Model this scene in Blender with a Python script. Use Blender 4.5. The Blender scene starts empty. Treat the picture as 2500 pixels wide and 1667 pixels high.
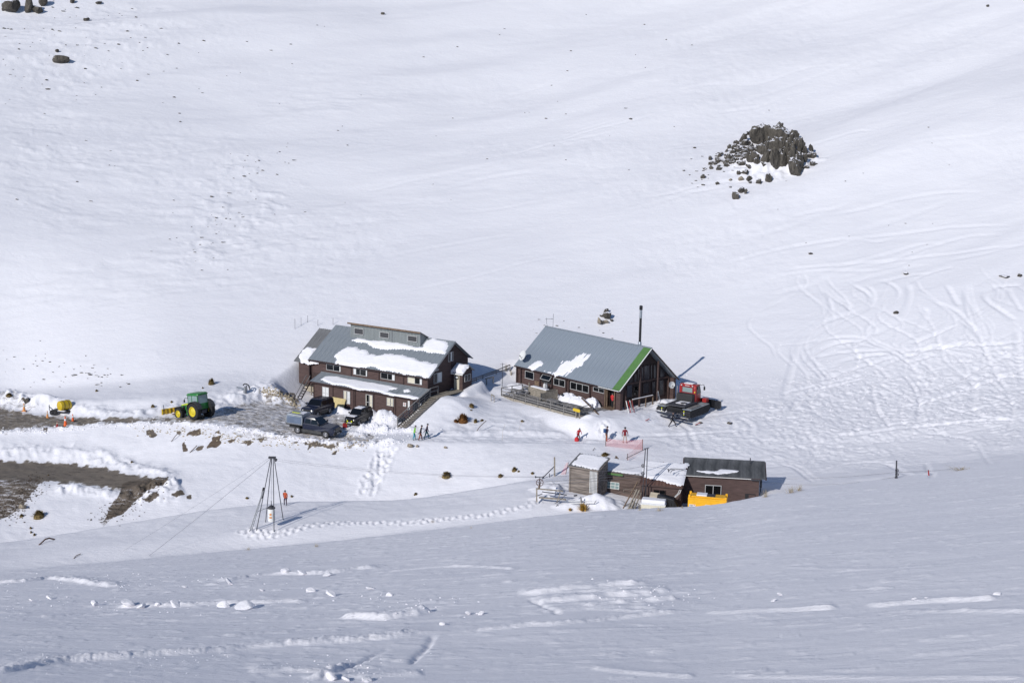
import bpy, bmesh, math, random
import numpy as np
from mathutils import Vector, Matrix
R=math.radians; PI=math.pi
random.seed(7)
sc=bpy.context.scene
col=sc.collection
# ------------------------------------------------------------------ camera, sky, sun, exposure
CZ=40.0; F=3307.0; TH=R(10.33); RO=R(0.99)
cam=bpy.data.cameras.new('camera'); co=bpy.data.objects.new('camera',cam); col.objects.link(co)
cam.sensor_width=36.0; cam.lens=36.0*F/2500.0; cam.clip_start=0.5; cam.clip_end=3000
co.matrix_world=Matrix.Translation((0,0,CZ))@Matrix.Rotation(PI/2-TH,4,'X')@Matrix.Rotation(RO,4,'Z')
sc.camera=co
SUN_AZ=R(36.7); SUN_EL=R(28.1)          # the light travels towards azimuth 36.7 (right of the view), falling at 28 degrees
w=bpy.data.worlds.new('World'); sc.world=w; w.use_nodes=True
nt=w.node_tree; bgn=nt.nodes.get('Background') or nt.nodes.new('ShaderNodeBackground')
sky=nt.nodes.new('ShaderNodeTexSky'); sky.sky_type='NISHITA'; sky.sun_disc=False
sky.sun_elevation=SUN_EL; sky.sun_rotation=R(180)+SUN_AZ; sky.altitude=1700; sky.air_density=1.0; sky.dust_density=0.1; sky.ozone_density=4.0
nt.links.new(sky.outputs[0],bgn.inputs[0]); bgn.inputs[1].default_value=0.094
sl=bpy.data.lights.new('sun','SUN'); sl.energy=3.52; sl.angle=R(0.53); sl.color=(1.0,0.965,0.915)
so=bpy.data.objects.new('sun',sl); col.objects.link(so); so.location=(-60,-40,90)
so.rotation_euler=Vector((math.sin(SUN_AZ)*math.cos(SUN_EL),math.cos(SUN_AZ)*math.cos(SUN_EL),-math.sin(SUN_EL))).to_track_quat('-Z','Y').to_euler()
vs=sc.view_settings; vs.view_transform='Standard'; vs.look='None'; vs.gamma=1.0; vs.use_curve_mapping=False; vs.exposure=0.0
sc.render.engine='CYCLES'
# ------------------------------------------------------------------ photograph measurements -> rays
def ray(u,v):
    du,dv=u-1250.0,v-833.5
    x=du*np.cos(RO)+dv*np.sin(RO); y=-du*np.sin(RO)+dv*np.cos(RO)
    dx=x; dy=F*math.cos(TH)-y*math.sin(TH); dz=-F*math.sin(TH)-y*math.cos(TH)
    return dx,dy,dz
def azt(u,v):
    dx,dy,dz=ray(u,v); return np.arctan2(dx,dy), dz/np.hypot(dx,dy)
def project(x,y,z):
    z=z-CZ; zc=y*math.cos(TH)-z*math.sin(TH)
    a=x/zc*F; b=-(y*math.sin(TH)+z*math.cos(TH))/zc*F
    return 1250+a*math.cos(RO)-b*math.sin(RO), 833.5+a*math.sin(RO)+b*math.cos(RO)
# ------------------------------------------------------------------ numpy noise
_rs=np.random.RandomState(11); _T=_rs.rand(256,256)
def vn(x,y,seed=0):
    xi=np.floor(x).astype(np.int64); yi=np.floor(y).astype(np.int64); fx=x-xi; fy=y-yi
    fx=fx*fx*fx*(fx*(fx*6-15)+10); fy=fy*fy*fy*(fy*(fy*6-15)+10)
    g=lambda a,b:_T[(a+seed*37)&255,(b+seed*91)&255]
    return (g(xi,yi)*(1-fx)+g(xi+1,yi)*fx)*(1-fy)+(g(xi,yi+1)*(1-fx)+g(xi+1,yi+1)*fx)*fy
def fbm(x,y,oct=4,seed=0,gain=.5):
    s=0;a=1;t=0
    for o in range(oct):
        s=s+a*(vn(x*2**o+o*17.3,y*2**o+o*5.1,seed+o)-.5); t+=a; a*=gain
    return s/t*2
def sstep(a,b,x):
    t=np.clip((x-a)/(b-a),0,1); return t*t*(3-2*t)
# ------------------------------------------------------------------ terrain heightfield (polar grid about the valley view)
U=np.array([-350,0,200,400,560,700,850,1000,1150,1300,1450,1600,1750,1900,2100,2300,2500,2850],float)
K1v=[1422,1395,1377,1358,1344,1332,1317,1299,1282,1262,1247,1239,1232,1201,1176,1149,1122,1080]
K1r=[114,114,115,115,116,116,116,116,116,117,118,119,120,122,125,128,131,135]
K3v=[1385,1368,1340,1317,1300,1288,1279,1266,1249,1229,1230,1242,1242,1203,1171,1151,1124,1085]
K3r=[123,123,123,123.5,124,124,124,124,124,125,126,127,128,130,132,135,138,142]
K4v=[1345,1326,1293,1259,1237,1222,1223,1217,1196,1169,1170,1178,1183,1168,1150,1131,1104,1065]
K4r=[130,130,130.5,131,131.5,132,132,132,132,132,133,134,135,137,140,143,146,150]
K5v=[1360,1341,1308,1274,1252,1237,1238,1230,1208,1176,1148,1143,1144,1135,1120,1099,1074,1035]
K5r=[134,134,134.5,135,135.5,136,136,136,136,136,138,140,141,143,146,149,151,155]
K6v=[1055,1052,1038,1030,1040,1066,1078,1078,1080,1083,1086,1090,1094,1094,1085,1066,1040,1000]
K6r=[162,160,157.5,154.5,150,147,146,145,144.5,144.5,145,146,147,148,151,154,157,161]
K7v=[1000,990,1018,1011,987,987,1008,1040,1062,1064,1066,1068,1071,1070,1060,1043,1018,980]
K7bz=[1.0,1.0,1.3,1.2,1.0,.1,.1,.5,.45,.45,.4,.3,.3,.3,.4,.5,.5,.5]
K8r=[180,178,173,170,170,170,170,170,170,170,170,170,170,170,171,172,173,175]
K8z=[-39.5,-38.9,-37.0,-35.5,-34.9,-34.6,-34.3,-34,-34,-34.3,-34.8,-35,-35.2,-35,-34.8,-34.2,-33.5,-33]
K1v,K1r,K3v,K3r,K4v,K4r,K5v,K5r,K6v,K6r,K7v,K7bz,K8r,K8z=[np.array(a,float) for a in(K1v,K1r,K3v,K3r,K4v,K4r,K5v,K5r,K6v,K6r,K7v,K7bz,K8r,K8z)]
def key(v,r):
    a,t=azt(U,v); return a,np.array(r,float),t*r
def flat(v,z):
    a,t=azt(U,v); return a,z/t,np.array(z,float)
KB=key(np.full(len(U),1740.0),np.full(len(U),45.0))
k1=key(K1v,K1r); k2=(k1[0],k1[1]+5,key(K1v+np.where(U<1250,3,12),K1r+5)[2]); k3=key(K3v,K3r); k4=key(K4v,K4r); k5=key(K5v,K5r); k6=key(K6v,K6r)
wR=np.clip((U-1500)/500,0,1)*.24; _a7,_t7=azt(U,K7v); _r7=(k6[2]-wR*k6[1])/(_t7-wR); k7=(_a7,_r7,_t7*_r7); k7b=(k7[0],k7[1]+2.6,k7[2]+K7bz)
# lower bench (dirt road on the left), elsewhere a plain slope
wb=np.clip((470-U)/150,0,1)
a5,t5=azt(U,np.interp(U,[-350,0,200,400],[1172,1175,1188,1205])); a6,t6=azt(U,np.interp(U,[-350,0,200,400],[1122,1126,1136,1165]))
benchz=np.interp(U,[-350,0,200,430],[-40.9,-40.7,-40.9,-41.0])
l1=lambda f:(k5[1]+(k6[1]-k5[1])*f, k5[2]+(k6[2]-k5[2])*f)
s1,s2=l1(.36),l1(.7)
k5a=(k5[0],s1[0]*(1-wb)+wb*benchz/t5,s1[1]*(1-wb)+wb*benchz)
k5b=(k5[0],s2[0]*(1-wb)+wb*benchz/t6,s2[1]*(1-wb)+wb*benchz)
k8=(k7[0],K8r,K8z); k9=(k7[0],np.full(len(U),206.),-34.3+(206-170)*.40+0*K8z)
k10=(k7[0],np.full(len(U),300.),k9[2]+(300-k9[1])*.455); k11=(k7[0],np.full(len(U),450.),k10[2]+150*.5); k12=(k7[0],np.full(len(U),950.),k11[2]+500*.42)
m=lambda r,z:(k7[0],np.full(len(U),float(r)),np.full(len(U),float(z)))
near0=m(2,-2.2); near1=m(14,-7.6)
KEYS=[near0,near1,KB,k1,k2,k3,k4,k5,k5a,k5b,k6,k7,k7b,k8,k9,k10,k11,k12]
AZ=np.concatenate([np.linspace(-50,-24,30)[:-1],np.linspace(-24,24,860),np.linspace(24,50,40)[1:]])*PI/180
RR=np.concatenate([np.arange(2,44,1.5),np.arange(44,118,.2),np.arange(118,186,.2),np.arange(186,250,.3),np.arange(250,320,.45),np.arange(320,460,2.5),np.arange(460,950,14)])
NA,NR=len(AZ),len(RR)
KR=np.array([np.interp(AZ,k[0],k[1]) for k in KEYS]); KZ=np.array([np.interp(AZ,k[0],k[2]) for k in KEYS])
def gs(a,n,ax):                                                    # box smoothing three times
    for _ in range(3):
        c=np.cumsum(np.pad(a,[(n+1,n) if i==ax else (0,0) for i in range(a.ndim)],mode='edge'),axis=ax)
        a=(np.take(c,range(2*n+1,c.shape[ax]),axis=ax)-np.take(c,range(0,c.shape[ax]-2*n-1),axis=ax))/(2*n+1)
    return a
KR=gs(KR,12,1); KZ=gs(KZ,12,1)
Z=np.empty((NR,NA))
for j in range(NA): Z[:,j]=np.interp(RR,KR[:,j],KZ[:,j])
Zs=gs(Z,2,0); _wr=(sstep(-.08,0,AZ)*12+sstep(.13,.26,AZ)*5)[None,:]; blend=sstep(164-_wr,184-_wr,RR[:,None])
RU=np.arange(120,960,.5); ZU=np.empty((len(RU),NA))
for j in range(NA): ZU[:,j]=np.interp(RU,RR,Z[:,j])
ZU=gs(ZU,11,0); Zs2=np.empty_like(Z)
for j in range(NA): Zs2[:,j]=np.interp(RR,RU,ZU[:,j])
ZU=None
Z=Zs*(1-blend)+Zs2*blend
Z+=CZ
X=RR[:,None]*np.sin(AZ)[None,:]; Y=RR[:,None]*np.cos(AZ)[None,:]
AZa=AZ[None,:]+0*X; Ra=RR[:,None]+0*X
# broad relief of the hillside: shallow diagonal gullies and drifts
c_,s_=math.cos(R(28)),math.sin(R(28))
P=X*c_+Y*s_; Q=-X*s_+Y*c_
hill=sstep(172,200,Ra)
Z+=hill*(3.2*fbm(P/85,Q/24,3,3)*sstep(172,250,Ra)+.5*fbm(P/34,Q/9.0,3,8))
PU,PV=project(X,Y,Z)
def zat_polar(a,r):
    j=np.clip(np.searchsorted(AZ,a)-1,0,NA-2); i=np.clip(np.searchsorted(RR,r)-1,0,NR-2)
    fa=(a-AZ[j])/(AZ[j+1]-AZ[j]); fr=(r-RR[i])/(RR[i+1]-RR[i])
    return (Z[i,j]*(1-fa)+Z[i,j+1]*fa)*(1-fr)+(Z[i+1,j]*(1-fa)+Z[i+1,j+1]*fa)*fr
def H(x,y): return float(zat_polar(math.atan2(x,y),math.hypot(x,y)))
_rm=np.concatenate([np.arange(46,190,.1),np.arange(190,420,.4)])
def at(u,v,rmin=46):
    a,t=azt(u,v); rr=_rm[_rm>=rmin]; zz=zat_polar(np.full(len(rr),float(a)),rr); d=zz-(CZ+t*rr)
    if d[0]>=0: i=0
    else:
        k=np.nonzero(d>=0)[0]; i=k[0] if len(k) else len(rr)-1
    r=rr[i]
    if i>0: r=rr[i-1]+(rr[i]-rr[i-1])*(-d[i-1])/(d[i]-d[i-1]+1e-9)
    return Vector((r*math.sin(a),r*math.cos(a),float(zat_polar(float(a),r))))
# ------------------------------------------------------------------ building frames
class Frame:
    """local x runs left to right along the front wall, y to the back, z up; origin at the near right corner of the front wall"""
    def __init__(s,u,v,r,psi,zdrop=0):
        a,t=azt(u,v); s.O=Vector((r*math.sin(a),r*math.cos(a),CZ+t*r-zdrop)); s.phi=psi-PI/2
        s.M=Matrix.Translation(s.O)@Matrix.Rotation(s.phi,4,'Z'); s.I=s.M.inverted()
        s.C=s.I@Vector((0,0,CZ)); s.Rt=s.I.to_3x3()
    def hit(s,u,v,p,n):
        d=s.Rt@Vector([float(k) for k in ray(u,v)]); p=Vector(p); n=Vector(n)
        return s.C+d*((p-s.C).dot(n)/d.dot(n))
    def fy(s,u,v,y=0): return s.hit(u,v,(0,y,0),(0,1,0))
    def fx(s,u,v,x=0): return s.hit(u,v,(x,0,0),(1,0,0))
    def fz(s,u,v,z=0): return s.hit(u,v,(0,0,z),(0,0,1))
c1=lambda x,y:(680+x/4.52,760+y/4.52)
c2=lambda x,y:(1180+x/3.92,730+y/3.92)
d2=lambda x,y:(1220+x/6.918,860+y/6.918)
g2=lambda x,y:(1400+x/7.84,830+y/7.84)
s1c=lambda x,y:(960+x/7.84,860+y/7.84)
v1=lambda x,y:(680+x/8.4,940+y/8.4)
h4=lambda x,y:(1290+x/8.11,1100+y/8.11)
h5=lambda x,y:(1560+x/5.88,1100+y/5.88)
F2=Frame(1512,954,154.0,R(40.9),2.34)       # eave corner, floor 2.34 m below the eave
F1=Frame(1047,923,156.5,R(56.9),4.55)       # upper eave corner, lower floor 4.55 m below
# ------------------------------------------------------------------ pads, banks and drifts in the heightfield
def local(fr):
    c,s=math.cos(fr.phi),math.sin(fr.phi); dx,dy=X-fr.O.x,Y-fr.O.y
    return dx*c+dy*s,-dx*s+dy*c
def rectd(lx,ly,x0,x1,y0,y1):
    return np.hypot(np.maximum(np.maximum(x0-lx,lx-x1),0),np.maximum(np.maximum(y0-ly,ly-y1),0))
def pad(fr,x0,x1,y0,y1,z,soft):
    global Z
    lx,ly=local(fr); d=rectd(lx,ly,x0,x1,y0,y1); w_=1-sstep(0,soft,d); Z=Z*(1-w_)+(fr.O.z+z)*w_
def win(cx,cy,rad):
    r=math.hypot(cx,cy); a=math.atan2(cx,cy); da=rad/max(r-rad,10)
    i0,i1=np.searchsorted(RR,[r-rad,r+rad]); j0,j1=np.searchsorted(AZ,[a-da,a+da]); return slice(i0,i1+1),slice(j0,j1+1)
def mound(u,v,rx,ry,h,ang=0,lump=.25,seed=1,p=None):
    p=p or at(u,v); sl_=win(p.x,p.y,max(rx,ry)*1.4); x=X[sl_]-p.x; y=Y[sl_]-p.y; c,s=math.cos(R(ang)),math.sin(R(ang))
    a=(x*c+y*s)/rx; b=(-x*s+y*c)/ry; q=np.hypot(a,b)+.28*fbm(X[sl_]*.9,Y[sl_]*.9,2,seed)
    Z[sl_]+=h*(1-sstep(.15,1,q))*(1+lump*fbm(X[sl_]*1.7,Y[sl_]*1.7,3,seed+3))
def pline(pts,rad):
    """distance to a world polyline, inside a window of the grid"""
    xs=[p[0] for p in pts]; ys=[p[1] for p in pts]; rs=[math.hypot(a,b) for a,b in zip(xs,ys)]; as_=[math.atan2(a,b) for a,b in zip(xs,ys)]
    da=rad/max(min(rs)-rad,10)
    i0,i1=np.searchsorted(RR,[min(rs)-rad,max(rs)+rad]); j0,j1=np.searchsorted(AZ,[min(as_)-da,max(as_)+da])
    sl_=(slice(i0,i1+1),slice(j0,j1+1)); x=X[sl_]; y=Y[sl_]; D=np.full(x.shape,1e3); S=np.zeros(x.shape); SD=np.ones(x.shape); acc=0
    for (ax,ay),(bx,by) in zip(pts[:-1],pts[1:]):
        ex,ey=bx-ax,by-ay; L=math.hypot(ex,ey)+1e-9
        t=np.clip(((x-ax)*ex+(y-ay)*ey)/L/L,0,1); d=np.hypot(x-ax-t*ex,y-ay-t*ey); k=d<D
        D=np.where(k,d,D); S=np.where(k,acc+t*L,S); SD=np.where(k,np.sign(ex*(y-ay)-ey*(x-ax)),SD); acc+=L
    return sl_,D,S,SD,acc
def wpts(px,n=4):
    """pixel polyline -> smooth world polyline on the ground"""
    P_=[at(u,v) for u,v in px]; P_=[(p.x,p.y) for p in P_]
    if len(P_)<3: return P_
    out=[]
    for i in range(len(P_)-1):
        p0=P_[max(i-1,0)];p1=P_[i];p2=P_[i+1];p3=P_[min(i+2,len(P_)-1)]
        for k in range(n):
            t=k/n; out.append(tuple(.5*((2*b)+(-a+c)*t+(2*a-5*b+4*c-d)*t*t+(-a+3*b-3*c+d)*t**3) for a,b,c,d in zip(p0,p1,p2,p3)))
    return out+[P_[-1]]
def ridge(px,wd,h,lump=.5,seed=0,n=4,lr=None,taper=.12):
    """a lumpy berm (h>0) or rut (h<0) along a line"""
    pts=wpts(px,n); sl_,D,S,SD,L=pline(pts,wd*2.2); x,y=X[sl_],Y[sl_]
    wv=wd*(1+.45*fbm(x*.7,y*.7,2,seed+2)); e=np.exp(-(D/wv)**2)
    tp=sstep(0,taper*L,S)*sstep(0,taper*L,L-S)
    Z[sl_]+=h*e*tp*(1+lump*1.6*fbm(x*1.4,y*1.4,3,seed))
def track(pts,wd,dep,berm,fade=.1):
    sl_,D,S,SD,L=pline(pts,wd*4); tp=sstep(0,fade*L,S)*sstep(0,fade*L,L-S)
    Z[sl_]+=tp*(-dep*np.exp(-(D/wd)**2)+berm*np.exp(-((D-wd*1.9)/(wd*.8))**2)*np.where(SD>0,1.0,.45))
pad(F1,-19.5,.3,-2.6,3.2,-.35,2.6)
pad(F1,-17.5,-1.5,4.2,8.0,1.6,2.5)
pad(F2,-18.0,.2,-5.5,9.6,-.32,2.6)
def f2floor():
    global Z
    lx,ly=local(F2); d=rectd(lx,ly,-.9,1.6,-3.0,10.0); w_=1-sstep(0,4.0,d); Z=Z*(1-w_)+(F2.O.z-.06)*w_
    d=rectd(lx,ly,-18.5,-14.9,-4.0,-.0); w_=1-sstep(0,3.5,d); Z=Z*(1-w_)+(F2.O.z+.1)*w_
f2floor()
def f1stairs():
    global Z
    lx,ly=local(F1); tz=np.clip((ly+6.0)/6.0,0,1)*2.32
    d=rectd(lx,ly,1.7,3.0,-5.0,1.0); w_=1-sstep(0,5.0,d); w_*=(lx>.9); w_=np.where(lx<1.7,w_*sstep(1.4,1.7,lx),w_); Z=Z*(1-w_)+(F1.O.z+tz+.18)*w_
    d=rectd(lx,ly,-.1,1.4,-6.2,5.2); w_=1-sstep(0,.35,d); Z=Z*(1-w_)+(F1.O.z+tz-.32)*w_
    d=rectd(lx,ly,-.4,1.6,5.2,8.6); w_=1-sstep(0,1.2,d); Z=Z*(1-w_)+(F1.O.z+2.35+np.clip((ly-5.2)/3.4,0,1)*.7)*w_
f1stairs()
# gable side of the deck lodge: snow drifted up along the wall
mound(0,0,3.2,2.2,.75,-49,.1,5,p=F2.M@Vector((1.9,6.5,0)))
mound(0,0,2.4,1.6,.3,-49,.1,6,p=F2.M@Vector((2.2,10.8,0)))
# ploughed banks beside the road and car park
ridge([(200,1013),(300,1016),(400,1004),(470,992)],1.0,.3,.5,1)
ridge([(60,978),(140,984),(205,1006),(300,1012),(380,1010)],1.0,.3,.5,2)
ridge([(-60,1058),(60,1052),(140,1046),(220,1038),(330,1034),(450,1033),(560,1046)],.4,.14,1.2,3); ridge([(560,1046),(680,1068),(790,1082),(900,1084),(1000,1078)],.5,.3,1.0,103)
ridge([(480,1000),(540,985),(590,965),(640,955),(700,958)],1.4,.45,.4,4)
mound(690,980,3.4,2.0,.8,25,.4,5); mound(650,965,3.0,1.8,.7,10,.5,6); mound(600,978,2.6,1.3,.5,20,.6,7)
ridge([(-60,960),(30,975),(75,985),(120,992)],1.6,.5,.6,8); mound(20,975,3,2,.6,0,.7,9)
mound(900,1012,1.6,1.0,.75,-30,.5,10); mound(835,1008,2.2,.8,.6,-30,.6,11)
mound(940,1030,2.6,1.5,1.35,-20,.35,12); mound(905,1050,2.6,1.2,.75,-10,.6,13); mound(960,1054,2.2,1.0,.55,0,.6,14); mound(870,1062,2.0,.9,.4,0,.7,15)
mound(1010,1050,1.6,.8,.35,0,.6,16)
# lower road bank
ridge([(-60,1112),(80,1106),(180,1110),(280,1130),(360,1150),(440,1172)],1.1,.34,.6,17); ridge([(120,1190),(180,1196),(260,1206),(330,1212)],.7,.3,1.0,18)
ridge([(330,1212),(390,1195),(440,1180)],1.6,.5,.9,19)
# drifts below and beside the deck lodge
ridge([(1090,1060),(1180,1040),(1260,1035),(1340,1040)],2.4,.2,.3,20)
mound(1440,1020,1.4,.6,.35,0,.3,23)
# snow round the pump sheds
mound(1470,1232,3.0,1.6,.85,0,.12,30); mound(1425,1222,2.2,1.2,.35,0,.15,31); mound(1345,1195,2.2,1.6,.6,0,.6,32); mound(1390,1238,2.0,.9,.35,0,.3,33)
mound(1330,1218,1.6,.8,.35,0,.6,34)
# groomed track: packed ruts and a small bank on its upper side
for dv in (0,5,10): ridge([(1000,1063+dv),(1150,1066+dv),(1300,1068+dv),(1450,1070+dv),(1600,1074+dv)],.35,-.09,.8,36+dv)
ridge([(1040,1056),(1150,1058),(1280,1056),(1400,1058)],.8,.2,.5,47)
ridge([(945,1088),(935,1120),(915,1160),(890,1195)],.8,-.12,2.2,50)
# --- piste churned by skis, right
def blob(u,v,ru,rv,ang=0):
    c,s=math.cos(R(ang)),math.sin(R(ang)); a=((PU-u)*c+(PV-v)*s)/ru; b=(-(PU-u)*s+(PV-v)*c)/rv
    return 1-sstep(.55,1.1,np.hypot(a,b)+.35*fbm(PU/60,PV/30,3,60))
churn=np.maximum.reduce([blob(2150,1000,420,120,-6),blob(2440,960,220,150,0)*.9,blob(1740,1065,190,60)*.6,blob(1570,1015,130,32)*.6,blob(2250,880,200,50,-10)*.6,blob(2050,1110,300,60,0)*.55])
churn*=sstep(136,143,Ra)
n1=fbm(X*.95,Y*.95,4,70,.65)
Z+=churn*(.11*n1*np.abs(n1)**.2+.15*fbm(X*2.2,Y*2.2,3,75,.6))
# traced ski tracks (photo pixels)
k4c=lambda pts:[(1900+x/2.8,640+y/2.8) for x,y in pts]
TR=[k4c(p) for p in [
 [(470,130),(560,180),(640,240),(610,310),(480,360),(330,410),(220,480),(150,560),(110,680),(60,860),(40,960)],
 [(590,150),(650,210),(655,270),(600,330),(440,400),(300,520),(200,560)],
 [(320,190),(380,250),(450,290),(490,330)],
 [(700,120),(800,170),(820,230),(740,310),(650,380),(600,480),(620,520)],
 [(890,140),(905,220),(880,320),(820,410),(720,470),(640,515)],
 [(620,515),(400,515),(280,545),(170,610)],[(600,530),(380,560),(250,620),(180,690)],[(760,600),(500,610),(320,635),(240,660)],
 [(770,625),(560,650),(400,700),(290,790)],[(800,640),(650,690),(450,750),(260,815)],
 [(560,480),(640,550),(760,600),(860,660),(905,700),(900,760),(950,830),(985,890),(950,1000),(960,1090),(930,1150)],
 [(880,690),(870,770),(930,860),(960,960),(965,1060)],
 [(1000,310),(1020,350),(980,430),(940,490)],[(1050,270),(1150,300),(1250,360),(1330,450),(1390,550),(1440,670),(1500,780),(1560,870)],
 [(1290,150),(1300,260),(1340,360),(1380,480),(1400,560)],[(1270,170),(1280,280),(1310,380),(1370,500)],
 [(1680,155),(1500,170),(1420,220),(1440,270),(1560,350),(1640,410)],[(1580,180),(1600,240),(1660,330)],
 [(1230,400),(1290,430),(1320,480),(1270,550),(1100,590),(860,605)],[(1680,535),(1500,560),(1270,570),(1050,600)],
 [(1160,160),(1200,230),(1240,300)],[(1080,630),(980,660),(900,690)],[(820,590),(900,640),(1000,600),(1120,560)],
 [(640,830),(660,960),(700,1050),(780,1150)],[(1340,770),(1350,880),(1330,990),(1400,1060)],
 [(0,905),(200,860),(420,810),(580,770)],[(60,1040),(170,900),(350,850),(560,800)],[(1200,30),(1050,70),(950,110),(900,150)],[(1640,440),(1640,560),(1650,700),(1670,820)],
 [(250,1440),(380,1400),(520,1370),(820,1365)],[(0,1370),(120,1410),(250,1500)],[(300,1500),(480,1440),(620,1380)],[(620,1375),(800,1400),(1000,1450),(1080,1440)],[(1010,1360),(1050,1440),(1040,1480)],
 [(780,1000),(1000,960),(1300,870),(1680,720)],[(700,1120),(1000,1080),(1300,1010),(1680,950)],[(400,1200),(800,1140),(1200,1100),(1680,1060)],[(1100,980),(1250,1020),(1400,1060),(1680,1080)],
 [(900,560),(1100,480),(1200,430)],[(1450,900),(1570,950),(1680,1000)],[(1000,900),(1200,820),(1450,700),(1680,600)]]]
for i,t in enumerate(TR):
    pts=wpts(t,5); track(pts,.26,.12,.025)
    if i%2==0:
        p2_=[(x+.55*(1 if i%4 else -.6),y+.25) for x,y in pts]; track(p2_,.22,.09,.02)
rt=random.Random(3)
for i in range(34):
    u0=rt.uniform(1880,2500); v0=rt.uniform(830,1080); a=rt.uniform(-.5,.15); L=rt.uniform(120,420); cv=rt.uniform(-.3,.3); pts=[]
    for k in range(6): pts.append((u0+math.cos(a)*L*k/5,v0+math.sin(a)*L*k/5*.6)); a+=cv
    pts=[p for p in pts if p[0]<2620 and 660<p[1]<1150]
    if len(pts)>2: track(wpts(pts,3),.2,rt.uniform(.03,.06),.01)
for i in range(26):                                                   # linked turns down the right-hand slope
    u0=rt.uniform(1930,2500); v0=rt.uniform(640,760); A=rt.uniform(22,60); ph=rt.uniform(0,6.3); kx=rt.uniform(-.5,.4); n_=rt.randint(9,14); st_=rt.uniform(22,30)
    pts=[(u0+A*math.sin(ph+k*.95)+kx*k*st_,v0+k*st_) for k in range(n_)]; pts=[q for q in pts if q[0]<2600 and q[1]<1060]
    if len(pts)>3: track(wpts(pts,4),.2,rt.uniform(.04,.08),.012,.06)
for i in range(30):                                                   # faint diagonal traverses on the big slope
    u0=rt.uniform(-50,2100); v0=rt.uniform(120,800); L=rt.uniform(180,620); k_=rt.uniform(.15,.38); pts=[(u0+L*k/4,v0-L*k/4*k_+rt.gauss(0,3)) for k in range(5)]; pts=[q for q in pts if q[1]>-5]
    if len(pts)>2 and not(any(650<q[0]<1720 and 730<q[1]<1000 for q in pts)): track(wpts(pts,3),rt.uniform(.25,.5),rt.uniform(.03,.07),.04,.3)
for i in range(16):                                                   # traverse lines across the upper right slope
    u0=rt.uniform(1500,2300); v0=rt.uniform(230,700); L=rt.uniform(150,520); pts=[(u0+L*k/4,v0-L*k/4*rt.uniform(.12,.28)) for k in range(5)]
    track(wpts(pts,3),.3,rt.uniform(.04,.09),.04,.25)
for pts in ([(1760,648),(1950,600),(2250,565),(2480,548)],[(1900,660),(2150,640),(2490,600)],[(1640,1010),(1680,1050),(1700,1100)],[(1780,1020),(1790,1045),(1785,1062)],[(1800,1015),(1835,1040),(1830,1062)],[(1540,1040),(1700,1020),(1830,1000)],[(1500,1055),(1640,1062),(1830,1050)]):
    track(wpts(pts,4),.3,.08,.05)
mound(1885,395,8.5,5.5,1.2,0,.3,61)
# footprints: mound crest path and behind the tripod
def steps(px,sp=.55,side=.25,r=.2,d=.13,seed=1):
    rr_=random.Random(seed); pts=wpts(px,6); acc=0;k=0
    for (ax,ay),(bx,by) in zip(pts[:-1],pts[1:]):
        L=math.hypot(bx-ax,by-ay); n=max(1,int(L/sp))
        for i in range(n):
            t=i/n; k+=1; nx,ny=-(by-ay)/(L+1e-6),(bx-ax)/(L+1e-6); q=side*(1 if k%2 else -1)+rr_.uniform(-.22,.22); ax+=rr_.uniform(-.08,.08)
            x=ax+(bx-ax)*t+nx*q; y=ay+(by-ay)*t+ny*q; sl_=win(x,y,.9); D=np.hypot(X[sl_]-x,Y[sl_]-y)
            Z[sl_]+=-d*np.exp(-(D/r)**2)+d*.55*np.exp(-((D-r*1.7)/(r*.6))**2)
steps([(605,1298),(640,1301),(690,1300),(750,1285),(820,1277),(900,1276),(1000,1276),(1060,1270),(1150,1262),(1240,1245),(1320,1225)],.4,.22,.2,.13,1)
steps([(600,1292),(625,1303),(680,1303)],.4,.4,.2,.12,2)
steps([(960,1092),(940,1110),(935,1140),(915,1165),(900,1190),(890,1205)],.45,.5,.24,.14,3)
steps([(940,1100),(925,1130),(915,1150),(895,1180)],.45,.5,.24,.13,4)
steps([(1465,1035),(1475,1050),(1470,1062)],.45,.3,.22,.13,5)
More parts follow.
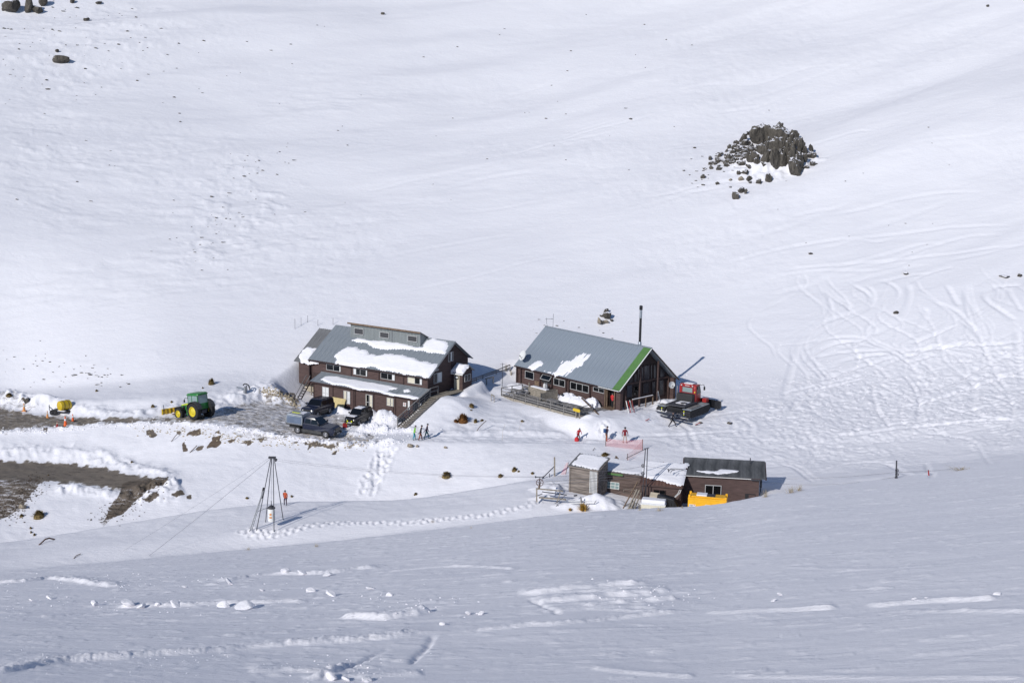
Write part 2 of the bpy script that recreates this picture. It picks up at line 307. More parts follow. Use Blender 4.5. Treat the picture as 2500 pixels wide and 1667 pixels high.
# --- foreground: long drift edges, lumps and combed snow
FG=[([(-40,1650),(60,1632),(150,1616),(300,1606),(480,1592),(640,1577),(900,1562),(1080,1542)],.42,.30,1.1),
 ([(-40,1424),(60,1420),(120,1412),(180,1420),(280,1434)],.45,.30,1.0),
 ([(540,1420),(640,1405),(720,1402),(800,1399),(870,1388),(930,1384)],.45,.26,1.2),
 ([(270,1482),(330,1480),(450,1478),(540,1474),(640,1472),(760,1468)],.32,.24,1.3),
 ([(840,1505),(940,1510),(1010,1500),(1045,1490)],.55,.38,.7),
 ([(1720,1497),(1850,1490),(1960,1485),(2050,1481)],.22,.20,.5),([(2120,1480),(2220,1470),(2300,1465),(2440,1460)],.3,.26,.5),([(2190,1492),(2300,1494),(2520,1495)],.2,.13,1.0),
 ([(1130,1547),(1250,1534),(1400,1522),(1520,1508),(1680,1492)],.3,.20,1.0),
 ([(1260,1450),(1380,1442),(1500,1430),(1560,1430)],.6,.26,.4),([(1300,1470),(1420,1462),(1560,1448),(1640,1445)],.5,.26,.4),([(1420,1482),(1560,1470),(1660,1462)],.3,.2,.6),
 ([(1440,1628),(1560,1645),(1700,1652)],.2,.16,.6),([(1780,1652),(2000,1654),(2350,1655),(2520,1656)],.16,.12,.6),
 ([(540,1555),(640,1545),(720,1538),(850,1530)],.15,.10,1.0),([(600,1640),(720,1640),(820,1636),(900,1620)],.4,.14,1.3),([(740,1660),(900,1650),(1040,1645)],.35,.14,1.4),
 ([(1340,1545),(1500,1535),(1640,1530)],.15,.06,1.0),([(900,1400),(1060,1385),(1180,1382),(1260,1390)],.25,.12,1.2),([(1000,1418),(1100,1412),(1250,1402)],.2,.08,1.2),([(1900,1385),(2100,1392),(2300,1380)],.2,.06,1.2)]
def drift(px,wd,h,lump,seed):
    pts=wpts(px,3); sl_,D,S,SD,L=pline(pts,wd*5); x,y=X[sl_],Y[sl_]; D=D*SD+.35*wd*fbm(x*.9,y*.9,3,seed+5)
    wv=wd*(1+.4*fbm(x*.5,y*.5,2,seed+2)); e=np.where(D>0,np.exp(-(D/(wv*2.6))**2),np.exp(-(D/(wv*.45))**2)); tp=sstep(0,.08*L,S)*sstep(0,.08*L,L-S)*sstep(-.95,-.25,fbm(S*.22+seed,S*0+.5,2,seed+9))
    Z[sl_]+=h*e*tp*(.85+lump*.8*fbm(x*2.1,y*3.2,4,seed,.7)+.35*fbm(x*.45,y*.6,2,seed+11))
for i,(px,wd,h,lu) in enumerate(FG): drift(px,wd*1.1,h*.9,min(lu,1.0)*.75,80+i)
for i in range(150):                                                   # scattered lumps on the left foreground
    if i<95: u,v=rt.gauss(560,300),rt.choice([rt.gauss(1470,22),rt.gauss(1425,16)])
    elif i<130: u,v=rt.gauss(820,150),rt.uniform(1600,1665)
    else: u,v=rt.uniform(1050,1700),rt.uniform(1420,1500)
    if not(-20<u<2500): continue
    p=at(u,v); s_z=rt.uniform(.08,.24); sl_=win(p.x,p.y,1.2); x=X[sl_]-p.x; y=Y[sl_]-p.y
    Z[sl_]+=s_z*.45*np.exp(-((x/(s_z*1.7))**2+(y/(s_z*.9))**2)**1.4)
ridge([(830,1640),(900,1605),(950,1580)],.16,-.12,.6,120); ridge([(1000,1620),(1040,1580),(1060,1550)],.18,-.14,.6,121); ridge([(1290,1460),(1330,1480),(1370,1500)],.15,-.12,.5,122); ridge([(770,1655),(820,1635),(860,1622)],.3,.2,2,123)
for k in range(9):
    x0=1290+rt.uniform(-30,60); y0=1432+k*7; drift([(x0,y0+6),(x0+130,y0-2),(x0+300+rt.uniform(-40,40),y0-6+k*1.5)],.22,.10,.5,300+k)
for k in range(40):
    x0=rt.uniform(-20,2450); y0=rt.uniform(1385,1660); L=rt.uniform(40,200); drift([(x0,y0),(x0+L*.5,y0-L*.02),(x0+L,y0-L*.05)],rt.uniform(.07,.16),rt.uniform(.03,.08),.9,340+k)
fgm=(1-sstep(118,126,Ra))*sstep(48,56,Ra)
st=fbm(X*.35,Y*1.5,4,90,.6); Z+=fgm*(.022*st+.10*fbm(X*.10,Y*.26,3,95))
crisp=np.maximum(0,fbm(X*.9,Y*2.6,3,97)-.18); Z+=fgm*.12*crisp
# fine wind texture on the far slope: elongated ripples, stronger in some bands
band=sstep(-.15,.5,fbm(P/48,Q/11,3,40)); leftb=np.clip((1500-PU)/1500,0.15,1)
ripple=fbm((X*.9+Y*.25)*.22,(Y*.9-X*.2)*.85,4,44,.62)
far=sstep(168,185,Ra)
Z+=far*(.05+.17*band*leftb)*ripple*(.5+Ra/400)
Z+=far*.065*sstep(-.05,.45,fbm(X/30+7,Y/22,3,141))*fbm(X*.8,Y*.9,3,143,.65)
rock_band=np.maximum.reduce([blob(600,500,150,150,-50)*.9,blob(500,600,130,70,-30)*.8,blob(200,120,260,120,-10)*.7,blob(80,400,160,160,0)*.5,blob(300,900,300,60,0)*.5])
Z+=far*rock_band*.32*np.maximum(0,fbm(X*.45,Y*.8,4,48,.6))*(.5+Ra/350)
mid=sstep(120,130,Ra)*(1-sstep(165,175,Ra)); Z+=mid*(.10*fbm(X*.25,Y*.35,3,52)+.035*fbm(X*1.1,Y*1.5,3,53))
# ------------------------------------------------------------------ ground cover masks: r = bare earth, g = darkness, b = brownness
PU,PV=project(X,Y,Z)
MR=np.zeros_like(Z); MG=np.zeros_like(Z); MBw=np.zeros_like(Z)
def poly_d(poly,soft):
    """signed distance in pixels to a polygon in the photograph, positive inside"""
    us=[p[0] for p in poly]; vs_=[p[1] for p in poly]
    k=(PU>min(us)-soft)&(PU<max(us)+soft)&(PV>min(vs_)-soft)&(PV<max(vs_)+soft)&(Ra>119)
    x=PU[k];y=PV[k]; ins=np.zeros(x.shape,bool); D=np.full(x.shape,1e3); n=len(poly)
    for i in range(n):
        ax,ay=poly[i]; bx,by=poly[(i+1)%n]
        ins^=((ay>y)!=(by>y))&(x<(bx-ax)*(y-ay)/(by-ay+1e-9)+ax)
        ex,ey=bx-ax,by-ay; t=np.clip(((x-ax)*ex+(y-ay)*ey)/(ex*ex+ey*ey),0,1); D=np.minimum(D,np.hypot(x-ax-t*ex,y-ay-t*ey))
    return k,np.where(ins,D,-D)
def cover(poly,amt,dark,brown,soft=8,rough=5,seed=0):
    k,d=poly_d(poly,soft+rough*2); d=d+rough*1.6*fbm(X[k]*1.3+seed,Y[k]*.55,3,seed); w_=sstep(-soft/2,soft/2,d)*amt
    MR[k]=np.maximum(MR[k],w_); MG[k]=np.where(w_>.02,MG[k]*(1-w_)+dark*w_,MG[k]); MBw[k]=np.where(w_>.02,MBw[k]*(1-w_)+brown*w_,MBw[k])
ROADP=[(-80,985),(0,988),(60,1004),(110,1012),(160,1010),(210,1018),(300,1020),(390,1017),(450,1010),(520,1000),(560,990),(600,978),(660,975),(700,985),(760,1003),(840,1015),(870,1030),(850,1055),(900,1062),(940,1070),(900,1082),(820,1080),(760,1072),(680,1062),(600,1048),(540,1036),(450,1031),(390,1030),(270,1034),(190,1039),(140,1043),(90,1048),(0,1053),(-80,1056)]
cover(ROADP,.54,.25,.3,12,8,1); cover([(-80,990),(0,992),(60,1008),(120,1016),(200,1020),(420,1020),(500,1012),(500,1030),(390,1028),(270,1032),(140,1041),(0,1050),(-80,1054)],.72,.4,.3,8,5,31)
LOWP=[(-80,1120),(0,1124),(120,1128),(200,1136),(290,1146),(370,1165),(400,1178),(350,1196),(300,1196),(200,1184),(120,1178),(60,1177),(-80,1172)]
cover(LOWP,.84,.5,.4,14,6,2)
for poly,am,dk,br in [
 ([(-60,1175),(90,1170),(100,1180),(70,1215),(45,1245),(20,1262),(-60,1275)],.66,.75,.8),
 ([(300,1180),(420,1160),(400,1185),(360,1195),(330,1225),(300,1255),(250,1275),(265,1240),(290,1205)],.72,.75,.8),
 ([(240,1275),(262,1262),(290,1250),(250,1290)],.45,.6,.7),
 ([(348,1218),(385,1198),(390,1210),(365,1228)],.85,.6,.55),([(415,1207),(445,1193),(455,1208),(430,1215)],.9,.7,.6),([(455,1210),(468,1205),(468,1218),(455,1218)],.9,.7,.6),
 ([(355,1050),(372,1048),(382,1062),(370,1070),(358,1060)],.9,.6,.5),
 ([(428,1052),(442,1052),(440,1060),(430,1058)],.9,.4,.5),([(462,1056),(488,1045),(492,1060),(480,1064),(455,1062)],.9,.45,.85),
 ([(522,1056),(536,1050),(538,1058)],.9,.5,.9),([(520,1068),(540,1062),(536,1076),(520,1074)],.95,.45,.9),([(505,1092),(515,1078),(535,1072),(545,1080),(530,1092)],.95,.45,.9),([(556,1076),(575,1068),(580,1070),(562,1080)],.9,.45,.8),
 ([(443,1082),(450,1078),(458,1100),(447,1102)],.95,.5,.8),([(478,1096),(498,1086),(494,1096),(482,1100)],.95,.4,.6),
 ([(580,1082),(600,1074),(622,1076),(610,1084),(588,1086)],.85,.55,.6),([(628,1073),(645,1070),(640,1080)],.7,.4,.7),
 ([(715,1079),(730,1076),(728,1082),(716,1083)],.95,.7,.35),([(740,1082),(775,1079),(800,1086),(825,1085),(810,1095),(790,1092),(760,1092),(750,1100),(752,1088)],.95,.6,.5),
 ([(808,1108),(822,1100),(818,1112)],.95,.6,.5),([(845,1092),(870,1078),(872,1083),(852,1096)],.6,.5,.5),
 ([(640,962),(680,952),(720,958),(730,980),(722,1000),(712,985),(690,965),(650,975)],.62,.5,.85),
 ([(-20,955),(40,955),(60,972),(95,992),(60,1000),(0,990)],.42,.35,.5),([(560,975),(620,958),(640,975),(600,995),(540,1000),(500,1004)],.36,.35,.5),([(20,1058),(200,1048),(380,1038),(430,1045),(300,1056),(100,1066)],.26,.35,.5),([(50,972),(66,968),(74,976),(66,984)],.95,.8,.8),
 ([(100,1048),(115,1045),(112,1052)],.9,.7,.6),([(1495,1128),(1504,1112),(1514,1124),(1512,1135),(1498,1134)],.95,.1,1.0),
 ([(820,1068),(900,1060),(960,1068),(1000,1078),(940,1086),(860,1088)],.35,.4,.5),([(560,1045),(640,1058),(700,1072),(640,1078),(600,1070),(560,1058)],.45,.5,.55),
 ([(870,1048),(920,1044),(930,1060),(890,1066)],.25,.3,.4)]:
    cover(poly,am,dk,br,3,2.5,int(poly[0][0])%50)
# clods and stones of the bare banks
clod=np.clip(MR-.3,0,1)*sstep(1178,1200,PV)*(PV<1300)*(Ra>120); Z+=clod*.22*fbm(X*1.7,Y*1.9,3,64,.6)
Z+=sstep(.3,.8,MR)*(Ra>120)*(.035*fbm(X*1.3,Y*2.2,3,66))
bank=(MR>.3)&(MR<.8)&(PV<1100); Z+=bank*.10*fbm(X*2.2,Y*2.2,2,67)
PU,PV=project(X,Y,Z)
# ------------------------------------------------------------------ materials
def nodes(name):
    m_=bpy.data.materials.new(name); m_.use_nodes=True; t=m_.node_tree; b=t.nodes['Principled BSDF']; return m_,t,b
def N(t,k,**kw):
    n=t.nodes.new(k)
    for a,v_ in kw.items(): setattr(n,a,v_)
    return n
def mat(name,c,rough=.6,metal=0,var=.12,scale=6,bump=0,spec=.5,stretch=(1,1,1),alpha=None):
    m_,t,b=nodes(name); b.inputs['Roughness'].default_value=rough; b.inputs['Metallic'].default_value=metal; b.inputs['Specular IOR Level'].default_value=spec
    tc=N(t,'ShaderNodeTexCoord'); mp=N(t,'ShaderNodeMapping'); mp.inputs['Scale'].default_value=stretch; t.links.new(tc.outputs['Object'],mp.inputs[0])
    nz=N(t,'ShaderNodeTexNoise'); nz.inputs['Scale'].default_value=scale; nz.inputs['Detail'].default_value=4; t.links.new(mp.outputs[0],nz.inputs['Vector'])
    mx=N(t,'ShaderNodeMix',data_type='RGBA'); mx.inputs[6].default_value=tuple(k*(1-var) for k in c)+(1,); mx.inputs[7].default_value=tuple(min(1,k*(1+var)) for k in c)+(1,)
    rp=N(t,'ShaderNodeMapRange'); rp.inputs[1].default_value=.3; rp.inputs[2].default_value=.7; t.links.new(nz.outputs[0],rp.inputs[0]); t.links.new(rp.outputs[0],mx.inputs[0]); t.links.new(mx.outputs[2],b.inputs['Base Color'])
    if bump:
        bp=N(t,'ShaderNodeBump'); bp.inputs['Strength'].default_value=bump; bp.inputs['Distance'].default_value=.03; t.links.new(nz.outputs[0],bp.inputs['Height']); t.links.new(bp.outputs[0],b.inputs['Normal'])
    return m_
def snow_mat(name,ground=False):
    m_,t,b=nodes(name); L=t.links.new; b.inputs['Roughness'].default_value=.55; b.inputs['Specular IOR Level'].default_value=.25
    tc=N(t,'ShaderNodeTexCoord'); co_=tc.outputs['Object']
    n1_=N(t,'ShaderNodeTexNoise'); n1_.inputs['Scale'].default_value=.09; n1_.inputs['Detail'].default_value=5; L(co_,n1_.inputs['Vector'])
    mx=N(t,'ShaderNodeMix',data_type='RGBA'); mx.inputs[6].default_value=(.805,.795,.835,1); mx.inputs[7].default_value=(.855,.842,.872,1); L(n1_.outputs[0],mx.inputs[0]); colr=mx.outputs[2]
    mp=N(t,'ShaderNodeMapping'); mp.inputs['Scale'].default_value=(.7,1.6,1.0); L(co_,mp.inputs[0])
    n2=N(t,'ShaderNodeTexNoise'); n2.inputs['Scale'].default_value=3.0; n2.inputs['Detail'].default_value=6; n2.inputs['Roughness'].default_value=.65; L(mp.outputs[0],n2.inputs['Vector'])
    bp=N(t,'ShaderNodeBump'); bp.inputs['Strength'].default_value=.5; bp.inputs['Distance'].default_value=.07; L(n2.outputs[0],bp.inputs['Height'])
    n5=N(t,'ShaderNodeTexNoise'); n5.inputs['Scale'].default_value=.9; n5.inputs['Detail'].default_value=7; n5.inputs['Roughness'].default_value=.72; L(mp.outputs[0],n5.inputs['Vector'])
    bp2=N(t,'ShaderNodeBump'); bp2.inputs['Strength'].default_value=.45; bp2.inputs['Distance'].default_value=.16; L(n5.outputs[0],bp2.inputs['Height']); L(bp.outputs[0],bp2.inputs['Normal']); L(bp2.outputs[0],b.inputs['Normal'])
    if ground:
        at_=N(t,'ShaderNodeAttribute',attribute_name='ground_cover'); sp=N(t,'ShaderNodeSeparateColor'); L(at_.outputs['Color'],sp.inputs[0])
        mp2=N(t,'ShaderNodeMapping'); mp2.inputs['Scale'].default_value=(.55,1.7,1.0); L(co_,mp2.inputs[0])
        n3=N(t,'ShaderNodeTexNoise'); n3.inputs['Scale'].default_value=1.5; n3.inputs['Detail'].default_value=7; n3.inputs['Roughness'].default_value=.68; L(mp2.outputs[0],n3.inputs['Vector'])
        n4=N(t,'ShaderNodeTexNoise'); n4.inputs['Scale'].default_value=9; n4.inputs['Detail'].default_value=3; L(co_,n4.inputs['Vector'])
        # snow shows through where noise exceeds the amount of bare earth
        ad=N(t,'ShaderNodeMath',operation='ADD'); L(sp.outputs[0],ad.inputs[0]); L(n3.outputs[0],ad.inputs[1])
        ad1=N(t,'ShaderNodeMath',operation='MULTIPLY_ADD'); ad1.inputs[1].default_value=.45; L(n4.outputs[0],ad1.inputs[0]); L(ad.outputs[0],ad1.inputs[2])
        mr=N(t,'ShaderNodeMapRange'); mr.inputs[1].default_value=1.13; mr.inputs[2].default_value=1.38; L(ad1.outputs[0],mr.inputs[0])
        e1=N(t,'ShaderNodeMix',data_type='RGBA'); e1.inputs[6].default_value=(.33,.295,.25,1); e1.inputs[7].default_value=(.19,.125,.08,1); L(sp.outputs[2],e1.inputs[0])
        e2=N(t,'ShaderNodeMix',data_type='RGBA'); e2.inputs[7].default_value=(.055,.047,.04,1); L(e1.outputs[2],e2.inputs[6])
        dm=N(t,'ShaderNodeMath',operation='MULTIPLY_ADD',use_clamp=True); dm.inputs[1].default_value=3.6; dm.inputs[2].default_value=-1.9; L(n3.outputs[0],dm.inputs[0])
        dk=N(t,'ShaderNodeMath',operation='ADD',use_clamp=True); L(sp.outputs[1],dk.inputs[0]); L(dm.outputs[0],dk.inputs[1]); L(dk.outputs[0],e2.inputs[0])
        f_=N(t,'ShaderNodeMix',data_type='RGBA'); L(mr.outputs[0],f_.inputs[0]); L(colr,f_.inputs[6]); L(e2.outputs[2],f_.inputs[7]); colr=f_.outputs[2]
        rg=N(t,'ShaderNodeMath',operation='MULTIPLY_ADD'); rg.inputs[1].default_value=.3; rg.inputs[2].default_value=.55; L(mr.outputs[0],rg.inputs[0]); L(rg.outputs[0],b.inputs['Roughness'])
    L(colr,b.inputs['Base Color']); return m_
M={}
M['snow']=snow_mat('snow'); M['ground']=snow_mat('snow_and_earth',True)
def rock_mat():
    m_,t,b=nodes('rock'); L=t.links.new; b.inputs['Roughness'].default_value=.9
    tc=N(t,'ShaderNodeTexCoord'); ge=N(t,'ShaderNodeNewGeometry'); co_=ge.outputs['Position']
    n1_=N(t,'ShaderNodeTexNoise'); n1_.inputs['Scale'].default_value=1.3; n1_.inputs['Detail'].default_value=9; n1_.inputs['Roughness'].default_value=.75; mpr=N(t,'ShaderNodeMapping'); mpr.inputs['Scale'].default_value=(1.5,1.5,.55); L(co_,mpr.inputs[0]); L(mpr.outputs[0],n1_.inputs['Vector'])
    cr=N(t,'ShaderNodeValToRGB'); cr.color_ramp.elements[0].position=.32; cr.color_ramp.elements[0].color=(.018,.015,.014,1); cr.color_ramp.elements[1].position=.70; cr.color_ramp.elements[1].color=(.16,.142,.118,1); L(n1_.outputs[0],cr.inputs[0])
    bp=N(t,'ShaderNodeBump'); bp.inputs['Strength'].default_value=1.0; bp.inputs['Distance'].default_value=.35; L(n1_.outputs[0],bp.inputs['Height']); L(bp.outputs[0],b.inputs['Normal'])
    # snow that settled on the flat tops
    sx=N(t,'ShaderNodeSeparateXYZ'); L(ge.outputs['Normal'],sx.inputs[0])
    n2=N(t,'ShaderNodeTexNoise'); n2.inputs['Scale'].default_value=1.6; n2.inputs['Detail'].default_value=4; L(co_,n2.inputs['Vector'])
    ad=N(t,'ShaderNodeMath',operation='MULTIPLY_ADD'); ad.inputs[1].default_value=.9; L(n2.outputs[0],ad.inputs[0]); L(sx.outputs[2],ad.inputs[2])
    mr=N(t,'ShaderNodeMapRange'); mr.inputs[1].default_value=1.13; mr.inputs[2].default_value=1.19; L(ad.outputs[0],mr.inputs[0])
    f_=N(t,'ShaderNodeMix',data_type='RGBA'); f_.inputs[7].default_value=(.84,.83,.88,1); L(mr.outputs[0],f_.inputs[0]); L(cr.outputs[0],f_.inputs[6]); L(f_.outputs[2],b.inputs['Base Color'])
    return m_
M['rock']=rock_mat()
M['rock_tan']=mat('tan_rock',(.26,.22,.17),.9,0,.4,3,.6)
M['board']=mat('brown_stained_board',(.082,.052,.048),.7,0,.22,3,.2,.3,(.4,.4,2.5))
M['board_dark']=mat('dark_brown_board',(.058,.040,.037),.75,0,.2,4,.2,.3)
M['trim']=mat('dark_brown_trim',(.040,.022,.022),.6,0,.15,5)
M['weather']=mat('weathered_grey_board',(.205,.175,.155),.85,0,.5,2.2,.5,.2,(.25,1,2.5))
M['weather_b']=mat('faded_brown_board',(.115,.085,.075),.85,0,.4,2.2,.4,.2,(.25,1,2))
M['timber']=mat('grey_timber',(.21,.20,.195),.85,0,.3,5,.3,.2)
M['timber_w']=mat('warm_grey_timber',(.27,.24,.20),.85,0,.3,5,.3,.2)
M['wood']=mat('brown_wood',(.17,.12,.085),.8,0,.35,4,.3,.2)
M['pine']=mat('pine_planks',(.42,.37,.29),.8,0,.2,4,.3,.2,(.3,1,1))
M['ply']=mat('yellow_plywood',(.52,.42,.20),.7,0,.12,3)
def roof_mat(name,c,c2_,rust=0):
    m_,t,b=nodes(name); L=t.links.new; b.inputs['Roughness'].default_value=.5; b.inputs['Metallic'].default_value=.15
    tc=N(t,'ShaderNodeTexCoord'); n1_=N(t,'ShaderNodeTexNoise'); n1_.inputs['Scale'].default_value=.7; n1_.inputs['Detail'].default_value=6; n1_.inputs['Roughness'].default_value=.6
    mp=N(t,'ShaderNodeMapping'); mp.inputs['Scale'].default_value=(2.2,.5,.5); L(tc.outputs['Object'],mp.inputs[0]); L(mp.outputs[0],n1_.inputs['Vector'])
    cr=N(t,'ShaderNodeValToRGB'); cr.color_ramp.elements[0].position=.3; cr.color_ramp.elements[0].color=c+(1,); cr.color_ramp.elements[1].position=.75; cr.color_ramp.elements[1].color=c2_+(1,); L(n1_.outputs[0],cr.inputs[0])
    L(cr.outputs[0],b.inputs['Base Color']); return m_
M['roof']=roof_mat('grey_roofing_iron',(.225,.26,.305),(.29,.33,.375)); M['roof1']=roof_mat('dull_roofing_iron',(.20,.225,.25),(.30,.325,.35)); M['roof_old']=roof_mat('old_roofing_iron',(.13,.13,.135),(.26,.26,.26))
M['roof_dark']=roof_mat('stained_flat_roof',(.05,.05,.048),(.20,.20,.20)); M['rust']=roof_mat('rusty_roofing_iron',(.10,.045,.03),(.22,.13,.10))
M['green']=mat('green_roof_trim',(.085,.19,.055),.55,0,.12,2); M['greyclad']=mat('grey_vertical_cladding',(.22,.24,.245),.7,0,.12,1.5,0,.3,(3,3,.4))
M['frame']=mat('pale_window_frame',(.46,.46,.46),.5,0,.05); M['white']=mat('white_paint',(.75,.75,.73),.6,0,.08); M['cream']=mat('cream_curtain',(.62,.58,.47),.9,0,.18,9,0,.2,(9,9,.3)); M['creamdoor']=mat('cream_door',(.5,.46,.36),.7,0,.06)
M['curtain']=mat('white_curtain',(.66,.67,.67),.9,0,.15,9,0,.2,(9,9,.3))
def glass(name,c,rough=.08,spec=.5):
    m_,t,b=nodes(name); b.inputs['Base Color'].default_value=c+(1,); b.inputs['Roughness'].default_value=rough; b.inputs['Specular IOR Level'].default_value=spec; return m_
M['glass']=glass('dark_glass',(.006,.007,.009)); M['glass_grey']=glass('dusty_glass',(.055,.055,.06),.25); M['glass_cab']=glass('cab_glass',(.22,.30,.30),.15)
M['black']=mat('black_paint',(.012,.012,.014),.4); M['blackm']=mat('black_plastic',(.022,.022,.024),.6); M['rubber']=mat('rubber',(.016,.016,.017),.85,0,.3,8,.3)
M['navy']=mat('dark_navy_paint',(.010,.014,.035),.28,0,.1,3); M['navy_grey']=mat('dusty_navy_paint',(.030,.036,.055),.45,0,.35,2); M['carblack']=mat('gloss_black_paint',(.010,.010,.014),.3,0,.2,2); M['dusty']=mat('road_dusted_paint',(.055,.055,.055),.6,0,.3,3)
M['alu']=mat('dull_aluminium',(.30,.33,.37),.42,.55,.15,2); M['alu_blue']=mat('brushed_aluminium_side',(.14,.18,.26),.4,.35,.15,1.5); M['steel']=mat('galvanised_steel',(.26,.27,.29),.5,.5,.15); M['dsteel']=mat('dark_steel',(.06,.06,.07),.6,.3,.3); M['rsteel']=mat('rusty_steel',(.12,.06,.04),.8,.1,.4,6,.3)
M['chrome']=mat('wheel_alloy',(.38,.38,.40),.4,.6,.15)
M['jdgreen']=mat('tractor_green',(.022,.17,.035),.4,0,.25,2); M['jdyellow']=mat('rim_yellow',(.62,.50,.03),.45,0,.12,4); M['plough']=mat('worn_yellow_paint',(.50,.33,.03),.6,0,.35,5)
M['tank']=mat('yellow_tank',(.60,.42,.02),.45,0,.12,1); M['box_yellow']=mat('container_yellow',(.80,.42,.012),.45,0,.10,1.5)
M['red']=mat('red_paint',(.33,.022,.020),.4,0,.15,3); M['redcloth']=mat('red_cloth',(.50,.025,.03),.85); M['orange']=mat('orange_plastic',(.75,.12,.02),.6); M['fadedorange']=mat('faded_orange_plastic',(.70,.30,.10),.7); M['crimson']=mat('dark_red_cloth',(.20,.02,.03),.85)
M['skin']=mat('skin',(.45,.27,.20),.6,0,.05); M['hivis']=mat('bright_yellow_plastic',(.70,.75,.02),.5,0,.05); M['lamp']=mat('clear_lamp',(.65,.65,.62),.2)
M['bluecloth']=mat('blue_cloth',(.03,.08,.20),.85); M['teal']=mat('turquoise_cloth',(.03,.26,.34),.85); M['dteal']=mat('dark_teal_cloth',(.025,.12,.13),.85); M['lime']=mat('lime_green_cloth',(.20,.46,.06),.85); M['rustcloth']=mat('rust_brown_cloth',(.26,.09,.045),.85); M['plum']=mat('plum_cloth',(.055,.035,.06),.85); M['greycloth']=mat('grey_cloth',(.10,.10,.11),.85); M['orangecloth']=mat('burnt_orange_cloth',(.42,.07,.02),.85); M['blackcloth']=mat('black_cloth',(.018,.016,.02),.85); M['beige']=mat('beige_cloth',(.45,.36,.32),.85)
M['dirt']=mat('dark_earth',(.075,.055,.042),.95,0,.4,3)
M['grass']=mat('dry_tussock',(.16,.115,.05),.9,0,.5,2,.2,.1); M['grass_pale']=mat('straw_grass',(.42,.35,.24),.9,0,.3,3); M['shrub']=mat('brown_shrub',(.13,.060,.022),.9,0,.6,2.5,.2,.1); M['flax']=mat('golden_leaf',(.42,.25,.04),.7,0,.4,3); M['twig']=mat('bare_twig',(.15,.11,.09),.9)
M['rope']=mat('steel_cable',(.10,.10,.12),.6,.3)
def net_mat():
    m_,t,b=nodes('pink_safety_mesh'); L=t.links.new; b.inputs['Base Color'].default_value=(.85,.16,.13,1); b.inputs['Roughness'].default_value=.8
    tr=N(t,'ShaderNodeBsdfTransparent'); mx=N(t,'ShaderNodeMixShader'); mx.inputs[0].default_value=.20
    L(tr.outputs[0],mx.inputs[1]); L(b.outputs[0],mx.inputs[2]); L(mx.outputs[0],t.nodes['Material Output'].inputs[0]); return m_
M['net']=net_mat()
# ------------------------------------------------------------------ building the ground meshes
def terrain():
    lab=np.zeros((NR-1,NA-1),np.int8)                                  # 0 hillside
    rc=(Ra[:-1,:-1]+Ra[1:,1:])/2; ac=AZ[None,:-1]; pu=PU[:-1,:-1]; pv=PV[:-1,:-1]
    k2r=np.interp(AZ[:-1],k2[0],k2[1])[None,:]; k5r=np.interp(AZ[:-1],k5[0],k5[1])[None,:]; k6r=np.interp(AZ[:-1],k6[0],k6[1])[None,:]; k7r=np.interp(AZ[:-1],k7[0],k7[1])[None,:]; b0=np.interp(AZ[:-1],k5a[0],k5a[1])[None,:]; b1=np.interp(AZ[:-1],k5b[0],k5b[1])[None,:]
    lab[rc<k2r]=1; lab[(rc>=k2r)&(rc<k5r)]=2; lab[(rc>=k5r)&(rc<k6r)]=3
    lab[(rc>=b0)&(rc<b1)&(pu<430)]=4; lab[(rc>=k6r)&(rc<k7r)&(pu<1000)]=5; lab[(rc>=k6r)&(rc<k7r)&(pu>=1000)&(pu<1620)]=6
    lab[(rc>=k6r)&(rc<172)&(pu>=1620)]=7
    names={0:'snowy_hillside',1:'near_snow_slope',2:'snow_mound',3:'snow_bank',4:'lower_dirt_road',5:'slushy_dirt_road',6:'packed_snow_track',7:'ski_piste'}
    V=np.stack([X,Y,Z],-1).reshape(-1,3).astype(np.float32); C_=np.stack([MR,MG,MBw,np.ones_like(MR)],-1).reshape(-1,4).astype(np.float32)
    ii,jj=np.meshgrid(np.arange(NR-1),np.arange(NA-1),indexing='ij'); q=np.stack([ii*NA+jj,ii*NA+jj+1,(ii+1)*NA+jj+1,(ii+1)*NA+jj],-1).reshape(-1,4); lf=lab.reshape(-1)
    for k,nm in names.items():
        f=q[lf==k]
        if not len(f): continue
        uq,inv=np.unique(f,return_inverse=True); inv=inv.reshape(-1).astype(np.int32); me=bpy.data.meshes.new(nm)
        me.vertices.add(len(uq)); me.vertices.foreach_set('co',V[uq].ravel()); me.loops.add(len(inv)); me.loops.foreach_set('vertex_index',inv)
        me.polygons.add(len(f)); me.polygons.foreach_set('loop_start',np.arange(0,len(inv),4,dtype=np.int32)); me.polygons.foreach_set('loop_total',np.full(len(f),4,np.int32))
        me.update(calc_edges=True); me.polygons.foreach_set('use_smooth',np.ones(len(f),bool))
        a_=me.color_attributes.new('ground_cover','FLOAT_COLOR','POINT'); a_.data.foreach_set('color',C_[uq].ravel())
        me.materials.append(M['ground']); o=bpy.data.objects.new(nm,me); col.objects.link(o); o['kind']='structure'
terrain()
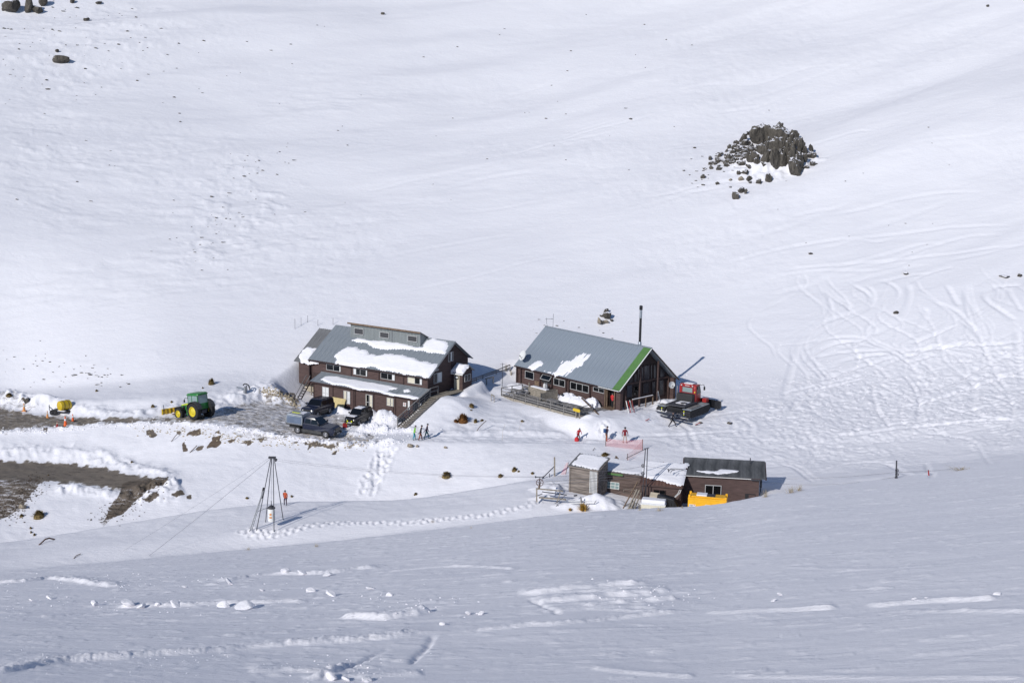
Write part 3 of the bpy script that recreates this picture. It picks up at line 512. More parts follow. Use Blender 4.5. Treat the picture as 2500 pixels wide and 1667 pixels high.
# ------------------------------------------------------------------ mesh helpers
class MB:
    def __init__(s,T=None): s.v=[];s.f=[];s.mi=[];s.cur=0;s.T=T
    def add(s,vs_,fs):
        n=len(s.v); s.v+=[tuple(s.T@Vector(p)) if s.T else tuple(p) for p in vs_]; s.f+=[tuple(n+i for i in f) for f in fs]; s.mi+=[s.cur]*len(fs); return s
    def bx(s,x0,x1,y0,y1,z0,z1):
        return s.add([(x0,y0,z0),(x1,y0,z0),(x1,y1,z0),(x0,y1,z0),(x0,y0,z1),(x1,y0,z1),(x1,y1,z1),(x0,y1,z1)],[(3,2,1,0),(4,5,6,7),(0,1,5,4),(1,2,6,5),(2,3,7,6),(3,0,4,7)])
    def hexa(s,b,t): return s.add(list(b)+list(t),[(3,2,1,0),(4,5,6,7),(0,1,5,4),(1,2,6,5),(2,3,7,6),(3,0,4,7)])
    def bar(s,p,q,w_,h=None,up=(0,0,1)):
        p=Vector(p);q=Vector(q);h=h or w_; d=(q-p).normalized(); u_=Vector(up)
        if abs(d.dot(u_))>.99: u_=Vector((1,0,0))
        a=d.cross(u_).normalized()*w_/2; b=a.cross(d).normalized()*h/2
        return s.hexa([p-a-b,p+a-b,p+a+b,p-a+b],[q-a-b,q+a-b,q+a+b,q-a+b])
    def tube(s,p,q,r,r2=None,n=8,cap=True):
        p=Vector(p);q=Vector(q); r2=r if r2 is None else r2; d=(q-p).normalized(); a=d.orthogonal().normalized(); b=d.cross(a)
        vs_=[p+(a*math.cos(2*PI*i/n)+b*math.sin(2*PI*i/n))*r for i in range(n)]+[q+(a*math.cos(2*PI*i/n)+b*math.sin(2*PI*i/n))*r2 for i in range(n)]
        fs=[(i,(i+1)%n,n+(i+1)%n,n+i) for i in range(n)]
        if cap: fs+=[tuple(range(n-1,-1,-1)),tuple(range(n,2*n))]
        return s.add(vs_,fs)
    def path(s,pts,r,n=6):
        for p,q in zip(pts[:-1],pts[1:]): s.tube(p,q,r,n=n)
        return s
    def lathe(s,prof,o=(0,0,0),ax=(0,0,1),n=20,cap=True):
        o=Vector(o);d=Vector(ax).normalized();a=d.orthogonal().normalized();b=d.cross(a);vs_=[];m_=len(prof)
        for r,h in prof: vs_+=[o+d*h+(a*math.cos(2*PI*i/n)+b*math.sin(2*PI*i/n))*r for i in range(n)]
        fs=[(k*n+i,k*n+(i+1)%n,(k+1)*n+(i+1)%n,(k+1)*n+i) for k in range(m_-1) for i in range(n)]
        if cap: fs+=[tuple(range(n-1,-1,-1)),tuple(range((m_-1)*n,m_*n))]
        return s.add(vs_,fs)
    def prism(s,poly,y0,y1,axis='y'):
        """2d polygon (a,b) extruded; axis y: (a,y,b); axis x: (x,a,b); axis z: (a,b,z)"""
        g={'y':lambda a,b,t:(a,t,b),'x':lambda a,b,t:(t,a,b),'z':lambda a,b,t:(a,b,t)}[axis]; n=len(poly)
        return s.add([g(a,b,y0) for a,b in poly]+[g(a,b,y1) for a,b in poly],[(i,(i+1)%n,n+(i+1)%n,n+i) for i in range(n)]+[tuple(range(n-1,-1,-1)),tuple(range(n,2*n))])
    def build(s,name,mt,parent=None,smooth=False,bevel=0,label=None,kind=None):
        me=bpy.data.meshes.new(name); me.from_pydata(s.v,[],s.f); mts=mt if isinstance(mt,(list,tuple)) else [mt]
        for m_ in mts: me.materials.append(M[m_] if isinstance(m_,str) else m_)
        if len(mts)>1: me.polygons.foreach_set('material_index',s.mi)
        bm=bmesh.new(); bm.from_mesh(me); bmesh.ops.recalc_face_normals(bm,faces=bm.faces)
        if bevel: bmesh.ops.bevel(bm,geom=[e for e in bm.edges if e.is_manifold and e.calc_face_angle(0)>.6],offset=bevel,segments=2,affect='EDGES',profile=.6,clamp_overlap=True)
        bm.to_mesh(me); bm.free()
        if smooth:
            me.polygons.foreach_set('use_smooth',[True]*len(me.polygons)); me.set_sharp_from_angle(angle=R(40))
        o=bpy.data.objects.new(name,me); col.objects.link(o); o.parent=parent
        if label: o['label']=label
        if kind: o['kind']=kind
        return o
def empty(name,M_,label,cat,group=None):
    o=bpy.data.objects.new(name,None); col.objects.link(o); o.matrix_world=M_ if isinstance(M_,Matrix) else Matrix.Translation(Vector(M_)); o.empty_display_size=.3
    o['label']=label;o['category']=cat
    if group:o['group']=group
    return o
def tag(o,label,cat,group=None,kind=None):
    o['label']=label;o['category']=cat
    if group:o['group']=group
    if kind:o['kind']=kind
    return o
def copy_tree(o,parent=None):
    c=o.copy(); col.objects.link(c); c.parent=parent
    for ch in list(o.children): copy_tree(ch,c)
    return c
def place(p,az=0,pitch=0,roll=0,sc_=1):
    """x axis of the thing points to heading az (degrees from the view axis, clockwise)"""
    return Matrix.Translation(Vector(p))@Matrix.Rotation(PI/2-R(az),4,'Z')@Matrix.Rotation(R(-pitch),4,'Y')@Matrix.Rotation(R(roll),4,'X')@Matrix.Scale(sc_,4)
def boards(parent,x0,x1,y,z0,z1,h=.17,mt='board',ax='y',th=.03,top=None,name='board',sign=-1,skip=()):
    """lapped weatherboards, joined into one part: each a wedge that stands proud at its lower edge. top(x)-> roof height cuts gable boards"""
    b=MB(); z=z0
    while z<z1-.02:
        zz=min(z+h-.012,z1); segs=[(x0,x1)]
        if top:
            xs=[x0+(x1-x0)*i/60 for i in range(61)]; ok=[x for x in xs if top(x)>zz]
            segs=[(min(ok),max(ok))] if len(ok)>1 else []
        for a,c in segs:
            parts=[(a,c)]
            for (sx0,sx1,sz0,sz1) in skip:
                if z<sz1 and zz>sz0:
                    np_=[]
                    for (p,q) in parts:
                        if sx0>p: np_.append((p,min(q,sx0)))
                        if sx1<q: np_.append((max(p,sx1),q))
                    parts=[k for k in np_ if k[1]-k[0]>.02]
            for a_,c_2 in parts:
                o_=sign*th; 
                if ax=='y': b.add([(a_,y,z),(c_2,y,z),(c_2,y,zz),(a_,y,zz),(a_,y+o_,z),(c_2,y+o_,z),(c_2,y+o_*.25,zz),(a_,y+o_*.25,zz)],[(0,1,2,3),(4,5,6,7),(0,1,5,4),(1,2,6,5),(2,3,7,6),(3,0,4,7)])
                else: b.add([(y,a_,z),(y,c_2,z),(y,c_2,zz),(y,a_,zz),(y+o_,a_,z),(y+o_,c_2,z),(y+o_*.25,c_2,zz),(y+o_*.25,a_,zz)],[(0,1,2,3),(4,5,6,7),(0,1,5,4),(1,2,6,5),(2,3,7,6),(3,0,4,7)])
        z+=h
    return b.build(name,mt,parent,kind='stuff') if b.v else None
def roof(parent,x0,x1,e,r,th=.05,sheet=.76,mt='roof',over=0,cut=None,name='roof_sheet',corr=.02):
    """corrugated sheets from eave (y,z)=e to ridge (y,z)=r; each sheet a part"""
    n=max(1,round(abs(x1-x0)/sheet)); w_=(x1-x0)/n; dy,dz=r[0]-e[0],r[1]-e[1]; L=math.hypot(dy,dz); ny,nz=-dz/L,dy/L
    if nz<0: ny,nz=-ny,-nz
    b=MB(); m_=8; vs_=[];fs=[]
    for i in range(m_+1):
        x=w_*(i/m_); o_=corr*math.cos(2*PI*i/m_*2)+(corr*.9 if i==0 else 0)
        for (y,z) in (e,r): vs_+=[(x,y+ny*o_,z+nz*o_)]
        for (y,z) in (e,r): vs_+=[(x,y+ny*(o_-th),z+nz*(o_-th))]
    for i in range(m_):
        a=4*i;c=a+4; fs+=[(a,c,c+1,a+1),(a+2,a+3,c+3,c+2),(a,a+2,c+2,c),(a+1,c+1,c+3,a+3)]
    fs+=[(0,1,3,2),(4*m_,4*m_+2,4*m_+3,4*m_+1)]
    b.add(vs_,fs); p0=b.build(name,mt,parent); p0.location=(x0,0,0); rr_=random.Random(int(abs(x0*10)))
    for i in range(1,n):
        c=p0.copy(); col.objects.link(c); c.location=(x0+i*w_,ny*rr_.uniform(0,.012),nz*rr_.uniform(0,.012))
    return p0
def window(parent,x0,x1,z0,z1,y=0,mull=(),fr='frame',gl='glass',curt=None,ax='y',sign=-1,bar=None,fw=.05,dep=.07,name='window'):
    """frame with pane(s); curt: list of (fraction0,fraction1,material) curtains just behind the glass face"""
    b=MB(); o_=sign*dep
    g=(lambda xa,xb,za,zb,ya,yb:b.bx(xa,xb,min(ya,yb),max(ya,yb),za,zb)) if ax=='y' else (lambda xa,xb,za,zb,ya,yb:b.bx(min(ya,yb),max(ya,yb),xa,xb,za,zb))
    g(x0,x1,z1-fw,z1,y,y+o_); g(x0,x1,z0,z0+fw,y,y+o_*1.3); g(x0,x0+fw,z0+fw,z1-fw,y,y+o_); g(x1-fw,x1,z0+fw,z1-fw,y,y+o_)
    for m_ in mull: xm=x0+(x1-x0)*m_; g(xm-fw/2,xm+fw/2,z0+fw,z1-fw,y,y+o_)
    for m_ in (bar or ()): zm=z0+(z1-z0)*m_; g(x0+fw,x1-fw,zm-fw/2,zm+fw/2,y,y+o_*.95)
    f_=b.build(name,fr,parent)
    b=MB(); es=[0]+list(mull)+[1]
    for p,q in zip(es[:-1],es[1:]):
        b=MB(); g(x0+(x1-x0)*p+fw/2,x0+(x1-x0)*q-fw/2,z0+fw/2,z1-fw/2,y+o_*.1,y+o_*.35); b.build('pane',gl,f_)
    for p,q,mt in (curt or ()):
        b=MB(); g(x0+(x1-x0)*p+fw,x0+(x1-x0)*q-fw*.5,z0+fw,z1-fw,y+o_*.36,y+o_*.5); b.build('curtain',mt,f_)
    return f_
def snow_on(name,F_,e,r,outline,th,label,seed=0,hard=.35,step=.16,group=None,rag=.16):
    """snow lying on a roof plane; outline in roof coordinates (x, t) with t metres up the slope from the eave"""
    dy,dz=r[0]-e[0],r[1]-e[1]; L=math.hypot(dy,dz); ty,tz=dy/L,dz/L; ny,nz=-tz,ty
    if nz<0: ny,nz=-ny,-nz
    xs=[p[0] for p in outline]; ts=[p[1] for p in outline]; gx=np.arange(min(xs)-.3,max(xs)+.3,step); gt=np.arange(min(ts)-.3,max(ts)+.3,step*.8)
    GX,GT=np.meshgrid(gx,gt,indexing='ij'); ins=np.zeros(GX.shape,bool); D=np.full(GX.shape,1e3); n=len(outline)
    for i in range(n):
        ax,ay=outline[i];bx_,by=outline[(i+1)%n]; ins^=((ay>GT)!=(by>GT))&(GX<(bx_-ax)*(GT-ay)/(by-ay+1e-9)+ax)
        ex,ey=bx_-ax,by-ay; t=np.clip(((GX-ax)*ex+(GT-ay)*ey)/(ex*ex+ey*ey+1e-9),0,1); D=np.minimum(D,np.hypot(GX-ax-t*ex,GT-ay-t*ey))
    d=np.where(ins,D,-D)+rag*fbm(GX*(1.6 if rag<.3 else 3.2)+seed,GT*(1.6 if rag<.3 else .7),3,seed); hh=th*np.sqrt(np.clip(d/hard,0,1))*(1+.3*fbm(GX*.8,GT*.8,2,seed+3))
    inside=d>0; idx=-np.ones(GX.shape,int); V=[];Fc=[]
    for i in range(GX.shape[0]):
        for j in range(GX.shape[1]):
            nb=inside[max(i-1,0):i+2,max(j-1,0):j+2].any()
            if nb:
                h=.03+(hh[i,j] if inside[i,j] else -.03); idx[i,j]=len(V); V.append((GX[i,j],e[0]+ty*GT[i,j]+ny*h,e[1]+tz*GT[i,j]+nz*h))
    for i in range(GX.shape[0]-1):
        for j in range(GX.shape[1]-1):
            q=[idx[i,j],idx[i+1,j],idx[i+1,j+1],idx[i,j+1]]
            if min(q)>=0 and (inside[i,j] or inside[i+1,j] or inside[i+1,j+1] or inside[i,j+1]): Fc.append(tuple(q))
    me=bpy.data.meshes.new(name); me.from_pydata(V,[],Fc); me.polygons.foreach_set('use_smooth',[True]*len(Fc)); me.materials.append(M['snow'])
    bm=bmesh.new(); bm.from_mesh(me); bmesh.ops.recalc_face_normals(bm,faces=bm.faces)
    if sum((f.normal.z for f in bm.faces))<0: bmesh.ops.reverse_faces(bm,faces=bm.faces)
    bm.to_mesh(me); bm.free()
    o=bpy.data.objects.new(name,me); col.objects.link(o); o.matrix_world=F_.M; tag(o,label,'snow',group,'stuff'); return o
def rplane(F_,pts,e,r,conv):
    """photo points on a roof plane -> (x,t)"""
    dy,dz=r[0]-e[0],r[1]-e[1]; L=math.hypot(dy,dz); out=[]
    for x,y in pts:
        p=F_.hit(*conv(x,y),(0,e[0],e[1]),(0,-dz,dy)); out.append((p.x,(p.y-e[0])*dy/L+(p.z-e[1])*dz/L))
    return out
def wpx(F_,conv,TL,BR,y=None,x=None):
    a=F_.fy(*conv(*TL),y=y) if x is None else F_.fx(*conv(*TL),x=x); b=F_.fy(*conv(*BR),y=y) if x is None else F_.fx(*conv(*BR),x=x)
    return (a.x,b.x,b.z,a.z) if x is None else (a.y,b.y,b.z,a.z)
def solid(parent,name,mt,*boxes,**k):
    b=MB()
    for q in boxes: b.bx(*q)
    return b.build(name,mt,parent,**k)
def rail(parent,pts,h=1.0,post=.09,every=1.6,rails=(1.0,.55),mt='timber',drop=.3,cap=True):
    """posts (each a part) and rails along local points"""
    for a,b_ in zip(pts[:-1],pts[1:]):
        a=Vector(a);b_=Vector(b_); L=(b_-a).length; n=max(1,round(L/every))
        for i in range(n+(1 if b_==Vector(pts[-1]) else 0)):
            p=a+(b_-a)*i/n; b=MB(); b.bx(p.x-post/2,p.x+post/2,p.y-post/2,p.y+post/2,p.z-drop,p.z+h); b.build('post',mt,parent)
        for k in rails:
            b=MB(); o_=Vector((0,0,h*k)); b.bar(a+o_,b_+o_,.045 if k<1 or not cap else .14,.12 if k<1 or not cap else .05); b.build('rail',mt,parent)
# ================================================================== two-storey lodge
def lodge_one():
    T=empty('ski_lodge',F1.M,'two-storey brown lodge with snow-patched grey roof and raised dormer, beside the parked cars','lodge')
    L=18.8; e=(0,4.55); r=(5.26,8.15); rb=(8.97,5.59); wy=.35; gx=-.45
    # solid core so that no light leaks through, walls as separate parts
    def gable_core(x0,x1,name,mt): 
        return MB().prism([(wy,1.4),(wy,4.78-.12),(5.26,8.02),(8.6,5.75),(8.6,1.4)],x0,x1,'x').build(name,mt,T)
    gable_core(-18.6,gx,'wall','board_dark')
    solid(T,'lower_wall','board',(-16.5,-.12,-1.7,wy,-.6,2.35))
    boards(T,-18.6,-.35,wy,2.9,4.6,mt='board'); boards(T,-16.5,-.12,-1.7,-.4,2.25,mt='board')
    boards(T,-1.7,.35,-.12,-.4,2.3,ax='x',sign=1)
    tz=lambda y:(4.66+(y-wy)*.684) if y<5.26 else 8.02-(y-5.26)*.68
    boards(T,wy,8.6,gx,1.4,8.0,ax='x',sign=1,top=tz,mt='board')
    b=MB()
    for x in (-18.55,-12.1,-7.75,-4.0,-.38): b.bx(x-.07,x+.07,wy-.09,wy,2.9,4.62)
    for x in (-16.4,-13.3,-10.0,-9.75,-6.9,-3.9,-3.6,-.2): b.bx(x-.05,x+.05,-1.79,-1.7,-.4,2.3)
    b.bx(gx,gx+.08,wy-.05,wy+.1,1.6,4.7); b.bx(gx,gx+.09,5.2,5.34,1.6,8.0); b.build('downpipes',"trim",T,kind='stuff')
    roof(T,-L,0,e,r,mt='roof1'); roof(T,-L,0,rb,r,mt='roof1')
    solid(T,'ridge_cap','roof1',(-L,-15.3,5.13,5.39,8.12,8.19)); solid(T,'ridge_cap','roof1',(-3.9,0,5.13,5.39,8.12,8.19))
    b=MB(); b.bar((.02,0,4.50),(.02,5.26,8.10),.05,.2,(1,0,0)); b.bar((.02,5.26,8.10),(.02,8.97,5.54),.05,.2,(1,0,0)); b.build('bargeboard','steel',T)
    b=MB(); b.bx(-L,0,-.12,-.0,4.38,4.50); b.build('gutter','trim',T)
    roof(T,-16.8,.1,(-2.0,2.35),(wy,3.16),mt='roof1'); b=MB(); b.bx(-16.8,.1,-2.06,-1.98,2.16,2.34); b.build('fascia','trim',T)
    b=MB(); b.bx(-16.9,.05,.12,.34,3.12,3.2); b.build('flashing','steel',T)
    # upper windows
    for k,(a,c,cu) in enumerate([((530,578),(687,668),((.9,1,'white'),)),((828,622),(980,718),((0,.2,'curtain'),(.88,1,'curtain'))),((1130,672),(1285,765),((.78,1,'curtain'),)),((1427,712),(1585,812),((0,.5,'cream'),(.82,1,'curtain')))]):
        x0,x1,z0,z1=wpx(F1,c1,a,c,wy-.04); window(T,x0,x1,z0,z1,wy-.03,mull=(.5,),curt=cu)
    for a,c,cu in [((485,828),(558,950),((0,1,'curtain'),)),((720,872),(793,1025),((0,.42,'cream'),(.5,1,'curtain'))),((965,912),(1040,1062),((.0,.12,'cream'),(.52,1,'cream'))),((1197,948),(1273,1050),((0,.5,'cream'),(.52,1,'cream')))]:
        x0,x1,z0,z1=wpx(F1,c1,a,c,-1.74); window(T,x0,x1,z0,z1,-1.73,mull=(.5,),curt=cu,bar=(.38,))
    # entrance under the stairs
    x0,x1,z0,z1=wpx(F1,c1,(1430,985),(1545,1082),-1.74); d_=solid(T,'door','black',(x0+.7,x0+1.5,-1.79,-1.72,z0-.3,z1)); solid(T,'door_frame','curtain',(x0,x0+.28,-1.8,-1.72,z0-.3,z1)); solid(T,'door_frame','curtain',(x0+1.62,x0+1.95,-1.8,-1.72,z0-.3,z1))
    # gable windows (shaded side)
    for a,c in [((1872,455),(1925,545)),((1712,690),(1800,775))]:
        y0,y1,z0,z1=wpx(F1,c1,a,c,x=gx+.05); z0,z1=min(z0,z1),max(z0,z1); window(T,y0,y1,z0,max(z1,z0+.9),gx+.03,ax='x',sign=1,mull=(.5,),gl='glass_grey',curt=((.4,1,'curtain'),))
    solid(T,'light_panel','steel',(gx,gx+.06,1.6,2.5,5.0,5.25))
    # left wing
    W=MB().prism([(wy,1.2),(wy,4.0),(4.9,7.4),(8.6,5.0),(8.6,1.2)],-20.7,-18.62,'x').build('wing_wall','board',T)
    boards(T,-20.7,-18.75,wy,1.5,4.1)
    roof(T,-21.25,-18.55,(0,4.0),(4.95,7.55),mt='roof_old',sheet=.66); roof(T,-21.25,-18.55,(8.9,4.9),(4.95,7.55),mt='roof_old',sheet=.66)
    b=MB(); b.bx(-18.72,-18.6,-.05,.3,1.8,4.5); b.build('corner_post','trim',T)
    # dormer
    D0,D1,DY=-15.3,-4.15,3.95
    MB().prism([(DY,7.0),(DY,8.92),(5.3,8.2),(5.3,7.0)],D0+.1,D1-.1,'x').build('dormer_wall','greyclad',T)
    b=MB(); x=D0+.1
    while x<D1-.1: b.bx(x,x+.10,DY-.035,DY,7.1,8.9); x+=.22
    b.build('dormer_batten','greyclad',T,kind='stuff')
    solid(T,'dormer_joint','steel',(-8.62,-8.54,DY-.08,DY,7.1,8.9)); solid(T,'dormer_joint','steel',(D1-.14,D1-.08,DY-.06,DY,7.1,8.9))
    roof(T,D0-.15,D1+.15,(3.62,9.08),(5.36,8.22),mt='roof_old'); b=MB(); b.bx(D0-.15,D1+.15,3.55,3.62,8.92,9.12); b.build('dormer_fascia','wood',T)
    for a,c in [((838,180),(940,262)),((1120,222),(1222,302)),((1428,262),(1532,342))]:
        x0,x1,z0,z1=wpx(F1,c1,a,c,DY-.06); window(T,x0,x1,z0,z1,DY-.04,gl='glass_grey',fw=.06,dep=.09)
    # porch on the gable
    b=MB(); b.bx(gx,1.15,5.25,7.2,1.9,4.3); b.build('porch_wall','board',T); MB().prism([(5.25,4.3),(6.3,5.18),(7.2,4.5),(7.2,4.3)],gx,1.15,'x').build('porch_gable','board_dark',T)
    boards(T,gx,1.15,5.25,2.2,4.3); boards(T,5.25,7.2,1.15,2.2,4.4,ax='x',sign=1)
    window(T,5.6,6.85,3.3,4.15,1.17,ax='x',sign=1,mull=(.5,),gl='glass_grey')
    roof(T,-.45,1.4,(4.95,4.33),(6.3,5.28),mt='roof1',sheet=.62); roof(T,-.45,1.4,(7.5,4.45),(6.3,5.28),mt='roof1',sheet=.62)
    solid(T,'porch_fascia','white',(-1.0,1.35,4.93,5.0,4.2,4.34))
    dd=solid(T,'door','creamdoor',(-.05,.72,5.17,5.24,2.35,4.15)); solid(dd,'door_window','black',(.05,.62,5.14,5.17,3.6,4.05)); solid(dd,'notice','white',(.15,.52,5.12,5.14,3.72,3.95))
    return T
lodge_one()
e1,r1_,lt=(0,4.55),(5.26,8.15),((-2.0,2.35),(.35,3.16))
snow_on('roof_snow',F1,e1,r1_,rplane(F1,[(615,490),(660,450),(760,400),(830,395),(900,430),(940,420),(1000,470),(1085,490),(1180,475),(1320,480),(1450,510),(1560,545),(1690,585),(1770,555),(1700,650),(1655,730),(1500,705),(1300,675),(1120,640),(1020,600),(960,620),(800,605),(700,590),(630,570),(640,530)],e1,r1_,c1),.15,'thick snow slab along the front eave of the two-storey lodge roof',1)
snow_on('roof_snow',F1,e1,r1_,rplane(F1,[(800,318),(870,302),(1000,318),(1150,330),(1400,362),(1520,400),(1590,400),(1640,320),(1700,298),(1855,335),(1870,380),(1830,468),(1700,455),(1560,430),(1340,412),(1180,420),(1060,400),(1000,370),(980,350),(860,332)],e1,r1_,c1),.12,'snow strip below the dormer running up to the ridge on its right',2,hard=.3)
snow_on('roof_snow',F1,lt[0],lt[1],rplane(F1,[(475,750),(520,718),(640,722),(760,745),(900,770),(1050,790),(1200,815),(1300,850),(1230,870),(1200,890),(1300,915),(1450,925),(1560,950),(1540,972),(1400,950),(1240,925),(1120,895),(1000,872),(900,868),(790,838),(700,815),(600,810),(520,780)],*lt,c1),.11,'long snow strip on the lower lean-to roof of the two-storey lodge',3,hard=.22,step=.13)
snow_on('roof_snow',F1,lt[0],lt[1],rplane(F1,[(1380,870),(1440,858),(1450,885),(1390,892)],*lt,c1),.1,'small snow scrap near the right end of the lean-to roof',4,hard=.15,step=.1)
snow_on('roof_snow',F1,(0,4.0),(4.95,7.55),rplane(F1,[(235,500),(270,430),(320,400),(415,408),(380,480),(350,540),(440,570),(330,585),(260,560)],(0,4.0),(4.95,7.55),c1),.16,'snow on the lower left roof wing of the two-storey lodge',5,hard=.25,step=.13)
snow_on('roof_snow',F1,(4.95,4.33),(6.3,5.28),[(-.45,.2),(1.3,.1),(1.35,1.55),(-.4,1.6)],.32,'rounded snow cap on the little entrance porch roof',6,hard=.3,step=.12)
# sign by the entrance, plywood sheet, retaining wall, stairs
x0,x1,z0,z1=wpx(F1,c1,(1378,1003),(1410,1050),-1.74)
sg=empty('sign',F1.M,'small white sign with a red no-entry ring on the brown wall beside the stairs','sign'); solid(sg,'panel','white',(x0,x1,-1.80,-1.76,z0,z1))
b=MB(); b.lathe([(.13,0),(.13,.012),(.09,.012),(.09,0)],((x0+x1)/2,-1.805,z0+(z1-z0)*.62),(0,-1,0),16,False); b.bar(((x0+x1)/2-.08,-1.812,z0+(z1-z0)*.62+.08),((x0+x1)/2+.08,-1.812,z0+(z1-z0)*.62-.08),.03,.01); b.build('ring','red',sg)
solid(sg,'caption','blackm',(x0+.06,x1-.06,-1.812,-1.80,z0+.06,z0+.09))
x0,x1,z0,z1=wpx(F1,c1,(588,975),(735,1062),-2.0)
b=MB(); b.hexa([(x0,-2.35,z0-.1),(x1,-2.35,z0-.1),(x1,-2.31,z0-.1),(x0,-2.31,z0-.1)],[(x0,-1.86,z0+1.02),(x1,-1.86,z0+1.02),(x1,-1.82,z0+1.02),(x0,-1.82,z0+1.02)]); o=b.build('plywood_sheet','ply'); o.matrix_world=F1.M; tag(o,'yellow plywood sheet leaning on the brown wall behind the navy wagon','plywood')
rw=empty('retaining_wall',F1.M,'pale plank retaining wall with round posts at the left end of the two-storey lodge','retaining wall')
for i in range(6):
    b=MB(); b.bx(-22.3,-18.95,1.14,1.2,.1+i*.21,.1+i*.21+.195); b.build('plank','pine',rw)
for x in (-22.2,-20.9,-19.3): MB().tube((x,1.05,-.3),(x,1.05,1.4),.085,n=10).build('post','timber_w',rw)
b=MB(); b.bx(-22.4,-18.9,1.0,1.9,1.36,1.5); o=b.build('snow_cap','snow',rw,bevel=.05)
b=MB(); lf=lambda t:Vector((-16.95,-4.4+2.3*t,-.3+2.5*t))
st_=empty('ladder_stair',F1.M,'dark open ladder stair rising to the left corner of the lean-to roof','stairs')
for s in (-.3,.3): MB().bar(lf(0)+Vector((s,0,0)),lf(1)+Vector((s,0,0)),.05,.16).build('stringer','trim',st_); MB().bar(lf(0)+Vector((s,0,.85)),lf(1)+Vector((s,0,.85)),.05,.07).build('handrail','timber',st_)
for i in range(9): p=lf((i+.5)/9); solid(st_,'tread','trim',(p.x-.3,p.x+.3,p.y-.12,p.y+.12,p.z-.02,p.z+.02))
for s in(-.3,.3): solid(st_,'post','timber',(-16.95+s-.04,-16.95+s+.04,-4.45,-4.37,-.4,.9))
stp=empty('timber_stairs',F1.M,'grey timber stairs climbing the snow bank on the right end of the two-storey lodge','stairs')
for i in range(20):
    t=i/19; y=-6.1+6.1*t; z=.0+2.32*t; b=MB(); b.bx(.2,1.4,y-.17,y+.14,z-.05,z); b.build('tread','timber_w',stp)
for s in(.2,1.4): MB().bar((s,-6.2,-.1),(s,0,2.25),.05,.22).build('stringer','timber',stp)
for i in range(30):
    y=.15+i*.175; b=MB(); b.bx(-.1,1.4,y,y+.16,2.28,2.33); b.build('deck_board','timber_w',stp)
rail(stp,[(.2,-6.2,0),(.2,-3.1,1.15),(.2,0,2.3)],1.0,every=1.3,rails=(1,.62,.3)); rail(stp,[(.2,.05,2.33),(.2,1.6,2.33)],1.0,every=1.5)
sk=solid(stp,'sign_board','steel',(.12,.16,-6.0,-5.2,.35,.75),label='small grey board fixed low on the stair rail')
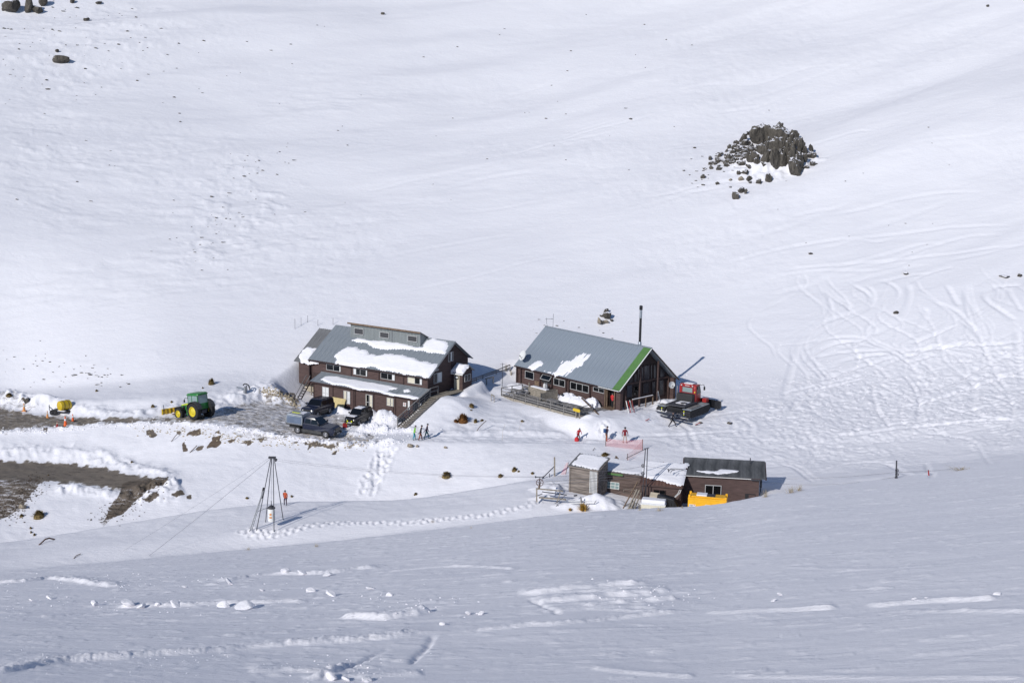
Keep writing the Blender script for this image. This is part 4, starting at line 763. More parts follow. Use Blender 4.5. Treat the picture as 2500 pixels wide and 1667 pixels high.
# ================================================================== deck lodge
def lodge_two():
    T=empty('ski_lodge',F2.M,'long single-storey brown lodge with grey iron roof and green edge strip behind the timber deck','lodge')
    e=(0,2.34); r=(5.16,6.81); rb=(10.19,2.42); sl2=(6.81-2.34)/5.16
    tz=lambda y:(2.34+(y)*sl2-.12) if y<5.16 else 6.69-(y-5.16)*.873
    MB().prism([(.35,-.4),(.35,2.5),(5.16,6.66),(9.85,2.55),(9.85,-.4)],-18.55,-3.0,'x').build('wall','board',T)
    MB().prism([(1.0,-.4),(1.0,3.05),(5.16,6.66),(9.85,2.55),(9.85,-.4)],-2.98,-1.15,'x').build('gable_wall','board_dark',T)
    boards(T,-18.55,-2.45,.35,-.2,2.45); boards(T,-.85,-.15,.35,-.2,2.5,mt='board'); boards(T,.35,.75,-.15,-.2,2.7,ax='x',sign=1)
    solid(T,'corner_wall','board',(-.85,-.17,.36,.8,-.3,2.6)); solid(T,'corner_wall','board',(-1.2,-.2,9.45,9.85,-.3,2.6)); boards(T,9.45,9.85,-.2,-.2,2.7,ax='x',sign=1)
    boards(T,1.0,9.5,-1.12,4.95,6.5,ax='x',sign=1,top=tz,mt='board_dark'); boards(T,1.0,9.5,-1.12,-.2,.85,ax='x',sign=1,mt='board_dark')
    roof(T,-18.6,-1.15,e,r); roof(T,-1.15,0,e,r,mt='green',sheet=.6); roof(T,-18.6,0,rb,r)
    solid(T,'ridge_cap','roof',(-18.6,0.02,5.02,5.30,6.79,6.87))
    b=MB(); b.bar((.03,-.02,2.27),(.03,5.16,6.74),.05,.2,(1,0,0)); b.build('bargeboard','curtain',T); b=MB(); b.bar((.03,5.16,6.74),(.03,10.21,2.36),.05,.24,(1,0,0)); b.build('bargeboard','board_dark',T)
    b=MB(); b.bx(-18.6,0,-.1,0,2.17,2.30); b.build('gutter','trim',T); b=MB(); b.bx(-3.4,.02,-.16,-.1,2.24,2.32); b.build('gutter_edge','curtain',T)
    b=MB()
    for x in (-18.4,-17.6,-13.95,-11.75,-9.25,-8.75,-5.1,-2.6,-.95): b.bx(x-.09,x+.09,.18,.34,-.3,2.4)
    b.build('wall_posts','trim',T,kind='stuff')
    # front windows
    for a,c,mu in [((403,682),(485,775),()),((676,750),(783,845),(.48,)),((836,785),(1010,903),(.34,.66)),((1055,835),(1160,905),(.5,))]:
        x0,x1,z0,z1=wpx(F2,c2,a,c,.3); window(T,x0,x1,z0,z1,.3,mull=mu,fw=.06)
    x0,x1,z0,z1=wpx(F2,c2,(560,718),(645,780),.2)
    h=MB(); h.hexa([(x0,-.05,z0),(x1,-.05,z0),(x1,0,z0),(x0,0,z0)],[(x0+.1,.27,z1),(x1+.1,.27,z1),(x1+.1,.3,z1),(x0+.1,.3,z1)]); hf=h.build('hatch','glass',T,label='top-hung hatch window propped open')
    h=MB()
    for q in (((x0,-.08,z0),(x1,-.08,z0)),((x0+.1,.25,z1),(x1+.1,.25,z1)),((x0,-.08,z0),(x0+.1,.25,z1)),((x1,-.08,z0),(x1+.1,.25,z1))): h.bar(q[0],q[1],.06,.06)
    h.build('frame','frame',hf)
    solid(T,'servery','blackm',(-13.75,-12.0,.28,.345,.95,1.9))
    sh=solid(T,'shutter','wood',(-15.0,-14.2,.24,.33,.35,.95)); solid(sh,'batten','wood',(-14.65,-14.55,.2,.24,.2,1.0))
    # doorway: dark recess with lit boards
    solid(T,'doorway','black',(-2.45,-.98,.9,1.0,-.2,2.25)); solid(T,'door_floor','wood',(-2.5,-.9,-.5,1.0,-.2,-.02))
    for x in (-2.5,-2.2,-.95): solid(T,'door_post','wood',(x-.06,x+.06,.16,.32,-.2,2.3))
    # glazed gable
    gx=-1.1
    def pane(TL,BR,gl='glass_grey',poly=None):
        pts=[F2.fx(*g2(*p),x=gx+.0) for p in (poly or [TL,(BR[0],TL[1]+(TL[1]-BR[1])*0),BR,(TL[0],BR[1])])]
        b=MB(); b.prism([(p.y,p.z) for p in pts],gx,gx+.03,'x'); w_=b.build('window',gl,T)
        b=MB()
        for p,q in zip(pts,pts[1:]+pts[:1]): b.bar((gx+.03,p.y,p.z),(gx+.03,q.y,q.z),.07,.06,(1,0,0))
        b.build('frame','trim',w_)
    for q in [((1160,650),(1215,650),(1215,795),(1160,805)),((1228,570),(1275,525),(1275,800),(1228,805)),((1300,520),(1338,515),(1338,775),(1300,790)),((1350,495),(1455,482),(1455,765),(1350,780)),((1475,478),(1505,474),(1505,745),(1475,752)),((1530,470),(1578,465),(1578,738),(1530,745)),((1592,465),(1622,470),(1622,735),(1592,740)),((1655,505),(1740,610),(1740,715),(1655,728)),((1060,780),(1135,680),(1135,820),(1060,830))]: pane(None,None,'glass_grey',q)
    for q in [((1115,895),(1135,892),(1135,1075),(1115,1080)),((1150,880),(1290,860),(1290,1040),(1150,1060)),((1330,830),(1440,812),(1440,1010),(1330,1030)),((1500,800),(1565,792),(1565,1010),(1500,1018)),((1640,770),(1730,760),(1730,1050),(1640,1060))]: pane(None,None,'glass_grey' if q[0][0]>1300 else 'glass',q)
    y0,y1,z0,z1=wpx(F2,g2,(1022,870),(1105,1080),x=gx); nb=solid(T,'notice_board','navy_grey',(gx,gx+.08,y0,y1,z0,z1)); solid(nb,'lettering','greycloth',*[(gx+.08,gx+.085,y0+.12,y1-.12,z1-.15-.16*i,z1-.12-.16*i) for i in range(6)])
    for (t_,bz) in (((1285,500),0),((1630,400),0),((1000,960),0)):
        p=F2.fx(*g2(*t_),x=-.25); b=MB(); b.bx(-.33,-.17,p.y-.08,p.y+.08,-.4,min(p.z,tz(p.y)-.02)); b.build('gable_post','board',T)
    b=MB(); b.bx(-1.1,-.98,1.0,9.4,2.55,2.78); b.build('cross_beam','board',T)
    return T
lodge_two()
e2,r2_=(0,2.34),(5.16,6.81)
snow_on('roof_snow',F2,e2,r2_,rplane(F2,[(480,262),(560,185),(640,145),(690,150),(715,190),(700,225),(640,250),(600,290),(540,295)],e2,r2_,d2),.12,'oval snow patch near the left eave of the deck lodge roof, beside the dish',11,hard=.3,step=.12)
snow_on('roof_snow',F2,e2,r2_,rplane(F2,[(880,375),(960,290),(1010,210),(1080,160),(1130,165),(1120,215),(1180,170),(1230,110),(1300,70),(1400,10),(1440,25),(1390,110),(1330,180),(1250,260),(1180,330),(1060,400),(960,395)],e2,r2_,d2),.06,'streaky snow running down the middle of the deck lodge roof',12,hard=.5,step=.09,rag=.5)
snow_on('roof_snow',F2,e2,r2_,rplane(F2,[(1130,380),(1200,300),(1300,190),(1400,90),(1490,50),(1510,90),(1440,130),(1380,220),(1320,270),(1230,300),(1160,380)],e2,r2_,d2),.07,'thin right-hand snow streak on the deck lodge roof',13,hard=.5,step=.09,rag=.5)
snow_on('roof_snow',F2,e2,r2_,rplane(F2,[(720,310),(770,302),(800,330),(870,330),(880,360),(820,350),(760,330)],e2,r2_,d2),.06,'small snow scrap at the eave above the open hatch window',14,hard=.2,step=.1)
# flue, antenna, dishes
b=empty('flue',F2.M,'tall black and silver stove flue standing behind the ridge of the deck lodge','chimney')
MB().tube((-2.9,6.2,5.0),(-2.9,6.2,9.9),.15,n=14).build('pipe','black',b,True); MB().tube((-2.9,6.2,9.9),(-2.9,6.2,10.9),.16,n=14).build('silver_section','alu',b,True); MB().lathe([(.17,10.9),(.2,10.95),(.2,11.35),(.12,11.42)],(-2.9,6.2,0)).build('cowl','black',b,True); MB().lathe([(.22,6.6),(.2,7.0),(.16,7.05)],(-2.9,6.2,0)).build('collar','alu',b,True)
b=empty('antenna',F2.M,'thin H-shaped aerial at the far left end of the deck lodge ridge','antenna')
MB().path([(-18.3,5.2,6.8),(-18.45,5.2,7.3),(-18.5,5.2,7.9)],.02).build('mast','dsteel',b); MB().tube((-18.7,5.2,7.75),(-17.2,5.2,7.95),.02,n=6).build('crossbar','dsteel',b); MB().tube((-17.25,5.2,6.85),(-17.2,5.2,8.6),.02,n=6).build('element','dsteel',b)
def dish(M_,rad,label,az,el,mount):
    T=empty('satellite_dish',M_,label,'satellite dish'); d=Vector((math.sin(R(az))*math.cos(R(el)),-math.cos(R(az))*math.cos(R(el)),math.sin(R(el))))
    prof=[(rad*t,.28*rad*t*t) for t in (0.01,.25,.5,.75,1)]; prof+=[(rad*1.0,.28*rad-.03),(rad*.5,.07*rad-.04),(0.01,-.04)]
    MB().lathe(prof,(0,0,0),d,24).build('reflector','curtain',T,True); MB().path([tuple(-d*.03),mount],.035).build('bracket','blackm',T)
    f_=MB(); tip=d*rad*.95-Vector((0,0,rad*.25)); f_.path([tuple(Vector((0,0,-rad*.95))),tuple(tip)],.02); f_.build('feed_arm','blackm',T); MB().tube(tip,tip-d*.14,.05,n=8).build('receiver','blackm',T)
p=F2.hit(*d2(425,100),(0,0,2.95),(0,-4.47,5.16)); 
dish(F2.M@Matrix.Translation(p+Vector((0,-.25,.35))),.66,'large grey satellite dish on the left end of the deck lodge roof',-10,22,(.15,.25,-.4))
dish(F2.M@Matrix.Translation(Vector((.12,8.75,1.95))),.42,'round white satellite dish on the gable wall near the snowcat',75,10,(-.3,.0,-.1))
# deck with rails, screens and tables
dk=empty('timber_deck',F2.M,'grey timber deck with post-and-rail balustrade along the front of the long lodge','deck')
for i in range(30):
    y=-5.62+i*.19
    b=MB(); b.bx(-14.5,-1.0,y,y+.175,-.10,-.05); b.build('deck_board','timber',dk)
b=MB(); b.bx(-14.5,-1.0,-5.68,-5.63,-.34,-.06); b.bx(-1.0,-.95,-5.65,-2.6,-.34,-.06); b.build('edge_beam','timber_w',dk)
b=MB()
for x in (-14.3,-10,-5.6,-1.1): b.bx(x-.06,x+.06,-5.6,-5.5,-1.3,-.1)
b.build('pile','timber_w',dk)
rail(dk,[(-14.4,-5.66,-.05),(-1.05,-5.66,-.05)],.95,every=2.2,rails=(1,.55,.25),drop=.6); rail(dk,[(-14.4,-5.66,-.05),(-14.4,-2.3,-.05)],.95,every=1.7,rails=(1,)); rail(dk,[(-1.05,-5.66,-.05),(-1.35,-2.9,-.05)],.95,every=2.7,rails=(1,.55,.25),drop=.8)
ws=empty('wind_screen',F2.M,'brown timber box screen with a snow-topped counter on the deck','screen')
solid(ws,'panel','timber_w',(-12.6,-9.6,-2.75,-2.68,-.05,1.0)); solid(ws,'panel','timber_w',(-9.6,-9.52,-2.75,-1.2,-.05,1.05)); solid(ws,'counter','snow',(-12.5,-9.7,-2.65,-2.1,.95,1.1),bevel=.04); solid(ws,'post','timber_w',(-12.72,-12.6,-2.8,-2.68,-.05,1.5))
ws=empty('wind_screen',F2.M,'second timber screen, angled, to the right of the snow-topped counter on the deck','screen')
solid(ws,'panel','timber_w',(-8.95,-8.88,-4.2,-1.6,-.05,1.0)); solid(ws,'post','timber_w',(-9.0,-8.84,-4.3,-4.2,-.05,1.1)); solid(ws,'post','timber_w',(-9.0,-8.84,-1.6,-1.5,-.05,1.1))
def table(x,y,a,lab):
    T=empty('picnic_table',F2.M@Matrix.Translation((x,y,-.05))@Matrix.Rotation(R(a),4,'Z'),lab,'table','picnic tables on the deck')
    for i in range(4): solid(T,'top_plank','timber',(-.9,.9,-.36+i*.185,-.36+i*.185+.17,.70,.74))
    for s in(-1,1):
        solid(T,'bench','timber',(-.9,.9,s*.72-.13,s*.72+.13,.42,.46))
    for s in(-1,1):
        b=MB(); b.bar((s*.65,-.72,0),(s*.65,-.2,.7),.05,.09); b.bar((s*.65,.72,0),(s*.65,.2,.7),.05,.09); b.bx(s*.65-.03,s*.65+.03,-.8,.8,.34,.42); b.build('trestle','timber',T)
table(-13.1,-4.3,4,'grey picnic table in the left corner of the deck'); table(-6.4,-4.4,-3,'grey picnic table behind the rail midway along the deck'); table(-3.0,-4.3,2,'grey picnic table at the right corner of the deck'); table(-13.2,-2.3,0,'grey picnic table nearest the lodge wall on the left of the deck')
for i,(x,y,h,lab) in enumerate([(-12.2,-.6,1.25,'pale tall gas bottle by the open hatch on the deck'),(-11.75,-.7,1.3,'green-grey tall gas bottle, right of the pale one, on the deck')]):
    T=empty('gas_bottle',F2.M@Matrix.Translation((x,y,-.05)),lab,'gas bottle'); MB().lathe([(.01,0),(.17,.02),(.19,.08),(.19,h-.2),(.12,h-.07),(.05,h-.02),(.01,h)]).build('bottle',['curtain','steel'][i],T,True); MB().lathe([(.09,h-.06),(.09,h+.09)],cap=False,n=12).build('collar','steel',T)
pa,pb=F2.fz(*c2(940,945),z=.95),F2.fz(*c2(1130,1130),z=-.25)
o=MB().bar(pa,pb,.2,.05).build('loose_plank','wood'); o.matrix_world=F2.M; tag(o,'long loose plank leaning over the right end of the deck','plank')
p=F2.fz(*c2(870,1062),z=.75); T=empty('trail_sign',F2.M@Matrix.Translation((-1.0,-5.85,0)),'yellow rounded board on two short posts at the deck corner','sign')
b=MB(); b.prism([(-.55,.62),(-.45,.52),(.5,.50),(.62,.60),(.6,.80),(.5,.86),(-.4,.86),(-.55,.76)],-.03,.03,'y'); b.build('board','tank',T); 
for s in(-.1,.45): solid(T,'post','timber_w',(s-.06,s+.06,.04,.14,-1.2,.55))
sh_=[(-14.2,-.1),(-12.9,-.1)]
def heap(F_,x,y,rx,ry,h,label,seed,a=0):
    b=MB(); n=28; m_=9; vs_=[];fs=[]
    for j in range(m_+1):
        q=j/m_
        for i in range(n):
            t=2*PI*i/n; rr_=1+.28*float(fbm(np.array([math.cos(t)*2+seed]),np.array([math.sin(t)*2+j*.3]),2,seed)[0]); hh=h*(1-q**2.6)*(1+.25*float(fbm(np.array([q*3+i*.4]),np.array([seed+i*.2]),2,seed)[0])); vs_.append((x+rx*q*rr_*math.cos(t),y+ry*q*rr_*math.sin(t),hh-.06))
    for j in range(m_):
        for i in range(n): fs.append((j*n+i,(j+1)*n+i,(j+1)*n+(i+1)%n,j*n+(i+1)%n))
    b.add(vs_,fs); o=b.build('snow_heap','snow',None,True); o.matrix_world=F_.M; return tag(o,label,'snow',None,'stuff')
heap(F2,-16.2,-1.6,2.2,1.4,.55,'snow heaped against the lodge wall left of the box screen',1); heap(F2,-7.6,-.9,1.9,1.0,.85,'tall cut snow heap against the wall below the triple window',2); heap(F2,-5.6,-1.2,2.2,.95,.8,'snow heap shovelled back from the deck below the double window',3); heap(F2,-3.7,-.75,1.3,.8,.95,'blocky snow heap immediately left of the doorway',4); heap(F2,-10.6,-.8,1.2,.8,.5,'low snow heap behind the screens on the deck',5)
b=MB(); b.lathe([(.01,0),(.16,.0),(.2,.12),(.15,.2),(.01,.22)],(0,0,0)); o=b.build('tub','blackm',None,True); o.matrix_world=F2.M@Matrix.Translation((-7.9,-1.7,.62)); tag(o,'small dark tub lying on the snow heap below the triple window','tub')
# skis and rail by the gable
def skis(u,v,label,cols,gx_=1.3,lean=.25):
    p=F2.fx(*g2(u,v),x=gx_); T=empty('skis',F2.M@Matrix.Translation((gx_,p.y,.0)),label,'skis')
    for k,c in enumerate(cols):
        b=MB(); o_=k*.16; b.hexa([(-.0+o_,-.05+o_,-.1),(.1+o_,-.05+o_,-.1),(.1+o_,-.02+o_,-.1),(o_,-.02+o_,-.1)],[(o_-.4,-.05-.1+o_,1.3),(o_-.3,-.15+o_,1.3),(o_-.3,-.12+o_,1.3),(o_-.4,-.12+o_,1.3)]); b.build('ski',c,T)
skis(1060,1300,'pair of red and white skis stuck in the snow at the gable corner',('white','red')); skis(1130,1290,'second pair of pale skis just right of the red pair',('curtain','crimson'))
fr=empty('ski_rack',F2.M,'snow-topped horizontal rail in front of the glazed gable','rack'); MB().bar((.3,1.9,1.05),(.3,5.4,1.12),.08,.1).build('rail','wood',fr); MB().bar((.3,1.95,1.13),(.3,5.35,1.2),.12,.06).build('snow_strip','snow',fr)
for y in(1.9,4.2,5.4): solid(fr,'post','wood',(.25,.35,y-.05,y+.05,-.4,1.08))
T=empty('ski_bundle',F2.M@Matrix.Translation((1.3,5.6,.2)),'white-tipped skis and poles propped at the right end of the gable rail','skis')
for k,(dx,dy,c) in enumerate([(0,.2,'white'),(.12,-.1,'steel'),(-.1,.35,'white')]): MB().bar((dx,dy,-.2),(dx-.3,dy-.35,1.55),.09,.03).build('ski',c,T)
MB().bar((.3,.6,.0),(-.1,-.5,.25),.1,.03).build('fallen_ski','dsteel',T)
def pr(u,v,r):
    a,t=azt(u,v); return Vector((r*math.sin(a),r*math.cos(a),CZ+r*float(t)))
def rng(p): return math.hypot(p.x,p.y)
def ppm(p): return F/rng(p)
# ================================================================== pump sheds
def shed(F_,L,yb,zb,label,wall,roofm,mt_side=None,fw=.12,base=-1.2,name='shed',roof_over=.1,sheet=.7):
    T=empty(name,F_.M,label,'shed'); h=-F_.I.to_translation().z*0
    return T
def shed_body(T,L,yb,zb,h,wall,roofm,base=-1.3,bh=.16,side=None,sheet=.7,cap=True,xr=0):
    """mono-pitch shed: eave at y=0,z=h rising to (yb,zb)"""
    s=(zb-h)/yb
    MB().prism([(.12,base),(.12,h-.1+.12*s),(yb-.1,zb-.14),(yb-.1,base)],-L+.1,-.1,'x').build('wall',side or wall,T)
    boards(T,-L+.1,-.1,.12,base+.6,h-.1,h=bh,mt=wall); boards(T,.12,yb-.1,-.1,base+.6,zb-.1,h=bh,mt=side or wall,ax='x',sign=1,top=lambda y:h-.12+y*s)
    roof(T,-L,xr,(-.08,h-.08*s),(yb,zb),mt=roofm,sheet=sheet,corr=.003 if xr else .02)
    b=MB(); b.bx(-L,0,-.12,-.08,h-.16,h-.02); b.build('fascia',wall,T)
    MB().bar((.02+xr,-.1,h-.1),(.02+xr,yb,zb-.1),.04,.16,(1,0,0)).build('bargeboard',wall,T); MB().bar((-L-.02,-.1,h-.1),(-L-.02,yb,zb-.1),.04,.16,(1,0,0)).build('bargeboard',wall,T)
def back2(F_,u,v,y): return y,F_.fy(u,v,y=y).z
def back(F_,u,v,x): p=F_.fx(u,v,x=x); return p.y,p.z
HA=2.75; FA=Frame(*h4(1390,385),127.5,R(61),HA); LA=-FA.fy(*h4(800,280)).x; ya,za=back(FA,*h4(1020,45),-LA)
T=empty('shed',FA.M,'weathered grey board shed, tallest and leftmost of the sheds, with snowy roof','shed')
shed_body(T,LA,ya,za,HA,'weather','roof_old',base=-1.0,bh=.19)
b=MB(); x=-.95
while x<-.12: b.bx(x,x+.07,.05,.10,.3,HA-.2); x+=.14
b.build('clear_sheet','curtain',T,kind='stuff'); solid(T,'corner_board','weather',(-LA+.04,-LA+.2,.04,.12,-.6,HA-.1))
snow_on('roof_snow',FA,(0,HA),(ya,za),[(-LA+.25,.15),(-.15,.12),(-.1,math.hypot(ya,za-HA)-.3),(-.8,math.hypot(ya,za-HA)-.05),(-LA+.2,math.hypot(ya,za-HA)-.1)],.05,'snow sheet covering the roof of the tall weathered shed',21,hard=.2,step=.12)
HB=2.0; FB=Frame(*h4(2250,490),128.6,R(68),HB); LB=-FB.fy(*h4(1400,430)).x; yb_,zb_=back2(FB,1592,1131,3.4)
T=empty('shed',FB.M,'low faded brown shed with a six-pane window and green roof edge, middle of the row','shed')
shed_body(T,LB,yb_,zb_,HB,'weather_b','roof_old',base=-1.0)
x0,x1,z0,z1=wpx(FB,h4,(1555,600),(1800,765),.05); window(T,x0,x1,z0,z1,.05,mull=(.34,.67),bar=(.5,),fr='white',gl='glass_cab',fw=.04)
x0,x1,z0,z1=wpx(FB,h4,(1885,745),(2160,860),.05); window(T,x0,x1,z0,z1,.05,fr='weather',gl='weather_b',fw=.05,name='hatch')
x0,x1,z0,z1=wpx(FB,h4,(1575,430),(1870,505),-.13); solid(T,'green_fascia','green',(x0,x1,-.17,-.125,z0,z1))
tB=math.hypot(yb_,zb_-HB); snow_on('roof_snow',FB,(0,HB),(yb_,zb_),[(-LB+.1,.1),(0,.12),(0,tB),(-LB+.1,tB)],.09,'deep smooth snow on the low middle shed roof',22,hard=.25,step=.13)
HC_=1.75; FC=Frame(1665,1189,127.0,R(76),HC_); LC=-FC.fy(1563,1185).x; yc,zc_=back2(FC,1690,1133,3.8)
T=empty('shed',FC.M,'brown shed with rust-streaked iron roof edge beside the gap, behind the black tank','shed')
shed_body(T,LC,yc,zc_,HC_,'board','rust',base=-1.2)
x0,x1,z0,z1=wpx(FC,h5,(210,553),(380,625),.05); window(T,x0,x1,z0,z1,.05,mull=(.5,),fr='trim',fw=.045)
tC=math.hypot(yc,zc_-HC_); snow_on('roof_snow',FC,(0,HC_),(yc,zc_),[(-LC-.1,1.05),(-LC*.6,.95),(-LC*.3,.5),(-.15,.25),(0,.4),(.05,tC),(-LC-.1,tC)],.08,'snow on the rust-streaked shed roof, ragged along the front',23,hard=.3,step=.12)
b=MB(); p1=FC.M@Vector((-.05,-.2,1.55)); p2=p1+Vector((-.5,-.3,-.6)); p3=p1+Vector((-1.6,-.4,-1.15))
o=b.path([p1,p1+Vector((-.12,-.1,-.3)),p2,p2+Vector((-.5,-.05,-.35)),p3],.035).path([p1+Vector((-.15,0,0)),p1+Vector((-.3,-.1,-.35)),p2+Vector((-.2,0,-.1)),p3+Vector((-.1,0,.05))],.03).build('white_hoses','curtain',None,True); tag(o,'two white hoses curving from the rusty shed eave to the black tank','hose')
o=MB().path([pr(1633,1149,128),pr(1638,1144,128.2),pr(1650,1144,128.8),pr(1680,1147,130)],.035).path([pr(1637,1154,127.6),pr(1640,1148,127.8),pr(1648,1147,128.4)],.03).build('vent_pipe','dsteel',None,True); tag(o,'bent dark pipes arching over the snowy shed roof beside the right-hand hut','pipe')
o=MB().tube(pr(1633,1152,128),pr(1631,1144,128),.05).build('vent_head','dsteel',o,True)
HD=2.6; FD=Frame(*h5(1745,400),129.2,R(82),HD); LD=-FD.fy(*h5(635,372)).x; yd,zd=back2(FD,*h5(1890,155),3.5)
T=empty('hut',FD.M,'brown board hut with dark stained roof and black slider window, right end of the row','hut')
shed_body(T,LD,yd,zd,HD,'board','roof_dark',base=-1.4,side='board_dark',sheet=1.1,xr=.5)
x0,x1,z0,z1=wpx(FD,h5,(950,485),(1178,645),.05); window(T,x0,x1,z0,z1,.05,mull=(.5,),fw=.06)
x0,x1,z0,z1=wpx(FD,h5,(1525,615),(1665,720),.06); g_=solid(T,'low_door','black',(x0,x1,.04,.09,z0-.5,z1)); solid(g_,'leaf','board',(x0+.35,x1,.0,.04,z0-.5,z1-.08))
solid(T,'gutter','curtain',(-LD,-.9,-.17,-.13,HD-.1,HD-.04)); solid(T,'gutter_end','dsteel',(-.9,0,-.2,-.1,HD-.2,HD-.06)); MB().tube((-.95,yd*.8,zd-.2),(-.95,yd*.8,zd+.45),.05).build('vent','dsteel',T); MB().tube((.12,1.0,1.0),(.12,1.0,HD),.05).build('downpipe','black',T); solid(T,'meter_box','dsteel',(.0,.2,.6,1.0,1.5,2.2))
snow_on('roof_snow',FD,(0,HD),(yd,zd),rplane(FD,[(840,290),(950,285),(1090,298),(1180,270),(1300,275),(1425,285),(1415,310),(1330,318),(1220,330),(1150,345),(1060,325),(920,318)],(0,HD),(yd,zd),h5),.06,'thin snow patch across the dark roof of the right-hand hut',24,hard=.3,step=.1)
# yellow container
FY=Frame(*h5(1258,712),125.0,R(77),1.5); LY=-FY.fy(*h5(705,668)).x
T=empty('storage_container',FY.M,'bright yellow steel container, half buried, in front of the right-hand hut','container')
solid(T,'body','box_yellow',(-LY,0,0,1.5,-1.0,1.5),bevel=.03); solid(T,'lid','box_yellow',(-LY+.15,-.15,.2,1.3,1.5,1.62),bevel=.02)
b=MB()
for x in(-LY+.02,-.2):
    for y in(.05,1.25): solid(T,'corner_lug','box_yellow',(x,x+.2,y,y+.2,1.5,1.74),bevel=.02)
solid(T,'rib','box_yellow',(-LY,0,-.04,0,1.36,1.46)); solid(T,'snow_cap','snow',(-LY+.75,-LY+1.75,.3,1.2,1.62,1.74),bevel=.05); solid(T,'tarp','dsteel',(-LY+1.7,-LY+2.5,.3,1.2,1.62,1.66))
solid(T,'label_plate','white',(-LY+.12,-LY+.72,-.012,-.005,.62,.84)); solid(T,'label_print','blackm',(-LY+.15,-LY+.5,-.016,-.012,.75,.80),(-LY+.15,-LY+.45,-.016,-.012,.68,.70)); solid(T,'label_mark','red',(-LY+.55,-LY+.68,-.016,-.012,.76,.82)); solid(T,'name_strip','curtain',(-LY+1.65,-LY+2.4,-.012,-.005,.82,.92)); 
b=MB(); x=-LY+1.7
for k in range(8): b.bx(x,x+.045,-.016,-.012,.845,.895); x+=.085
b.build('lettering','timber_w',T,kind='stuff')
# white crate with snow, black tank, beige board
FW=Frame(*h5(375,780),124.5,R(76),1.0); LW=-FW.fy(*h5(28,745)).x
T=empty('crate',FW.M,'white plastic crate piled with snow, left of the black tank','crate'); solid(T,'body','cream',(-LW,0,0,1.0,-.6,1.0),bevel=.03); solid(T,'rim','curtain',(-LW-.04,.04,-.04,1.04,.88,1.0)); o=solid(T,'snow_cap','snow',(-LW+.02,0,.0,1.0,.98,1.38),bevel=.12)
T=empty('tank',FW.M@Matrix.Translation((.5,1.3,0)),'black ribbed tank behind the snow-topped crate','tank'); b=MB(); b.prism([(-1.55,-.6),(.75,-.6),(.62,.6),(.2,1.35),(-1.4,1.65)],-.5,.5,'y'); b.build('body','black',T,bevel=.06)
for x in(-.2,.1,.4): MB().bar((x,-.56,-.4),(x-.15,-.56,1.0),.06,.05).build('rib','black',T)
T=FW.M@Matrix.Translation((-1.25,.9,0)); b=MB(); b.hexa([(-.6,.2,.6),(.3,.2,.6),(.3,.24,.6),(-.6,.24,.6)],[(-.35,.5,1.75),(.5,.5,1.7),(.5,.54,1.7),(-.35,.54,1.75)]); o=b.build('board_sheet','pine'); o.matrix_world=T; tag(o,'beige sheet of board propped behind the snow-topped crate','board')
# leaning poles and planks
lp=[((2150,760),(1960,1180)),((2200,770),(2010,1190)),((2170,800),(2040,1200)),((2230,830),(2080,1205)),((2120,820),(1990,1180))]
for i,(a,c) in enumerate(lp):
    b=MB(); b.bar(pr(*h4(*c),125.0+i*.12),pr(*h4(*a),125.9+i*.1),.11,.05); o=b.build('leaning_plank','timber_w'); tag(o,'split grey-green plank leaning at the rusty shed, %s of five'%['second from the left','fourth from the left','middle one','rightmost','leftmost'][i],'plank','planks leaning between the sheds')
o=MB().bar(pr(*h4(1875,1140),124.8),pr(*h4(2165,610),126.2),.09,.09).build('leaning_pole','wood'); tag(o,'long dark leaning pole left of the plank bundle','pole')
o=MB().bar(pr(*h4(1890,1110),125),pr(*h4(2080,1000),125.6),.06,.06).build('brace_pole','timber'); tag(o,'short grey pole crossing the foot of the leaning pole','pole')
T=empty('wire_coil',pr(*h4(2140,1130),125.4),'dark coil of wire and netting at the foot of the planks','coil')
for k in range(5):
    b=MB(); n=14; a0=k*.7; pts=[(.33*math.cos(2*PI*i/n)*math.cos(a0),.33*math.cos(2*PI*i/n)*math.sin(a0)*.5,.4*math.sin(2*PI*i/n)+.1) for i in range(n+1)]; b.path(pts,.015,4); b.build('loop','dsteel',T)
# pulley tower standing between the sheds, return wheel and frame on the left
def wheel(T,p,rad,ax=(0,1,0),mt='rsteel',w_=.05,sp=6):
    p=Vector(p); d=Vector(ax).normalized(); a=d.orthogonal().normalized(); b_=d.cross(a)
    MB().lathe([(rad-.05,-w_),(rad,-w_),(rad,w_),(rad-.05,w_),(rad-.05,-w_)],p,d,20,False).build('rim',mt,T)
    b=MB()
    for i in range(sp): t=2*PI*i/sp; b.bar(p,p+(a*math.cos(t)+b_*math.sin(t))*(rad-.03),.035,.035)
    b.build('spokes',mt,T)
base=pr(1572,1182,126.6); top1=pr(1577.5,1095,126.6)
T=empty('pulley_tower',Matrix.Translation(base),'tall twin-pole steel tower with small pulleys between the middle sheds','tower')
up=top1-base
for dx in(-.12,.22): MB().tube((dx-.0,0,-1.5),(up.x+dx*.6,up.y,up.z),.045,n=8).build('pole','dsteel',T)
MB().tube((up.x-.15,up.y,up.z),(up.x+.3,up.y,up.z+.05),.04).build('crossbar','dsteel',T); MB().path([(up.x-.1,0,up.z-.05),(up.x-1.2,-.2,up.z-.55),(up.x-1.9,-.3,up.z-.9)],.03).build('arm','dsteel',T)
for z in(1.1,.25): 
    q=pr(1572,1136 if z>1 else 1155,126.5)-base; wheel(T,(q.x-.1,q.y-.1,q.z),.17,(0,1,0),'dsteel',.03,4)
